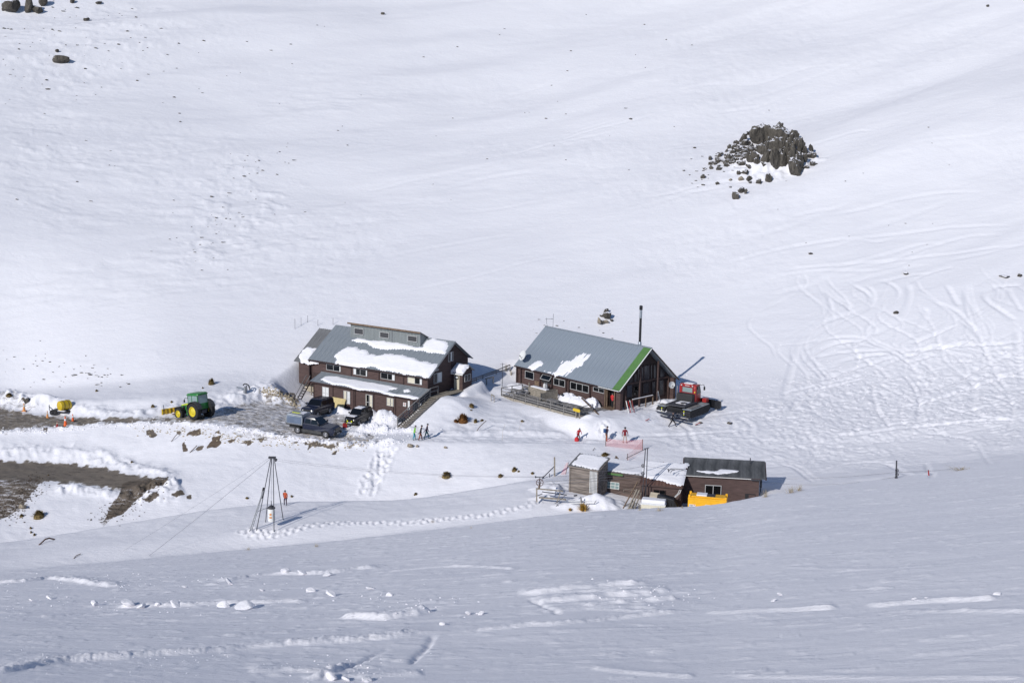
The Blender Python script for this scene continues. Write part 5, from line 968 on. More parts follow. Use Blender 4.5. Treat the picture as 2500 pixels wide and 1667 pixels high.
for i,(a,c,t) in enumerate([((500,130),(520,500),.13),]):
    p=at(*h4(520,500)); T=empty('post',p,'tall square grey post left of the weathered shed','post'); q=pr(*h4(518,130),rng(p))-p; MB().bar((0,0,-.4),(q.x,q.y,q.z),.16,.16).build('shaft','timber_w',T); MB().bar((0,-.02,q.z*.55),(-1.35,-.4,-.2),.09,.07).build('brace','dsteel',T)
    MB().bar((-.55,-.15,.3),(-.53,-.15,-.8),.08,.08).build('strut','dsteel',T)
wp=pr(*h4(225,630),125.4); T=empty('return_wheel',wp,'rusty spoked cable wheel on a T-shaped stand at the left of the sheds','wheel')
wheel(T,(0,0,0),.36,(.1,1,0),'rsteel',.05,6); MB().tube((0,.0,-.62),(0,0,.55),.04).build('stand','dsteel',T); MB().tube((-.42,0,.52),(.36,0,.58),.04).build('crossbar','dsteel',T)
for x in(-.42,.36): MB().tube((x,0,.46),(x,0,.64),.06).build('end_cap','dsteel',T)
T=empty('cable_trestle',pr(*h4(165,1000),125.2),'broken grey timber frame half buried in snow under the cable wheel','frame')
o_=pr(*h4(165,1000),125.2); lc=lambda x,y,r=125.2: pr(*h4(x,y),r)-o_
for a,c,t,mt in [((165,760),(165,1010),.17,'timber_w'),((150,750),(690,800),.14,'timber_w'),((205,925),(745,965),.16,'timber_w'),((270,810),(760,875),.09,'navy_grey'),((180,890),(275,850),.06,'dsteel'),((730,880),(560,1030),.05,'dsteel'),((630,840),(560,1020),.1,'timber_w'),((200,760),(230,640),.12,'wood')]:
    MB().bar(lc(*a),lc(*c,125.6 if mt!='timber_w' else 125.2),t,t*.8).build('beam' if 'timber' in mt else 'bar',mt,T)
T=empty('bent_pipe',pr(*h4(570,1120),124.6),'thin bent steel rod with a triangular end lying in the snow','rod'); o_=pr(*h4(570,1120),124.6); lc=lambda x,y: pr(*h4(x,y),124.6)-o_
MB().path([lc(880,1125),lc(600,1120),lc(535,1120),lc(575,1060),lc(600,1120)],.025).build('rod','dsteel',T); MB().path([lc(520,1040),lc(545,1030),lc(640,965),lc(740,870)],.025).build('rod','dsteel',T)
T=empty('white_rails',pr(*h4(820,1035),124.8),'pair of white rails lying in snow in front of the weathered shed','rail'); o_=pr(*h4(820,1035),124.8)
MB().bar((0,0,0),pr(*h4(1300,1040),124.8)-o_,.07,.06).build('rail','white',T); MB().bar(pr(*h4(720,995),125.4)-o_,pr(*h4(1310,1000),125.2)-o_,.05,.05).build('rail','white',T); MB().bar(pr(*h4(1305,1040),124.8)-o_,pr(*h4(1345,985),124.8)-o_,.05,.05).build('lever','dsteel',T)
T=empty('broken_post',pr(*h4(1075,1060),125.0),'splintered grey stump with a dark block in front of the weathered shed','post'); MB().tube((0,0,-.4),(-.22,.0,.75),.16,.05,7).build('stump','timber',T); o_=pr(*h4(1075,1060),125.0); MB().bar(pr(*h4(900,890),125.3)-o_,pr(*h4(970,880),125.3)-o_,.12,.12).build('block','dsteel',T)
# ================================================================== cable tripod
leg_px=[(607,1299),(625,1295),(648,1274),(669,1298),(692,1268)]; LG=[at(*p) for p in leg_px]; ra=sum(rng(p) for p in LG)/5; AP=pr(664,1116,ra)
T=empty('lift_tripod',at(655,1285),'tall steel pole pyramid with ladder leg, standing on the snow mound','mast'); o_=at(655,1285)
for i,p in enumerate(LG):
    q=AP+Vector(((-.22,-.1,-.02,.12,.2)[i],0,-.05)); s_=p-o_+Vector((0,0,-.2))
    if i==0: e_=pr(644,1191,ra); MB().tube(s_,e_-o_,.045).tube(s_+Vector((.18,0,0)),e_-o_+Vector((.05,0,0)),.035).build('ladder','steel',T)
    else: MB().tube(s_,q-o_,.038,n=8).build('pole','dsteel',T)
MB().tube(pr(638,1216,ra)-o_,pr(644,1190,ra)-o_,.10,n=8).build('winch','blackm',T)
MB().bx(AP.x-o_.x-.32,AP.x-o_.x+.35,AP.y-o_.y-.15,AP.y-o_.y+.15,AP.z-o_.z-.1,AP.z-o_.z+.06).build('head_plate','dsteel',T); MB().tube(AP-o_+Vector((.35,-.1,-.25)),AP-o_+Vector((.35,.1,-.25)),.14,n=12).build('pulley','dsteel',T)
b=MB()
for i in range(20):                                                     # lattice ladder lying along the snow between two legs
    pass
e0=pr(644,1191,ra)-o_; s0=LG[0]-o_
for i in range(14): p=s0+(e0-s0)*(i+.5)/14; MB().tube(p-Vector((.02,0,0)),p+Vector((.22-.12*i/14,0,0)),.018,n=5).build('rung','steel',T)
cb=pr(663,1271,ra-.3); T=empty('counterweight',cb,'white hanging drum with a dark conical cap and orange marks inside the pole pyramid','counterweight')
MB().lathe([(.01,0),(.33,0),(.33,1.22),(.30,1.25)],n=20).build('drum','white',T,True); MB().lathe([(.36,1.22),(.38,1.26),(.30,1.38),(.12,1.52),(.05,1.55)],n=16).build('cap','dsteel',T,True); MB().tube((0,0,1.5),(0,0,1.95),.035).build('hook','dsteel',T); MB().tube((0,0,1.9),(AP-cb)+Vector((0,0,-.1)),.012,n=5).build('hanger','rope',T); MB().tube((-.35,.0,1.28),(-1.25,-.2,.98),.02,n=5).build('tag_bar','dsteel',T)
for z,w_ in((.72,.14),(.42,.16)): MB().lathe([(.332,z-.08),(.336,z-.08),(.336,z+.08),(.332,z+.08)],n=20,cap=False).build('band','curtain',T)
b=MB(); b.bx(-.12,.06,-.345,-.325,.62,.82); b.bx(-.14,.08,-.345,-.325,.34,.50); b.build('mark','fadedorange',T,kind='stuff')
def cable(a,c,label,sag=.4,r=.014,grp='lift cables'):
    n=14; pts=[a+(c-a)*i/n+Vector((0,0,-4*sag*(i/n)*(1-i/n))) for i in range(n+1)]; o=MB().path(pts,r,5).build('cable','rope'); return tag(o,label,'cable',grp)
tw=pr(1573,1137,126.5); tw2=pr(1573,1155,126.5)
cable(AP+Vector((.35,0,-.15)),tw2,'upper thin cable strung from the pole pyramid to the shed tower',.9,.008); cable(AP+Vector((.35,.1,-.35)),pr(1385,1162,126),'lower thin cable from the pole pyramid towards the cable wheel',.6,.008)
cable(AP,at(364,1356),'guy wire from the pole pyramid down to the left foreground ridge',.1,.012); cable(AP+Vector((-.2,0,0)),pr(300,1345,118),'second fainter guy wire left of the pole pyramid',.1,.006)
cable(wp+Vector((.3,0,.1)),tw2,'cable from the rusty wheel to the lower pulley of the tower',.1,.016); cable(wp+Vector((.3,0,-.2)),tw2+Vector((0,0,-.25)),'lowest cable running across the weathered shed wall',.1,.016); cable(pr(1461,1150,126),tw,'cable rising from the tall shed corner to the upper pulley',.1,.014)
pp=at(2188,1167); T=empty('lift_pole',pp,'slim steel pole with two small pulleys standing on the near ridge at right','pole'); q=pr(2189,1124,rng(pp))-pp; MB().tube((0,0,-.5),(q.x,q.y,q.z),.07,n=10).build('pole','dsteel',T)
for vv in(1147,1157): q2=pr(2189,vv,rng(pp))-pp; wheel(T,(q2.x,q2.y-.12,q2.z),.16,(0,1,0),'dsteel',.03,4)
MB().lathe([(.14,-.1),(.14,.05),(.08,.12)],(0,0,.05)).build('collar','dsteel',T)
c_up=pr(2189,1152,rng(pp)); dr=FD.M@Vector((.2,1.2,2.3)); cable(dr,c_up,'upper cable from the hut corner to the slim ridge pole',.25,.012); cable(dr+Vector((0,0,-.35)),c_up+Vector((0,0,-.45)),'lower cable from the hut corner to the slim ridge pole',.5,.012); cable(tw,dr,'cable passing behind the dark roof from the tower',.1,.012); cable(c_up,pr(2340,1142,132),'cable running right from the slim ridge pole over the ridge',.1,.012)
mp_=at(2268,1160); T=empty('marker',mp_,'small red marker stub on the near ridge right of the slim pole','marker'); MB().tube((0,0,-.1),(-.08,0,.42),.06).build('stub','red',T); MB().tube((-.08,0,.4),(-.1,0,.5),.05).build('tip','crimson',T)
# ================================================================== posts, rails and net on the snow
def stake(u,v,vt,label,r=.03,grp=None,mt='dsteel'):
    p=at(u,v); q=pr(u,vt,rng(p))-p; o=MB().tube((0,0,-.3),(q.x,q.y,q.z),r,n=6).build('stake',mt); o.location=p; return tag(o,label,'stake',grp)
for u,v,vt in[(720,803,778),(735,794,775),(751,787,770),(776,795,780),(813,792,776)]: stake(u,v,vt,'thin stake with snow mound at its foot above the two-storey lodge',.022,'stakes in the snow above the two-storey lodge')
R0=[s1c(1370,600),s1c(1600,520),s1c(1720,475),s1c(1970,385),s1c(2230,330)]; R1=[s1c(1365,565),s1c(1590,485),s1c(1715,438),s1c(1970,348),s1c(2235,238)]
T=empty('walkway_rail',at(*R0[0]),'long grey handrail on posts climbing the snow between the two lodges','railing'); o_=at(*R0[0]); tops=[]
for a,c in zip(R0,R1):
    p=at(a[0],a[1]+4); q=pr(*c,rng(p)); MB().bar(p-o_+Vector((0,0,-.4)),q-o_,.1,.1).build('post','timber',T); tops.append((p,q))
for (p,q),(p2,q2) in zip(tops[:-1],tops[1:]):
    MB().bar(q-o_,q2-o_,.05,.12).build('rail','timber',T); MB().bar((p+q)/2-o_,(p2+q2)/2-o_,.04,.1).build('rail','timber',T)
p=at(*s1c(1785,622)); p2=at(*s1c(1912,582)); T=empty('log_bench',p,'small bare timber hitching frame on the snow left of the deck','bench'); MB().bar((0,0,-.3),(0,0,.72),.13,.13).build('leg','timber_w',T); MB().bar(p2-p+Vector((0,0,-.3)),p2-p+Vector((0,0,.72)),.13,.13).build('leg','timber_w',T); MB().bar((-.15,0,.76),p2-p+Vector((.1,0,.76)),.15,.1).build('top','timber_w',T)
p=at(*s1c(1930,950)); p2=at(*s1c(1875,925)); T=empty('stile_frame',p,'small square timber frame below the left end of the deck','frame')
for q in((0,0,0),tuple(p2-p)): MB().bar(Vector(q)+Vector((0,0,-.3)),Vector(q)+Vector((0,0,.75)),.13,.08).build('post','timber_w',T)
MB().bar((0,0,.72),p2-p+Vector((0,0,.78)),.1,.1).build('top','timber_w',T)
p=at(*s1c(2085,660)); T=empty('pole',p,'tall thin pole rising beside the left corner of the deck','pole'); q=pr(*s1c(2095,205),rng(p))-p; MB().tube((0,0,-.3),q,.035,n=6).build('shaft','dsteel',T); MB().tube((q.x-.3,q.y,q.z-.15),(q.x+.25,q.y,q.z-.1),.02).build('crosspiece','dsteel',T)
NP=[((1479,1089),(1479,1069)),((1569,1099),(1569,1072)),((1531,1127),(1532,1107))]; np3=[]
T=empty('safety_net',at(*NP[0][0]),'pink safety netting strung on thin posts above the sheds','fence'); o_=at(*NP[0][0])
for a,c in NP: p=at(*a); q=pr(*c,rng(p)); MB().tube(p-o_+Vector((0,0,-.3)),q-o_,.035,n=6).build('post','rsteel' ,T); np3.append((p,q))
for (p,q),(p2,q2) in zip(np3[:-1],np3[1:]):
    b=MB(); n=10
    for i in range(n+1):
        t=i/n; sg_=-.18*4*t*(1-t); a=p+(p2-p)*t; a=Vector((a.x,a.y,H(a.x,a.y)+.03)); c=q+(q2-q)*t+Vector((0,0,sg_)); c.z=max(c.z,a.z+.25); b.v+= [tuple(a-o_),tuple(c-o_)]
        if i: k=2*i; b.f.append((k-2,k,k+1,k-1)); b.mi.append(0)
    b.build('netting','net',T)
p=at(1380,1157); T=empty('safety_net',p,'short strip of pink netting beside the weathered shed corner','fence'); q=pr(1388,1128,rng(p))-p; MB().tube((0,0,-.2),q,.03,n=6).build('post','rsteel',T); b=MB(); b.add([(-.5,0,-.1),(0,0,-.1),tuple(q),(q.x-.25,q.y,q.z-.1)],[(0,1,2,3)]); b.build('netting','net',T)
# ================================================================== wheels and vehicles
def car_wheel(T,x,y,rad,w_,rim='chrome',rr_=.62,sgn=1,z=None,lugs=False):
    z=rad if z is None else z; c=(x,y,z); ty=MB().lathe([(rad*.55,-w_/2),(rad*.93,-w_/2),(rad,-w_*.38),(rad,w_*.38),(rad*.93,w_/2),(rad*.55,w_/2),(rad*.53,0),(rad*.55,-w_/2)],c,(0,sgn,0),26,False)
    W=ty.build('wheel','rubber',T,True)
    MB().lathe([(rad*rr_*.98,w_/2+.005),(rad*rr_,w_/2+.02),(rad*rr_*.88,w_/2+.02),(rad*rr_*.8,w_/2-.09),(rad*.45,w_/2-.10),(rad*.30,w_/2-.01),(rad*.22,w_/2),(rad*.18,w_/2+.03),(.01,w_/2+.035)],c,(0,sgn,0),22,False).build('rim',rim,W,True)
    if lugs:
        b=MB()
        for i in range(20):
            for s in(-1,1):
                t=2*PI*(i+(.5 if s>0 else 0))/20; t2=t+.16*s*0+.13; p=Vector((math.cos(t)*rad,0,math.sin(t)*rad)); q=Vector((math.cos(t2)*rad,s*w_*.46,math.sin(t2)*rad)); b.bar(Vector(c)+p,Vector(c)+q,.06,.06,p)
        b.build('lugs','rubber',W,kind='stuff')
    return W
def shell(T,name,mt,secs,bevel=.04,cap=True):
    """loft of rectangles: (x, halfwidth_bottom, z_bottom, halfwidth_top, z_top)"""
    b=MB(); v=[]
    for x,wb_,zb2,wt,zt in secs: v+=[(x,-wb_,zb2),(x,wb_,zb2),(x,wt,zt),(x,-wt,zt)]
    f=[]
    for i in range(len(secs)-1):
        a=4*i
        for k in range(4): f.append((a+k,a+(k+1)%4,a+4+(k+1)%4,a+4+k))
    f+=[(3,2,1,0),tuple(4*(len(secs)-1)+k for k in range(4))]
    b.add(v,f); return b.build(name,mt,T,True,bevel)
def quad(T,name,mt,pts,th=.012):
    n=(Vector(pts[1])-Vector(pts[0])).cross(Vector(pts[2])-Vector(pts[0])).normalized()*th
    return MB().hexa([Vector(p)-n*.5 for p in pts],[Vector(p)+n*.5 for p in pts]).build(name,mt,T)
def pose(pf,pr_,half,side,wb2,real_len=None):
    """front/rear contact points of the wheels on the visible side -> matrix with x forward, origin at rear axle centre"""
    d=pf-pr_; X_=d.normalized(); Zt=Vector((0,0,1)); Y_=Zt.cross(X_).normalized(); Zt=X_.cross(Y_); o=pr_-Y_*half*side
    return Matrix(((X_.x,Y_.x,Zt.x,o.x),(X_.y,Y_.y,Zt.y,o.y),(X_.z,Y_.z,Zt.z,o.z),(0,0,0,1))), d.length/wb2
def heading(p,az,fwd):
    d=Vector((math.sin(R(az)),math.cos(R(az)),0))*fwd; q=p+d; q.z=H(q.x,q.y); return q
def suv(Mx,label,L,W,Hh,wb_,wr,paint,lower,name='parked_car',snow=(),spare=False,fog=False,rack=False,canopy=False):
    T=empty(name,Mx,label,'car'); hw=W/2; fo=.82*(L-wb_)*.52; ro=(L-wb_)-fo; x0=-ro; x1=wb_+fo; zb2=wr*.75; zs=Hh*.58
    if canopy: ro=1.15; x0=-.35
    # lower body with arches cut as stepped profile
    ar=wr*1.22
    def arch(cx,n=7): return [(cx+ar*math.cos(PI-PI*i/(n-1)),wr+ar*.95*math.sin(PI*i/(n-1))-.08) for i in range(n)]
    prof=[(x0,zb2+.08)]+([(p[0],p[1]) for p in arch(0)] if not canopy else [(x0,zb2+.1)])+[(p[0],p[1]) for p in arch(wb_)]+[(x1-.03,zb2+.02),(x1,zb2+.35),(x1-.08,zs-.12),(x1-.35,zs+.0),(wb_*.70,zs+.1),(x0+.02,zs+.12),(x0-.02,zs-.1)]
    if canopy: prof=[(.55,zb2+.02)]+[(p[0],p[1]) for p in arch(wb_)]+[(x1-.03,zb2+.02),(x1,zb2+.35),(x1-.08,zs-.1),(x1-.4,zs+.02),(wb_*.74,zs+.12),(.55,zs+.14)]
    # two skins and a closing strip: bulged sides
    b=MB(); n=len(prof)
    v=[]; 
    for s in(-1,1):
        for (x,z) in prof:
            tz_=(z-zb2)/(zs+.14-zb2); w2=hw*(1-.10*abs(tz_-.45)-.10*max(0,(x-(x1-.5))/.5)**2); v.append((x,s*w2,z))
    b.add(v,[(i,(i+1)%n,n+(i+1)%n,n+i) for i in range(n)]+[tuple(range(n-1,-1,-1)),tuple(range(n,2*n))]); b.build('body',paint,T,False,.035)
    for s in(-1,1): quad(T,'sill',lower,[(.45,s*(hw-.03),zb2-.02),(wb_-.45,s*(hw-.03),zb2-.02),(wb_-.45,s*(hw+.005),zb2+.32),(.45,s*(hw+.005),zb2+.32)],.03)
    # cabin
    cx0=x0+.12 if not canopy else .62; xr=x0+.38 if not canopy else .78; xf=wb_*.60; xw=wb_*.80
    shell(T,'cabin',paint,[(cx0,hw*.93,zs+.08,hw*.80,Hh-.14),(xr,hw*.94,zs+.08,hw*.78,Hh-.02),(xf-.1,hw*.94,zs+.08,hw*.78,Hh),(xw+.02,hw*.93,zs+.08,hw*.90,zs+.14)],.05)
    quad(T,'windscreen','glass',[(xw-.02,-hw*.84,zs+.18),(xw-.02,hw*.84,zs+.18),(xf-.03,hw*.72,Hh-.06),(xf-.03,-hw*.72,Hh-.06)],.03)
    quad(T,'rear_window','glass',[(cx0-.015,-hw*.78,zs+.2),(cx0-.015,hw*.78,zs+.2),(cx0+.05,hw*.72,Hh-.2),(cx0+.05,-hw*.72,Hh-.2)],.04)
    for s in(-1,1):
        ss=[(cx0+.2,(xr+xf)*.28),((xr+xf)*.28+.08,(xr+xf)*.62),((xr+xf)*.62+.08,xf+.12)] if not canopy else [(cx0+.15,(cx0+xf)*.55),((cx0+xf)*.55+.08,xf+.15)]
        for a,c in ss:
            t_=max(0,c-xf+.12); quad(T,'side_window','glass',[(a,s*hw*.925,zs+.17),(c+t_*.9,s*hw*.925,zs+.17),(c-.05,s*hw*.815,Hh-.15),(a+.04,s*hw*.815,Hh-.15)],.03)
        m_=MB().bx(xw-.22,xw-.08,s*(hw-.02) if s>0 else s*(hw-.02)-.2,s*(hw-.02)+.2 if s>0 else s*(hw-.02),zs+.16,zs+.34).build('mirror','black',T,False,.03)
        h_=quad(T,'headlight','lamp',[(x1-.03,s*hw*.56,zs-.30),(x1-.10,s*hw*.88,zs-.28),(x1-.16,s*hw*.88,zs-.12),(x1-.1,s*hw*.56,zs-.13)],.05)
        if not canopy: quad(T,'tail_light','red',[(x0-.015,s*hw*.74,zs-.25),(x0-.015,s*hw*.88,zs-.25),(x0-.01,s*hw*.88,zs+.06),(x0-.01,s*hw*.74,zs+.06)],.03)
        for x in(0,wb_): car_wheel(T,x,s*(hw-.12),wr,.24,sgn=s)
    solid(T,'grille','black',(x1-.02,x1+.02,-hw*.5,hw*.5,zs-.32,zs-.14)); solid(T,'front_bumper','blackm',(x1-.1,x1+.07,-hw*.92,hw*.92,zb2+.05,zb2+.26),bevel=.03); solid(T,'number_plate','white',(x1+.07,x1+.085,-.25,.25,zb2+.12,zb2+.24))
    b=MB(); y=-.2
    for k in range(6): b.bx(x1+.085,x1+.088,y,y+.045,zb2+.15,zb2+.21); y+=.07
    b.build('plate_lettering','blackm',T,kind='stuff')
    if not canopy: solid(T,'rear_bumper','blackm',(x0-.08,x0+.08,-hw*.92,hw*.92,zb2+.05,zb2+.28),bevel=.03)
    if fog:
        for y in(-.28,.28): MB().lathe([(.01,0),(.09,0),(.085,.05),(.01,.06)],(x1+.07,y,zb2+.36),(1,0,0),12,False).build('fog_light','hivis',T,True)
    if spare: car_wheel(T,0,0,wr*.95,.22,sgn=1).matrix_local=Matrix.Translation((x0-.16,0,zs-.12))@Matrix.Rotation(PI/2,4,'Z')@Matrix.Translation((0,0,-wr*.95))
    if rack:
        for s in(-1,1): MB().bar((cx0+.4,s*hw*.66,Hh+.05),(xf-.2,s*hw*.66,Hh+.05),.04,.04).build('roof_rail','blackm',T)
    for (a,c,y0,y1,z,nm) in snow: solid(T,nm,'snow',(a,c,y0,y1,z,z+.07),bevel=.03)
    return T
# ute with canopy
pf,prr=at(796,1068.5),at(728,1057.5); Mx,s_=pose(pf,prr,.80,-1,3.15); Mx=Mx@Matrix.Scale(min(max(s_,.95),1.12),4)
T=suv(Mx,'dark blue utility truck with a dull aluminium canopy, parked front-right of the others','',0,0,0,0,'','') if False else None
T=suv(Mx,'dark blue utility truck with a dull aluminium canopy, parked nearest the bank edge',5.3,1.84,1.82,3.15,.39,'navy','dusty',name='utility_truck',canopy=True); T['category']='truck'
b=MB(); b.prism([(-1.35,.98),(.52,.98),(.52,1.62),(.42,1.94),(-1.2,1.96),(-1.38,1.66)],-.92,.92,'y'); b.build('canopy','alu',T,False,.03)
for s in(-1,1): quad(T,'canopy_door','alu_blue',[(-1.22,s*.925,1.02),(.40,s*.925,1.02),(.36,s*.925,1.74),(-1.18,s*.925,1.74)],.03); MB().bar((-1.38,s*.93,1.0),(.52,s*.93,1.0),.05,.08).build('tray_edge','steel',T); car_wheel(T,0,s*.80,.39,.26,sgn=s)
solid(T,'tray','dsteel',(-1.35,.55,-.88,.88,.86,.98)); solid(T,'chassis','blackm',(-1.2,3.3,-.42,.42,.42,.66)); solid(T,'ladder_rack','steel',(-1.0,.3,-.6,-.52,1.98,2.02),(-1.0,.3,.5,.58,1.98,2.02),kind='stuff'); solid(T,'yellow_strip','hivis',(-1.0,-.1,-.35,-.1,1.965,2.0)); solid(T,'roof_snow','snow',(-.2,.35,-.5,.6,1.95,1.99),bevel=.01); solid(T,'bull_bar','black',(3.98,4.08,-.7,.7,.5,.62),(3.98,4.08,-.5,-.42,.5,1.0),(3.98,4.08,.42,.5,.5,1.0),(3.98,4.08,-.5,.5,.93,1.0),kind='stuff')
# navy wagon behind
prr=at(802.5,1010); pf=heading(prr,203,2.75); Mx,s_=pose(pf,prr,.80,1,2.75); suv(Mx,'dark navy four-wheel-drive wagon with dusty sides, parked behind the utility truck',4.85,1.9,1.92,2.75,.40,'navy','dusty',rack=True)
# small black 4x4
pf=at(874.5,1039); q=heading(pf,207,-2.2); Mx,s_=pose(pf,q,.70,1,2.2); suv(Mx,'small black four-wheel-drive with snow on its roof and bonnet and yellow fog lights',3.7,1.62,1.70,2.2,.35,'carblack','carblack',snow=((.25,1.15,-.45,.5,1.70,'roof_snow'),(1.95,2.6,-.55,.5,1.07,'bonnet_snow')),spare=True,fog=True)
# petrol can and small pot
p=at(842,1044); T=empty('fuel_can',Matrix.Translation(p)@Matrix.Rotation(R(20),4,'Z'),'red fuel can on the snow between the utility truck and the small black car','can'); MB().prism([(-.24,0),(.24,0),(.26,.42),(.12,.52),(-.2,.52),(-.24,.42)],-.15,.15,'y').build('can','red',T,False,.04); MB().tube((.16,0,.46),(.3,0,.62),.03).build('spout','hivis',T); MB().path([(-.16,0,.5),(-.12,0,.6),(.06,0,.6),(.1,0,.5)],.02).build('handle','red',T)
# ================================================================== tractor with snow plough
prr=at(477,1024.5); d_=Vector((math.sin(R(-52)),math.cos(R(-52)),0)); pf=prr+d_*2.7; pf.z=min(H(pf.x,pf.y),prr.z)-.22; Mx,s_=pose(pf,prr,.98,1,2.7)
T=empty('tractor',Mx@Matrix.Scale(1.03,4),'green tractor with yellow wheel rims and a snow plough, on the slushy road','tractor')
for s in(-1,1):
    car_wheel(T,0,s*.98,.93,.52,'jdyellow',.60,s,lugs=True); car_wheel(T,2.7,s*.92,.66,.42,'jdyellow',.60,s,lugs=True)
    b=MB(); n=9; o=[(math.cos(PI*.08+PI*.84*i/(n-1))*1.06,.93+math.sin(PI*.08+PI*.84*i/(n-1))*1.06) for i in range(n)]
    for (a,c) in zip(o[:-1],o[1:]): b.hexa([(a[0],s*.62,a[1]),(a[0],s*1.22,a[1]),(c[0],s*1.22,c[1]),(c[0],s*.62,c[1])],[(a[0],s*.62,a[1]+.05),(a[0],s*1.22,a[1]+.05),(c[0],s*1.22,c[1]+.05),(c[0],s*.62,c[1]+.05)])
    b.build('mudguard','dusty',T,True); b=MB(); o=[(2.7+math.cos(PI*.2+PI*.6*i/5)*.76,.66+math.sin(PI*.2+PI*.6*i/5)*.76) for i in range(6)]
    for (a,c) in zip(o[:-1],o[1:]): b.hexa([(a[0],s*.72,a[1]),(a[0],s*1.12,a[1]),(c[0],s*1.12,c[1]),(c[0],s*.72,c[1])],[(a[0],s*.72,a[1]+.03),(a[0],s*1.12,a[1]+.03),(c[0],s*1.12,c[1]+.03),(c[0],s*.72,c[1]+.03)])
    b.build('front_mudguard','blackm',T,True)
    solid(T,'step','jdgreen',(1.05,1.45,s*.62 if s>0 else s*.62-.3,s*.62+.3 if s>0 else s*.62,.45,1.15),bevel=.03); quad(T,'bonnet_stripe','hivis',[(1.55,s*.415,1.62),(2.9,s*.36,1.50),(2.9,s*.35,1.58),(1.55,s*.41,1.72)],.02); quad(T,'side_grille','black',[(2.25,s*.41,1.12),(2.6,s*.40,1.12),(2.6,s*.39,1.42),(2.25,s*.40,1.45)],.02); quad(T,'side_badge','red',[(1.4,s*.425,1.45),(1.95,s*.425,1.42),(1.95,s*.425,1.50),(1.4,s*.425,1.55)],.02)
    MB().path([(1.25,s*.6,2.35),(1.35,s*1.05,2.4),(1.35,s*1.1,2.2)],.025).build('mirror_arm','black',T); solid(T,'mirror','black',(1.32,1.38,s*1.1-.09,s*1.1+.09,1.95,2.25),bevel=.02)
shell(T,'bonnet','jdgreen',[(1.15,.42,.95,.38,1.80),(2.4,.42,.95,.36,1.68),(3.1,.40,.95,.32,1.50),(3.22,.34,1.0,.26,1.40)],.06); solid(T,'front_grille','black',(3.18,3.24,-.3,.3,1.0,1.36)); solid(T,'chassis','dsteel',(-.5,3.0,-.34,.34,.6,.98)); MB().tube((0,-.8,.93),(0,.8,.93),.2).build('rear_axle','dsteel',T); MB().tube((2.7,-.8,.66),(2.7,.8,.66),.12).build('front_axle','dsteel',T)
shell(T,'cab_base','jdgreen',[(-.45,.72,1.05,.74,1.75),(.3,.78,1.05,.78,1.7),(1.3,.70,.95,.70,1.55)],.04)
C0=[(-.42,.70),(.42,.80),(1.28,.66)]; 
for s in(-1,1):
    for (x,w_),(x2,w2) in zip(C0[:-1],C0[1:]): quad(T,'cab_window','glass_cab',[(x,s*w_,1.68),(x2,s*w2,1.58),(x2-.03,s*(w2-.04),2.62),(x+.03,s*(w_-.04),2.62)],.015)
    for (x,w_) in C0: MB().bar((x,s*w_,1.6),(x,s*(w_-.04),2.68),.07,.07).build('cab_pillar','jdgreen',T)
quad(T,'cab_window','glass_cab',[(1.29,-.63,1.8),(1.29,.63,1.8),(1.22,.6,2.62),(1.22,-.6,2.62)],.015); quad(T,'cab_window','glass_cab',[(-.44,-.66,1.7),(-.44,.66,1.7),(-.42,.62,2.62),(-.42,-.62,2.62)],.015)
shell(T,'cab_roof','jdgreen',[(-.62,.74,2.66,.62,2.84),(-.3,.84,2.64,.74,2.90),(1.1,.82,2.64,.72,2.90),(1.45,.70,2.66,.60,2.80)],.05)
solid(T,'seat','blackm',(-.1,.3,-.25,.25,1.3,1.5),(-.2,-.08,-.25,.25,1.3,2.1),kind='stuff'); MB().lathe([(.16,0),(.19,.015),(.16,.03)],(.75,0,1.75),(-.4,0,1),14,False).build('steering_wheel','black',T)
MB().tube((1.35,.48,1.5),(1.35,.50,2.75),.06).build('exhaust','dsteel',T)
# plough blade
PB=empty('snow_plough',Mx@Matrix.Scale(1.03,4)@Matrix.Translation((4.5,0,0))@Matrix.Rotation(R(-22),4,'Z')@Matrix.Scale(1.12,4),'yellow and black ribbed snow plough blade mounted ahead of the tractor','plough')
b=MB(); n=6; pf_=[(.35*math.sin(PI*.5*i/n)*-1+.1,.05+1.05*i/n) for i in range(n+1)]
for (a,c) in zip(pf_[:-1],pf_[1:]): b.hexa([(a[0]+.25,-1.45,a[1]),(a[0]+.25,1.45,a[1]),(a[0]+.2,1.45,a[1]),(a[0]+.2,-1.45,a[1])],[(c[0]+.25,-1.45,c[1]),(c[0]+.25,1.45,c[1]),(c[0]+.2,1.45,c[1]),(c[0]+.2,-1.45,c[1])])
b.build('blade','plough',PB)
for i in range(8):
    y=-1.4+i*.4; b=MB()
    for (a,c) in zip(pf_[:-1],pf_[1:]): b.bar((a[0]+.14,y,a[1]),(c[0]+.14,y,c[1]),.07,.12)
    b.build('rib','plough' if i%2==0 else 'tank',PB)
for z in(.25,.95): MB().bar((-.0,-1.4,z),(0,1.4,z),.1,.1).build('cross_bar','plough',PB)
solid(PB,'cutting_edge','steel',(.28,.36,-1.5,1.5,-.05,.14)); 
for s in(-.35,.35): MB().bar((-1.0,s,.55),(0,s*1.4,.4),.12,.12).build('arm','rsteel',PB)
MB().bar((-.05,1.2,.9),(-.2,1.25,1.5),.06,.06).build('marker_rod','dsteel',PB)
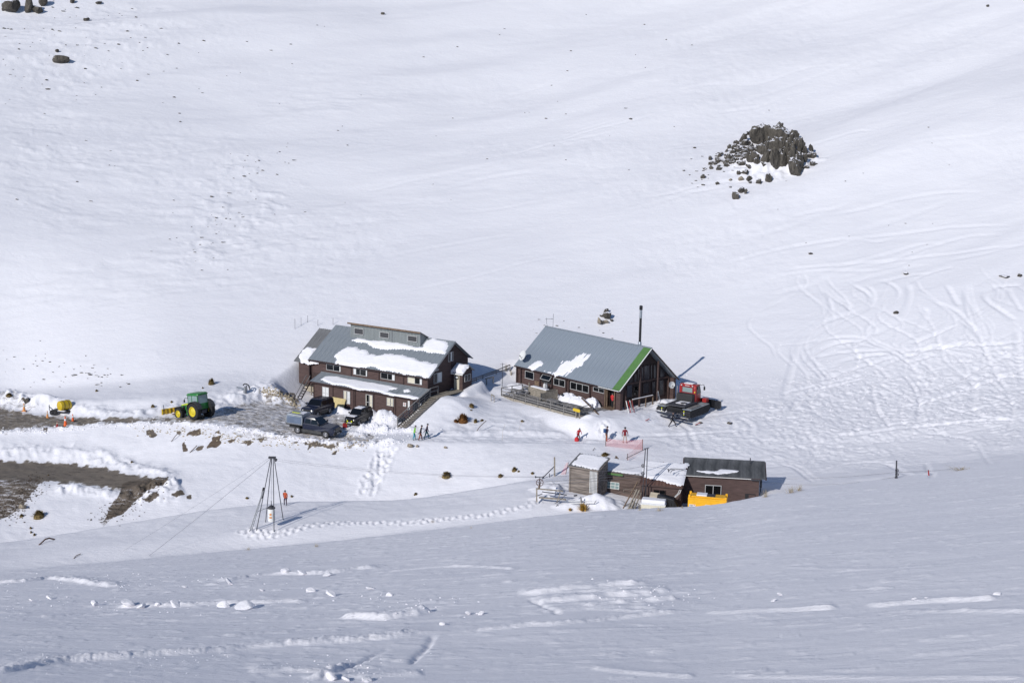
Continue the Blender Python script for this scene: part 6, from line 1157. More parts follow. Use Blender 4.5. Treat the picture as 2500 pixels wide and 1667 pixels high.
# ================================================================== yellow tank on a trailer, cones
p=at(134,1010); T=empty('tank_trailer',Matrix.Translation(p)@Matrix.Rotation(R(-20),4,'Z'),'small trailer carrying a round yellow tank at the left side of the road','trailer')
b=MB(); b.lathe([(.05,-.02),(.45,0),(.56,.08),(.58,.2),(.58,1.25),(.56,1.37),(.45,1.45),(.05,1.47)],(1.05,-.55,1.15),(.42,-.0,0) if False else (.35,.9,0),26); b.build('tank','tank',T,True)
for k in(.45,1.0): MB().lathe([(.59,k),(.61,k),(.61,k+.05),(.59,k+.05)],(1.05,-.55,1.15),(.35,.9,0),26,False).build('strap','rsteel',T)
solid(T,'frame','dsteel',(-.2,2.2,-.6,.7,.42,.52)); solid(T,'bed','blackm',(-.1,2.1,-.55,.65,.52,.56)); MB().bar((-.2,0,.45),(-.9,.1,.8),.07,.07).build('drawbar','dsteel',T); MB().tube((-.85,.1,.3),(-.85,.1,1.0),.04).build('jockey_stand','dsteel',T)
for y in(-.62,.72):
    for x in(.1,.55): car_wheel(T,x,y,.30,.18,'dsteel',.55,-1 if y<0 else 1)
solid(T,'snow_patch','snow',(.9,1.9,-.64,-.3,.56,.64),bevel=.03)
def cone(u,v,h,mt,label):
    p=at(u,v); T=empty('traffic_cone',p,label,'traffic cone','traffic cones beside the road'); s=h/.75
    solid(T,'base','blackm' if mt=='orange' else mt,(-.19*s,.19*s,-.19*s,.19*s,-.02,.04)); MB().lathe([(.14*s,.04),(.10*s,.26*s),(.075*s,.42*s)],n=14).build('body',mt,T,True); MB().lathe([(.078*s,.42*s),(.058*s,.56*s)],n=14).build('sleeve','white' if mt=='orange' else 'cream',T,True); MB().lathe([(.056*s,.56*s),(.03*s,.75*s)],n=14).build('tip',mt,T,True); return T
cone(160,1040,1.15,'orange','large orange cone, tallest of those at the road edge below the trailer'); cone(140,1041,.62,'red','smallest orange-red cone, left of the large one at the road edge'); cone(178,1028,.85,'orange','orange cone with white sleeve at the right end of the cones'); cone(116,1020,.85,'fadedorange','faded orange cone in front of the trailer drawbar'); cone(59,1003,.95,'fadedorange','thin faded orange cone set back on the snow at far left')
# ================================================================== snow machine on the bank
p=at(598,958); T=empty('snow_machine',Matrix.Translation(p),'odd grey steel device with a curved black hoop and flat arm on the snow bank','machine'); k=1/ppm(p); q=lambda x,y:Vector(((x-1340)/6.19*k,0,(240-y)/6.19*k))
MB().tube(q(1340,245),q(1350,150),.22,.17,12).build('body','steel',T,True); MB().bar(q(1215,160),q(1330,185),.16,.12).build('arm','alu',T); b=MB(); b.path([q(1315,130),q(1330,108),q(1360,105),q(1395,125),q(1412,160),q(1415,195)],.07,8); b.build('hoop','black',T,True); MB().bar(q(1360,215),q(1365,130),.12,.1).build('column','dsteel',T); MB().bar(q(1395,160),q(1370,200),.05,.05).build('brace','steel',T)
# ================================================================== snowcat
pc=at(1652,1024); d=Vector((math.sin(R(33)),math.cos(R(33)),0)); c=pc+d*2.5+Vector((-.35,0,0)); c.z=(H(c.x,c.y)+H(pc.x,pc.y))/2-.05
T=empty('snow_groomer',place(c,35,0,0,1.08),'red-cabbed tracked snow groomer seen from behind, beside the glazed gable lodge','snowcat')
for s in(-1,1):
    y0,y1=(1.05,2.05) if s>0 else (-2.05,-1.05)
    TR_=MB().prism([(-2.3,.28),(-1.9,.05),(1.9,.05),(2.4,.35),(2.3,.78),(1.9,.88),(-2.0,.88),(-2.35,.62)],y0,y1,'y').build('track','rubber',T)
    b=MB(); x=-2.2
    while x<2.2: b.bx(x,x+.07,y0-.03,y1+.03,.88,.96); x+=.26
    b.build('cleats','alu',TR_,kind='stuff'); solid(T,'track_guard','timber',(-1.9,.3,y0+.12,y1-.1,.97,1.02))
    b=MB(); 
    for z in(.25,.45,.65): b.bx(-2.42,-2.36,y0-.02,y1+.02,z,z+.06)
    b.build('rear_cleats','dsteel',TR_,kind='stuff')
    for z in(.28,.48,.68): solid(T,'reflector','hivis' if z!=.48 else 'white',(-2.46,-2.42,s*1.35-.05,s*1.35+.05,z,z+.13))
    solid(T,'mudflap','black',(-2.5,-2.44,y0+.05,y1-.05,.1,.25))
    MB().path([(1.9,s*.9,2.9),(2.0,s*1.35,2.95),(2.0,s*1.4,2.75)],.03).build('mirror_arm','black',T); solid(T,'mirror','black',(1.96,2.04,s*1.42-.1,s*1.42+.1,2.35,2.75),bevel=.03)
solid(T,'chassis','black',(-2.1,2.2,-.95,.95,.45,.95)); solid(T,'flat_bed','dsteel',(-2.3,.6,-1.35,1.0,1.12,1.24),bevel=.02); solid(T,'engine_cover','blackm',(.1,.75,-.95,.95,1.2,2.05),bevel=.05); solid(T,'bed_snow','snow',(-1.3,-.1,-.9,.3,1.24,1.30),bevel=.02)
em=MB(); em.lathe([(.38,0),(.38,.015),(.30,.015),(.30,0)],(-1.0,-.55,1.305),(0,0,1),20,False)
for a in range(6): t=a*PI/6; em.bar((-1.0-.28*math.cos(t),-.55-.28*math.sin(t),1.315),(-1.0+.28*math.cos(t),-.55+.28*math.sin(t),1.315),.035,.015)
em.build('round_emblem','black',T,kind='stuff')
shell(T,'cab','red',[(.75,1.0,1.15,.98,2.75),(.95,1.05,1.05,.98,3.0),(1.9,1.0,1.05,.92,2.95),(2.4,.85,1.1,.80,2.2)],.06)
solid(T,'rear_window','glass_cab',(.70,.76,-.62,.58,2.15,2.68),bevel=.02); solid(T,'window_surround','crimson',(.71,.745,-.75,.72,2.02,2.82)); 
for s in(-1,1): quad(T,'side_window','glass',[(1.05,s*1.02,2.0),(2.1,s*.97,2.0),(1.85,s*.95,2.8),(1.05,s*.99,2.8)],.03)
quad(T,'windscreen','glass_cab',[(2.42,-.75,2.1),(2.42,.75,2.1),(1.98,.8,2.85),(1.98,-.8,2.85)],.03)
for y in(-.72,.62): solid(T,'work_light','lamp',(.66,.74,y,y+.16,2.84,2.93))
solid(T,'name_strip','white',(.69,.71,-.28,.28,2.86,2.91)); solid(T,'roof_snow','snow',(.95,1.7,-.5,.55,3.0,3.08),bevel=.03); MB().tube((.6,1.15,1.2),(.6,1.15,2.75),.09,n=12).build('exhaust_stack','steel',T,True); solid(T,'beacon','hivis',(.68,.74,-.98,-.88,2.2,2.3))
BL=MB(); n=5; o=[(2.95+.3*math.cos(PI*.5*i/n),.2+1.0*i/n) for i in range(n+1)]
for (a,e_) in zip(o[:-1],o[1:]): BL.hexa([(a[0],-2.3,a[1]),(a[0],2.3,a[1]),(a[0]+.08,2.3,a[1]),(a[0]+.08,-2.3,a[1])],[(e_[0],-2.3,e_[1]),(e_[0],2.3,e_[1]),(e_[0]+.08,2.3,e_[1]),(e_[0]+.08,-2.3,e_[1])])
BL.build('blade','black',T); 
for s in(-1,1): MB().hexa([(2.9,s*2.3,.15),(3.3,s*2.3,.15),(3.7,s*2.75,.2),(3.3,s*2.75,.2)],[(2.9,s*2.3,1.1),(3.3,s*2.3,1.15),(3.6,s*2.75,1.0),(3.3,s*2.75,1.0)]).build('blade_wing','black',T)
for y in(-.6,.6): MB().bar((2.1,y,.6),(3.0,y,.6),.14,.14).build('push_arm','dsteel',T)
solid(T,'side_box','red',(1.9,2.5,-1.75,-1.25,1.02,1.45),bevel=.03); solid(T,'tiller_frame','dsteel',(-3.0,-2.4,-.5,.5,.45,.6)); MB().tube((-2.95,-1.9,.35),(-2.95,1.9,.35),.12,n=10).build('tiller_bar','navy_grey',T)
solid(T,'finisher','navy',(-3.35,-3.0,-2.1,2.1,.02,.16)); solid(T,'finisher_strip','white',(-3.3,-3.1,-.75,-.2,.165,.18),(-3.3,-3.1,.2,.8,.165,.18),kind='stuff')
for u,v,l in((1580,1029,'small red and white marker lying in snow left of the snow groomer'),(1704,1038,'red tool handle stuck in the snow behind the snow groomer')):
    p=at(u,v); T=empty('marker',p,l,'marker'); MB().bar((-.3,0,.05),(.25,.1,.32),.06,.06).build('handle','red',T); MB().bar((-.35,0,.02),(.2,-.05,.03),.05,.03).build('blade','dsteel',T)
# ================================================================== people
def person(u,v,label,az=0,h=1.75,jacket='blackcloth',legs='blackcloth',hat='blackcloth',lean=0,stride=0,armL=(.1,-.05),armR=(-.1,-.05),p=None,spread=.13,hair=None,crouch=0,name='person'):
    """continuous body from joints; x forward, y left"""
    p=p or at(u,v); T=empty(name,place(p,az,0,0,h/1.78),label,'person'); j={}
    hip=.93-crouch; ln=math.radians(lean); S=lambda z,x=0:(x+math.sin(ln)*(z-hip),math.cos(ln)*(z-hip)+hip)
    V=[];Rd=[];E_=[]
    def add(x,y,z,rx,ry=None,par=None):
        V.append((x,y,z)); Rd.append((rx,ry or rx))
        if par is not None: E_.append((par,len(V)-1))
        return len(V)-1
    pe=add(0,0,hip,.15,.12)
    x,z=S(1.13); a=add(x,0,z,.145,.11,pe); x,z=S(1.38); ch=add(x,0,z,.17,.12,a); x,z=S(1.50); nk=add(x,0,z,.075,.07,ch); x,z=S(1.57,.01); n2=add(x,0,z,.06,.06,nk); x,z=S(1.66,.02); hd=add(x,0,z,.095,.085,n2); x,z=S(1.75,.01); add(x,0,z,.075,.07,hd)
    for s,st in((1,stride),(-1,-stride)):
        hx=add(0,s*.10,hip-.08,.105,.10,pe); kx=st*.55; kn=add(kx+.05+crouch*.6,s*(.10+spread*.35),.50-crouch*.4,.075,.075,hx); an=add(st*.95-.02,s*(.10+spread*.6),.10,.052,.055,kn); add(st*.95+.13,s*(.11+spread*.6),.045,.045,.035,an)
    for s,(fx_,out) in((1,armL),(-1,armR)):
        x,z=S(1.42); sh=add(x,s*.20,z,.075,.07,ch); ex,ez=S(1.15); el=add(ex+fx_*.5,s*(.27+abs(out)*.6),ez,.052,.05,sh); hx_,hz=S(.90); ha=add(hx_+fx_*1.6,s*(.26+abs(out)),hz+abs(fx_)*.5,.038,.036,el); j[s]=Vector(V[ha]); j[(s,'d')]=(Vector(V[ha])-Vector(V[el])).normalized()
    me=bpy.data.meshes.new('body'); me.from_pydata(V,E_,[]); o=bpy.data.objects.new('body_tmp',me); col.objects.link(o); md=o.modifiers.new('s','SKIN'); md.use_smooth_shade=True
    for i,r_ in enumerate(Rd): me.skin_vertices[0].data[i].radius=r_; me.skin_vertices[0].data[i].use_root=(i==0)
    ms=o.modifiers.new('d','SUBSURF'); ms.levels=1
    dg=bpy.context.evaluated_depsgraph_get(); m2_=bpy.data.meshes.new_from_object(o.evaluated_get(dg)); bpy.data.objects.remove(o); m2_.name='body'
    for k in(legs,jacket,'skin','blackm'): m2_.materials.append(M[k])
    nkz=V[nk][2]
    for f in m2_.polygons:
        c=f.center; f.use_smooth=True; f.material_index=3 if c.z<.13 else 0 if c.z<hip-.02 and abs(c.y)<.30 and not(c.z>.8 and abs(c.y)>.22) else 2 if c.z>nkz+.03 else 1
    B=bpy.data.objects.new('body',m2_); col.objects.link(B); B.parent=T
    hx,_,hz=V[hd]
    if hat: MB().lathe([(.118,hz-.01-.0),(.122,hz+.04),(.105,hz+.10),(.06,hz+.145),(.01,hz+.15)],(hx-.005,0,0)).build('helmet' if hat in('greycloth','blackm') else 'beanie',hat,T,True)
    f_=MB(); f_.hexa([(hx+.085,-.018,hz-.035),(hx+.085,.018,hz-.035),(hx+.115,.012,hz-.03),(hx+.115,-.012,hz-.03)],[(hx+.085,-.01,hz+.02),(hx+.085,.01,hz+.02),(hx+.09,.008,hz+.02),(hx+.09,-.008,hz+.02)]); f_.build('nose','skin',B)
    MB().bx(hx+.078,hx+.1,-.07,.07,hz+.005,hz+.05).build('goggles','black',T); MB().bx(hx+.088,hx+.097,-.025,.025,hz-.062,hz-.052).build('mouth','crimson',B)
    for s in(1,-1):                                                      # gloved hands: palm, four fingers and a thumb
        q=j[s]; d=j[(s,'d')]; n_=Vector((0,1,0)); sd=d.cross(n_).normalized(); b=MB(); b.bar(q-d*.01,q+d*.10,.045,.085,n_)
        for k in range(4): o_=sd*(-.036+.024*k); L_=.075-.01*abs(k-1.3); m_=q+d*(.10+L_*.55)+o_; b.tube(q+d*.09+o_,m_,.012,n=5).tube(m_,m_+d*L_*.45+n_*(-s)*.02,.011,.008,5)
        b.tube(q+d*.03-sd*.04,q+d*.08-sd*.075,.013,.010,5); b.build('glove','blackm',T)
    return T
def board_in_snow(T,mt): pass
person(1011,1074,'person in a lime green jacket and turquoise trousers, leftmost of three walking below the stairs',az=75,h=1.66,jacket='lime',legs='teal',hat='greycloth',lean=12,stride=.18,armL=(.14,.05),armR=(.02,.03))
person(1026,1075,'person in a black jacket and rust-brown trousers, middle of three below the stairs',az=80,h=1.74,jacket='blackcloth',legs='rustcloth',hat='blackcloth',lean=12,stride=.22)
person(1041,1071,'person in a black jacket and dark teal trousers, rightmost of three below the stairs',az=95,h=1.74,jacket='plum',legs='dteal',hat='greycloth',lean=10,stride=.25)
T=person(1411,1074,'person in red kneeling over a bright red bag on the packed track',az=160,h=1.55,jacket='redcloth',legs='plum',hat='greycloth',lean=28,crouch=.22,armL=(.18,.05),armR=(.18,.05))
p=at(1408,1077); T=empty('bag',p,'bright red bag on the track in front of the kneeling person','bag'); MB().lathe([(.02,0),(.24,.02),(.27,.2),(.2,.42),(.07,.5),(.02,.5)],n=14).build('sack','redcloth',T,True); MB().path([(-.08,0,.48),(0,0,.6),(.08,0,.48)],.02).build('strap','red',T)
T=person(1480,1077,'person with a blue backpack and plum jacket beside the left post of the net',az=60,h=1.72,jacket='plum',legs='rustcloth',hat='blackcloth',lean=8,stride=.08)
MB().bx(-.36,-.13,-.17,.17,1.05,1.5).build('backpack','bluecloth',T,False,.06)
person(1525,1081,'person in a dark red jacket and pale trousers standing right of the pink net',az=170,h=1.80,jacket='crimson',legs='beige',hat='blackcloth',stride=.04,armL=(.04,.06),armR=(.04,.06))
person(697,1233,'person in a burnt orange jacket standing on the mound behind the pole pyramid',az=200,h=1.55,jacket='orangecloth',legs='plum',hat='greycloth',lean=4,stride=.05)
person(0,0,'person in a red jacket and black trousers standing in the lodge doorway',az=45,h=1.76,jacket='redcloth',legs='blackcloth',hat='blackcloth',stride=.1,p=F2.M@Vector((-1.62,.55,-.02)))
person(1641,1042,'person all in black striding behind the snow groomer with legs wide apart',az=100,h=1.8,jacket='blackcloth',legs='blackcloth',hat='blackcloth',stride=.42,lean=4,armL=(.2,.1),armR=(-.1,.1),spread=.2)
# ================================================================== rocks
def rock_mesh(seed,sub=3,flat=.8):
    bm=bmesh.new(); bmesh.ops.create_icosphere(bm,subdivisions=sub,radius=1)
    cs=np.array([v.co for v in bm.verts]); rs=np.random.RandomState(seed)
    for k in range(9):                                                    # cleave off planes for angular faces
        n=rs.normal(size=3); n/=np.linalg.norm(n); d=rs.uniform(.45,.8); t=cs@n; k_=t>d; cs[k_]-=np.outer((t[k_]-d)*.92,n)
    cs*=(1+(.16 if sub<4 else .42)*fbm(cs[:,0]*(1.7 if sub<4 else 2.6)+seed*3.1,cs[:,1]*1.7+cs[:,2]*(1.3 if sub<4 else .8),4,seed,.6)[:,None]); cs[:,2]*=flat
    for v,c in zip(bm.verts,cs): v.co=c
    me=bpy.data.meshes.new('rock'); bm.to_mesh(me); bm.free(); me.materials.append(M['rock']); me.polygons.foreach_set('use_smooth',[False]*len(me.polygons)); return me
RK=[rock_mesh(i+1,3,random.uniform(.75,1.0)) for i in range(8)]; RKs=[rock_mesh(i+31,2,.8) for i in range(5)]
RKo=[rock_mesh(i+51,4,1.0) for i in range(7)]
RKt=[]
for m_ in RKs[:3]: c=m_.copy(); c.materials.clear(); c.materials.append(M['rock_tan']); RKt.append(c)
rk=random.Random(5)
def rock_at(u,v,wpx_,hpx,parent=None,origin=None,name='rock',meshes=None,sink=.3,tilt=12,vb=True):
    """u,v: foot of the rock in the photo, width and height in photo pixels"""
    p=at(u,v); k=1/ppm(p); m_=rk.choice(meshes or RK); o=bpy.data.objects.new(name,m_); col.objects.link(o); sx,sz=wpx_*k*.58,hpx*k*.60
    q=p+Vector((0,sx*.35,sz*(1-sink)-.02)); 
    o.scale=(sx,max(sx*.8,sz*.5),sz/.85); o.rotation_euler=(R(rk.uniform(-tilt,tilt)),R(rk.uniform(-tilt,tilt)),R(rk.uniform(-25,25)))
    if parent: o.parent=parent; o.location=q-origin
    else: o.location=q
    return o
r6=lambda x,y:(1680+x/6.533,280+y/6.533)
O_=[(1490,470,300,300),(1120,470,340,260),(1230,380,220,180),(1350,620,260,220),(1210,640,170,190),(1240,755,130,180),(1380,860,150,290),(1500,830,150,200),(1600,760,170,260),(1560,600,170,200),(1650,480,150,180),(1690,400,110,130),(1700,540,90,140),(1780,620,110,200),(1860,640,80,110),(1710,980,230,240),(1730,850,190,200),(1640,800,150,220),(1840,760,110,120),(1870,860,110,60),(1970,700,150,110),(1990,820,120,60),
 (880,440,110,130),(900,500,160,80),(830,600,220,90),(900,640,120,80),(740,560,110,70),(760,480,80,60),(650,540,60,60),(700,620,90,50),(640,760,90,110),(710,755,80,60),(1010,760,180,150),(1080,790,90,80),(870,810,120,80),(980,850,100,60),(950,330,90,60),(1080,300,180,100),(1200,260,120,70),(1300,250,70,50),(1400,470,120,170),(1450,560,160,150),(1100,590,110,60),(500,680,60,70),(460,740,80,50),(400,790,60,50),(350,730,60,60),(540,640,50,40),(610,600,40,50),(430,800,50,40),(1560,460,110,160),(1350,330,90,120),(1430,300,160,140),(1520,300,110,120),(1450,740,110,150),(1520,700,110,150),(1600,640,100,140),(1680,700,110,140),(1760,700,90,110)]
op=at(*r6(1450,700)); T=empty('rock_outcrop',op,'large jagged dark rock outcrop breaking through the snow, upper right hillside','rock')
for x,y,w_,h in O_: rock_at(*r6(x,y),w_/6.533*1.12,h/6.533*1.08,T,op,tilt=14,sink=.3,meshes=RKo)
for i in range(70):
    t=rk.random(); x=rk.gauss(1430,220) if i<18 else rk.gauss(760,230); y=(rk.gauss(560,130) if i<18 else 640-(x-850)*.45+rk.gauss(0,60)); rock_at(*r6(x,y),rk.uniform(7,16),rk.uniform(7,18) if i<18 else rk.uniform(5,9),T,op,tilt=20,sink=.3,meshes=RKo)
big=[((760,1350,150,110),'rounded dark boulder, lowest of those below the rock outcrop'),((840,1250,120,90),'flat dark boulder above the lowest one below the outcrop'),((920,1270,55,80),'small dark boulder right of the flat one below the outcrop'),((1135,1105,100,90),'left of two dark boulders below the middle of the outcrop'),((1270,1075,110,120),'right of two dark boulders below the middle of the outcrop'),((800,955,70,60),'reddish boulder at the left of the cluster under the outcrop'),((920,950,120,80),'upper dark boulder of the cluster under the outcrop'),((850,1065,90,110),'tan pointed boulder of the cluster under the outcrop'),((970,1065,90,90),'grey boulder at the right of the cluster under the outcrop'),((990,1100,60,40),'low dark stone at the foot of the cluster under the outcrop'),((680,1055,60,50),'round tan stone left of the cluster under the outcrop'),((460,1120,60,50),'round grey stone lower left of the outcrop'),((675,1165,45,30),'low grey stone below the cluster under the outcrop')]
for (x,y,w_,h),l in big: tag(rock_at(*r6(x,y),w_/6.533,h/6.533,name='boulder',meshes=RKt if 'tan' in l else RKo,sink=.35,tilt=20),l,'rock')
r7_=lambda x,y:(x/3.92,y/3.92)
for (u,v,w_,h),l in [((27,33,40,30),'long brown rock at the far top left corner'),((69,33,22,34),'tall narrow brown rock near the top left corner'),((90,34,26,22),'brown rock right of the tall narrow one at the top left'),((104,16,24,24),'upper brown rock at the top edge near the left corner'),((7,28,8,10),'small dark rock at the left edge under the top left corner'),((176,9,13,12),'small dark brown rock at the top edge'),((210,52,18,9),'thin slab of dark rock below the top left rocks'),((150,158,36,22),'grey-green elongated boulder alone on the upper left slope'),((139,129,9,8),'small dark stone just above the grey-green boulder'),((240,11,18,8),'cluster-like dark stone near the top edge'),((2412,18,7,6),'small dark stone near the top right corner'),((2211,671,14,11),'round brown boulder on the right slope above the ski tracks'),((2455,679,26,8),'low speckled rock near the right edge above the ski tracks'),((2489,676,11,9),'small round brown stone at the right edge'),((2188,767,12,8),'small brown stone among the ski tracks'),((935,37,9,7),'small dark stone at the top edge, centre left'),((1540,292,9,5),'small dark stone on the slope left of and above the outcrop'),((1000,1093,18,12),'largest of the tan boulders on the bank below the track'),((1018,1092,8,7),'small tan stone beside the largest tan boulder below the track'),((1087,1095,10,7),'tan stone apart on the right below the track'),((52,1243,20,14),'tan rock on the earth bank at far left'),((1780,1035,13,8),'grey flat stone on the snow right of the snow groomer'),((1711,1034,9,5),'small grey stone at the rear corner of the snow groomer'),((1980,622,10,6),'small dark stone on the right middle slope'),((64,984,17,15),'dark reddish clump of earth beside the road at far left')]:
    tn='tan' in l; tag(rock_at(u,v,w_,h,name='boulder',meshes=RKt if tn else RK,sink=.25,tilt=8),l,'rock')
cq=lambda x,y:(1440+x/26.1,740+y/26.1)
for (x,y,w_,h),l in [((580,1440,300,480),'upright pale boulder at the left foot of the small rock pile'),((820,1360,260,260),'brown block in the middle foot of the small rock pile'),((1050,1340,420,280),'tan block at the right foot of the small rock pile'),((1130,1080,600,420),'wide grey-green boulder across the middle of the small rock pile'),((1400,1190,230,200),'small grey block at the right of the small rock pile'),((1030,690,400,320),'dark jagged block on top of the small rock pile'),((760,900,260,160),'small flat grey block on the left shoulder of the small rock pile')]:
    tag(rock_at(*cq(x,y),w_/26.1,h/26.1*1.1,name='boulder',meshes=RKt if 'tan' in l or 'pale' in l else RK,sink=.1,tilt=6),l,'rock')
# small stones showing through the snow
def scatter(n,fn,label,grp,smin,smax):
    for i in range(n):
        u,v=fn()
        if not(-10<u<2510 and 2<v<1250): continue
        p=at(u,v); s=(smin+(smax-smin)*rk.random()**2.2)*.8*rng(p)/F*.5; o=bpy.data.objects.new('stone',rk.choice(RKs)); col.objects.link(o); o.location=p+Vector((0,0,s*.25)); o.scale=(s*rk.uniform(1,2.2),s,s*.75); o.rotation_euler=(0,0,rk.uniform(-.7,.3)); tag(o,label,'stone',grp)
g=rk.gauss
def diag(u0,v0,u1,v1,sp):
    t=rk.random(); return g(u0+(u1-u0)*t,sp),g(v0+(v1-v0)*t,sp*.5)
scatter(95,lambda:(abs(g(0,280)),abs(g(0,190))),'small dark stone poking through the snow of the upper left slope','stones of the upper left slope',3,9)
scatter(60,lambda:diag(680,350,470,640,38),'small grey stone in the diagonal band across the left slope','stones of the diagonal band',3,9)
scatter(30,lambda:(rk.uniform(250,1150),rk.uniform(60,520)),'tiny lone stone on the open slope left of centre','stones of the open centre slope',3,6)
scatter(24,lambda:(rk.uniform(1150,1700),rk.uniform(30,420)),'tiny lone stone on the open slope left of the outcrop','stones left of the outcrop',3,7)
scatter(26,lambda:diag(1770,350,1700,450,26),'small dark stone on the flank left of and below the outcrop','stones on the flank of the outcrop',4,10)
scatter(16,lambda:(rk.uniform(1850,2450),rk.uniform(180,660)),'tiny stone on the right slope above the ski tracks','stones of the right slope',3,6)
scatter(24,lambda:diag(180,900,310,930,22),'small brown stone at the foot of the slope behind the road','stones behind the road',4,9)
scatter(20,lambda:diag(1300,790,1560,820,30),'small stone near the ridge line of the deck lodge','stones behind the deck lodge',3,7)
scatter(30,lambda:diag(20,860,200,930,50),'small stone on the slope at far left above the road','stones at far left above the road',3,8)
# crust stones and clods too many to count: one object per place
def rubble(name,label,n,fn,smin,smax,mt,cat='rubble'):
    b=MB(); src=RKs[0]; vv=[tuple(v.co) for v in src.vertices]
    oct_=[(1,0,0),(0,1,0),(-1,0,0),(0,-1,0),(0,0,1),(0,0,-1),(.6,.6,.5),(-.6,.5,.55)]; fs=[(0,6,4),(0,1,6),(1,4,6),(1,2,7),(1,7,4),(2,4,7),(2,3,4),(3,0,4),(0,5,1),(1,5,2),(2,5,3),(3,5,0)]
    for i in range(n):
        u,v=fn(); p=at(u,v); s=rk.uniform(smin,smax)*rng(p)/F*.5; a=rk.uniform(0,6.28); c,s2=math.cos(a),math.sin(a); j=[rk.uniform(.6,1.25) for _ in oct_]
        b.add([(p.x+(x*c-y*s2)*s*1.3*k,p.y+(x*s2+y*c)*s*k,p.z+z*s*.8*k+s*.2) for (x,y,z),k in zip(oct_,j)],fs)
    o=b.build(name,mt); return tag(o,label,cat,None,'stuff')
rubble('rubble','brown clods and stones spilled down the bank below the lower road end',300,lambda:(lambda t:(g(400-150*t,16+10*t),g(1175+95*t,9)))(rk.random()),1.5,4.5,'dirt')
rubble('rubble','dark clods and stones on the bank at the left edge',380,lambda:(lambda t:(g(95-80*t,16),g(1172+90*t,12)))(rk.random()),1.5,4.5,'dirt')
rubble('rubble','brown rubble on the ploughed heap left of the two-storey lodge',300,lambda:(lambda t:(640+90*t+g(0,5),955+38*t*t+g(0,6)))(rk.random()),2,5,'grass_pale')
rubble('rubble','stones and dirt lumps along the bank edge below the car park',320,lambda:(lambda u:(u,float(np.interp(u,[330,450,560,700,830,900],[1050,1052,1068,1082,1090,1085]))+g(0,8)))(rk.uniform(330,900)),1.5,5,'grass_pale')
rubble('snow_lumps','broken snow lumps along the ploughed road edge',420,lambda:(lambda u:(u,float(np.interp(u,[0,150,300,450,560,700,830,1000],[1054,1047,1036,1034,1044,1068,1082,1080]))+g(0,4)))(rk.uniform(0,1000)),2,6,'snow','snow')
rubble('snow_lumps','broken snow lumps on the heaps by the stairs and small black car',300,lambda:(g(930,45),g(1045,14)),2,6,'snow','snow')
rubble('snow_lumps','loose snow crumbs scattered over the churned piste',500,lambda:(g(2150,200),g(960,60)),1.5,4,'snow','snow')
rubble('snow_lumps','small snow crumbs across the left foreground',200,lambda:(abs(g(350,330)),rk.choice([g(1478,14),g(1420,10),g(1610,16)])),1.5,4.5,'snow','snow')
rubble('snow_lumps','small snow crumbs across the centre foreground',130,lambda:rk.choice([(g(860,90),g(1630,16)),(g(1000,70),g(1480,18)),(g(1600,90),g(1450,20))]),2,6,'snow','snow')
# larger loose blocks of snow in the foreground: each a thing
for i,(u,v,w_,h) in enumerate([(120,1462,16,10),(230,1478,18,20),(312,1480,36,26),(345,1484,24,16),(382,1479,16,12),(430,1481,34,14),(560,1426,26,14),(545,1482,34,14),(597,1486,52,22),(695,1396,28,14),(740,1402,30,12),(800,1405,26,10),(807,1660,30,24),(845,1662,24,14),(895,1664,34,14),(1143,1500,16,12),(1176,1500,18,12),(810,1455,30,12),(950,1454,20,10),(1890,1467,16,7),(1905,1453,14,8),(2232,1462,16,6),(2262,1459,10,5),(2436,1452,18,6),(75,1466,10,6),(450,1434,14,7),(640,1442,14,7),(760,1444,24,9),(905,1438,22,8),(1080,1525,16,8)]):
    o=rock_at(u,v,w_,h,name='snow_block',meshes=RK,sink=.42,tilt=30); o.data=o.data.copy() if i==0 else o.data
    o.scale.z*=.72; o['_uv']=(u,v)
SB=[]
for m_ in RK[:5]: c=m_.copy(); c.materials.clear(); c.materials.append(M['snow']); SB.append(c)
rows=[[],[],[]]
for o in list(col.objects):
    if o.name.startswith('snow_block'): o.data=rk.choice(SB); u,v=o['_uv']; rows[0 if v>1595 else 1 if v>1470 else 2].append((u,o)); del o['_uv']
ordn=['leftmost','second','third','fourth','fifth','sixth','seventh','eighth','ninth','tenth','eleventh','twelfth','thirteenth','fourteenth','fifteenth','sixteenth','seventeenth','eighteenth','nineteenth','twentieth']
for k,rw_ in enumerate(rows):
    for i,(u,o) in enumerate(sorted(rw_,key=lambda q:q[0])): tag(o,'loose snow block, %s in the %s row of the near slope'%(ordn[i] if i==0 else ordn[i]+' from left',['bottom','middle','upper'][k]),'snow block','snow blocks on the foreground slope')
# ================================================================== tussocks, shrubs, grass
def tuft_mesh(seed,n=90,mt='grass',dome=True,w_=.09,droop=.5):
    rs=random.Random(seed); b=MB()
    for i in range(n):
        a=rs.uniform(0,2*PI); el=rs.uniform(.1,1.0)**.7*PI/2; L=rs.uniform(.6,1.0); d=Vector((math.cos(a)*math.cos(el),math.sin(a)*math.cos(el),math.sin(el)))
        o=Vector((rs.gauss(0,.14),rs.gauss(0,.14),0)); t=o+d*L*.6; e_=o+d*L+Vector((d.x*.15,d.y*.15,-droop*(1-math.sin(el))*.35)); sd=d.cross(Vector((0,0,1))).normalized()*w_
        b.add([o-sd,o+sd,t+sd*.8,t-sd*.8,e_],[(0,1,2,3),(3,2,4)])
    if dome: b.lathe([(.72,-.1),(.68,.18),(.45,.42),(.05,.55)],n=9)
    me=b.build('t',mt).data; bpy.data.objects.remove(bpy.data.objects['t']); return me
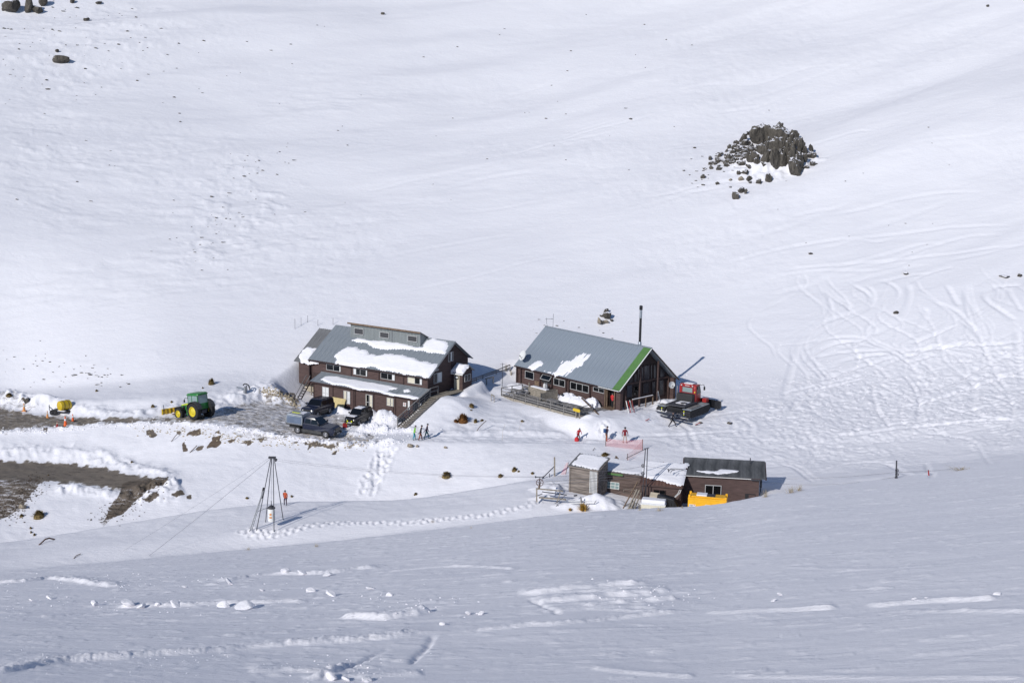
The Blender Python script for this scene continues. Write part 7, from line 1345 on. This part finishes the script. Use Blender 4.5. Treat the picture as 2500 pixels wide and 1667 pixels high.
TU=[tuft_mesh(i,260,'grass') for i in range(3)]; SH=[tuft_mesh(9,420,'shrub',True,.08,.2)]; GP=[tuft_mesh(20+i,46,'grass_pale',False,.012,.3) for i in range(2)]; FL=[tuft_mesh(30,110,'flax',False,.045,.1)]
def tuft(u,v,wp_,hp,label,meshes,name='tussock',cat='grass tuft',grp=None):
    p=at(u,v); k=1/ppm(p); o=bpy.data.objects.new(name,rk.choice(meshes)); col.objects.link(o); o.location=p-Vector((0,0,.03)); o.scale=(wp_*k*.62,wp_*k*.5,hp*k*.92); o.rotation_euler=(0,0,rk.uniform(0,6)); return tag(o,label,cat,grp)
tuft(1130,1029,30,26,'large rusty brown shrub on the bank below the deck',SH,'shrub','shrub'); tuft(1113,1030,14,10,'low brown tuft at the left foot of the rusty shrub',SH,'shrub','shrub')
for u,v,w_,h,l in [(1161,1030,14,13,'olive tussock right of the rusty shrub'),(1177,1027,12,7,'small flat tussock at the right end of the shrub row'),(1275,1029,10,7,'lone small tussock below the middle of the deck'),(1151,993,18,14,'slanting tussock above the rusty shrub'),(1150,1001,8,3,'tiny tuft just under the slanting tussock'),(1090,1163,30,19,'large tussock on the lower bank left of the sheds'),(1222,1163,17,11,'tussock on the lower bank, middle of three towards the sheds'),(1256,1149,16,15,'dark tussock above the middle one towards the sheds'),(1266,1151,8,6,'small tuft touching the dark tussock'),(1300,1156,11,8,'small tussock nearest the cable wheel post'),(1477,1111,24,11,'spreading tussock above the tall weathered shed'),(1484,1119,7,6,'small tuft behind the tall shed roof corner'),(95,1262,30,25,'big round tussock on the lower left bank'),(53,1260,12,9,'small tussock beside the tan rock at far left'),(75,1290,7,8,'upper of three little tufts at lower left'),(76,1300,7,8,'middle of three little tufts at lower left'),(84,1306,8,8,'lowest of three little tufts at lower left'),(516,938,20,22,'upright tussock on the slope above the tractor'),(495,948,6,6,'small tuft left below the upright tussock'),(373,994,11,11,'small brown tussock left of the tractor'),(419,982,8,7,'tiny tuft beside the tractor cab'),(236,955,9,7,'lone tuft on the slope above the road bank'),(603,1216,10,6,'small tuft behind the left legs of the pole pyramid'),(712,1212,8,7,'tuft on the bank right of the person by the pyramid'),(1015,1206,12,7,'tuft at the crest of the lower ridge, centre'),(22,966,18,10,'brown tussock on the ploughed bank at far left'),(118,1160,6,4,'tiny tuft on the lower road bank'),(322,1128,8,6,'small dark tuft above the lower road end'),(1012,1208,6,4,'tiny tuft beside the crest tuft, centre')]:
    tuft(u,v,w_,h*.9,l,TU)
for u,v,w_,h,l in [(772,1334,26,14,'wispy straw grass on the near ridge left of centre'),(606,1342,30,10,'low straw grass on the near ridge below the pyramid'),(1055,1274,24,8,'thin straw grass on the mound path'),(1150,1289,14,9,'thin straw stems on the near ridge, centre'),(1868,1213,44,26,'tangled straw grass at the corner of the right-hand hut'),(1930,1203,60,22,'wide straw grass across the hut shadow'),(1952,1198,44,22,'straw grass on the ridge right of the hut shadow'),(2345,1147,80,10,'low straw grass along the near ridge at right'),(1610,1247,40,16,'straw grass in front of the snow-topped crate'),(1562,1245,20,20,'dry grass by the plank bundle'),(1665,1240,16,10,'dry stems left of the yellow container'),(1236,905,26,26,'bare frosted bush at the left end of the deck lodge'),(1248,915,22,18,'second bare frosted bush behind the rail')]:
    tuft(u,v,w_,h,l,GP,'dry_grass','grass')
tuft(1423,1245,44,24,'golden spiky flax bush in front of the weathered shed',FL,'flax_bush','bush'); tuft(1392,1246,16,10,'small dry shoot left of the flax bush',FL,'flax_shoot','bush')
def stick(pts,label,r=.04,mt='twig',name='stick'):
    ps=[at(*pts[0])]; ps+=[pr(u,v,rng(ps[0])+.3*i) for i,(u,v) in enumerate(pts[1:],1)]; o=MB().path(ps,r,6).build(name,mt); return tag(o,label,'stick')
stick([(1164,1052),(1170,1043),(1179,1034),(1187,1027)],'curved grey branch standing in the snow right of the shrubs',.045); stick([(1153,1030),(1160,1037)],'short grey stick below the olive tussock',.03); stick([(1447,1100),(1452,1093)],'short stick on the bank above the tall shed',.03)
stick([(95,1330),(104,1322),(110,1316),(120,1313),(133,1316)],'rusty bent iron poking from the snow at lower left',.07,'rsteel','scrap_iron'); stick([(180,1363),(186,1356),(197,1351)],'dark twig in the snow right of the rusty iron',.04); stick([(463,1105),(474,1094),(481,1087)],'dark branch lying on the bank below the tractor',.05); stick([(418,1078),(428,1064),(436,1056)],'thin dark branch left of the dirt patches',.04)
stick([(980,1044),(986,1036),(990,1030)],'short post stub at the foot of the timber stairs',.05)
stick([(1226,1075),(1228,1050),(1233,1036)],'thin dry stem standing above the packed track',.012,'grass_pale'); stick([(1266,1053),(1270,1038),(1277,1028)],'second thin dry stem above the packed track',.012,'grass_pale')
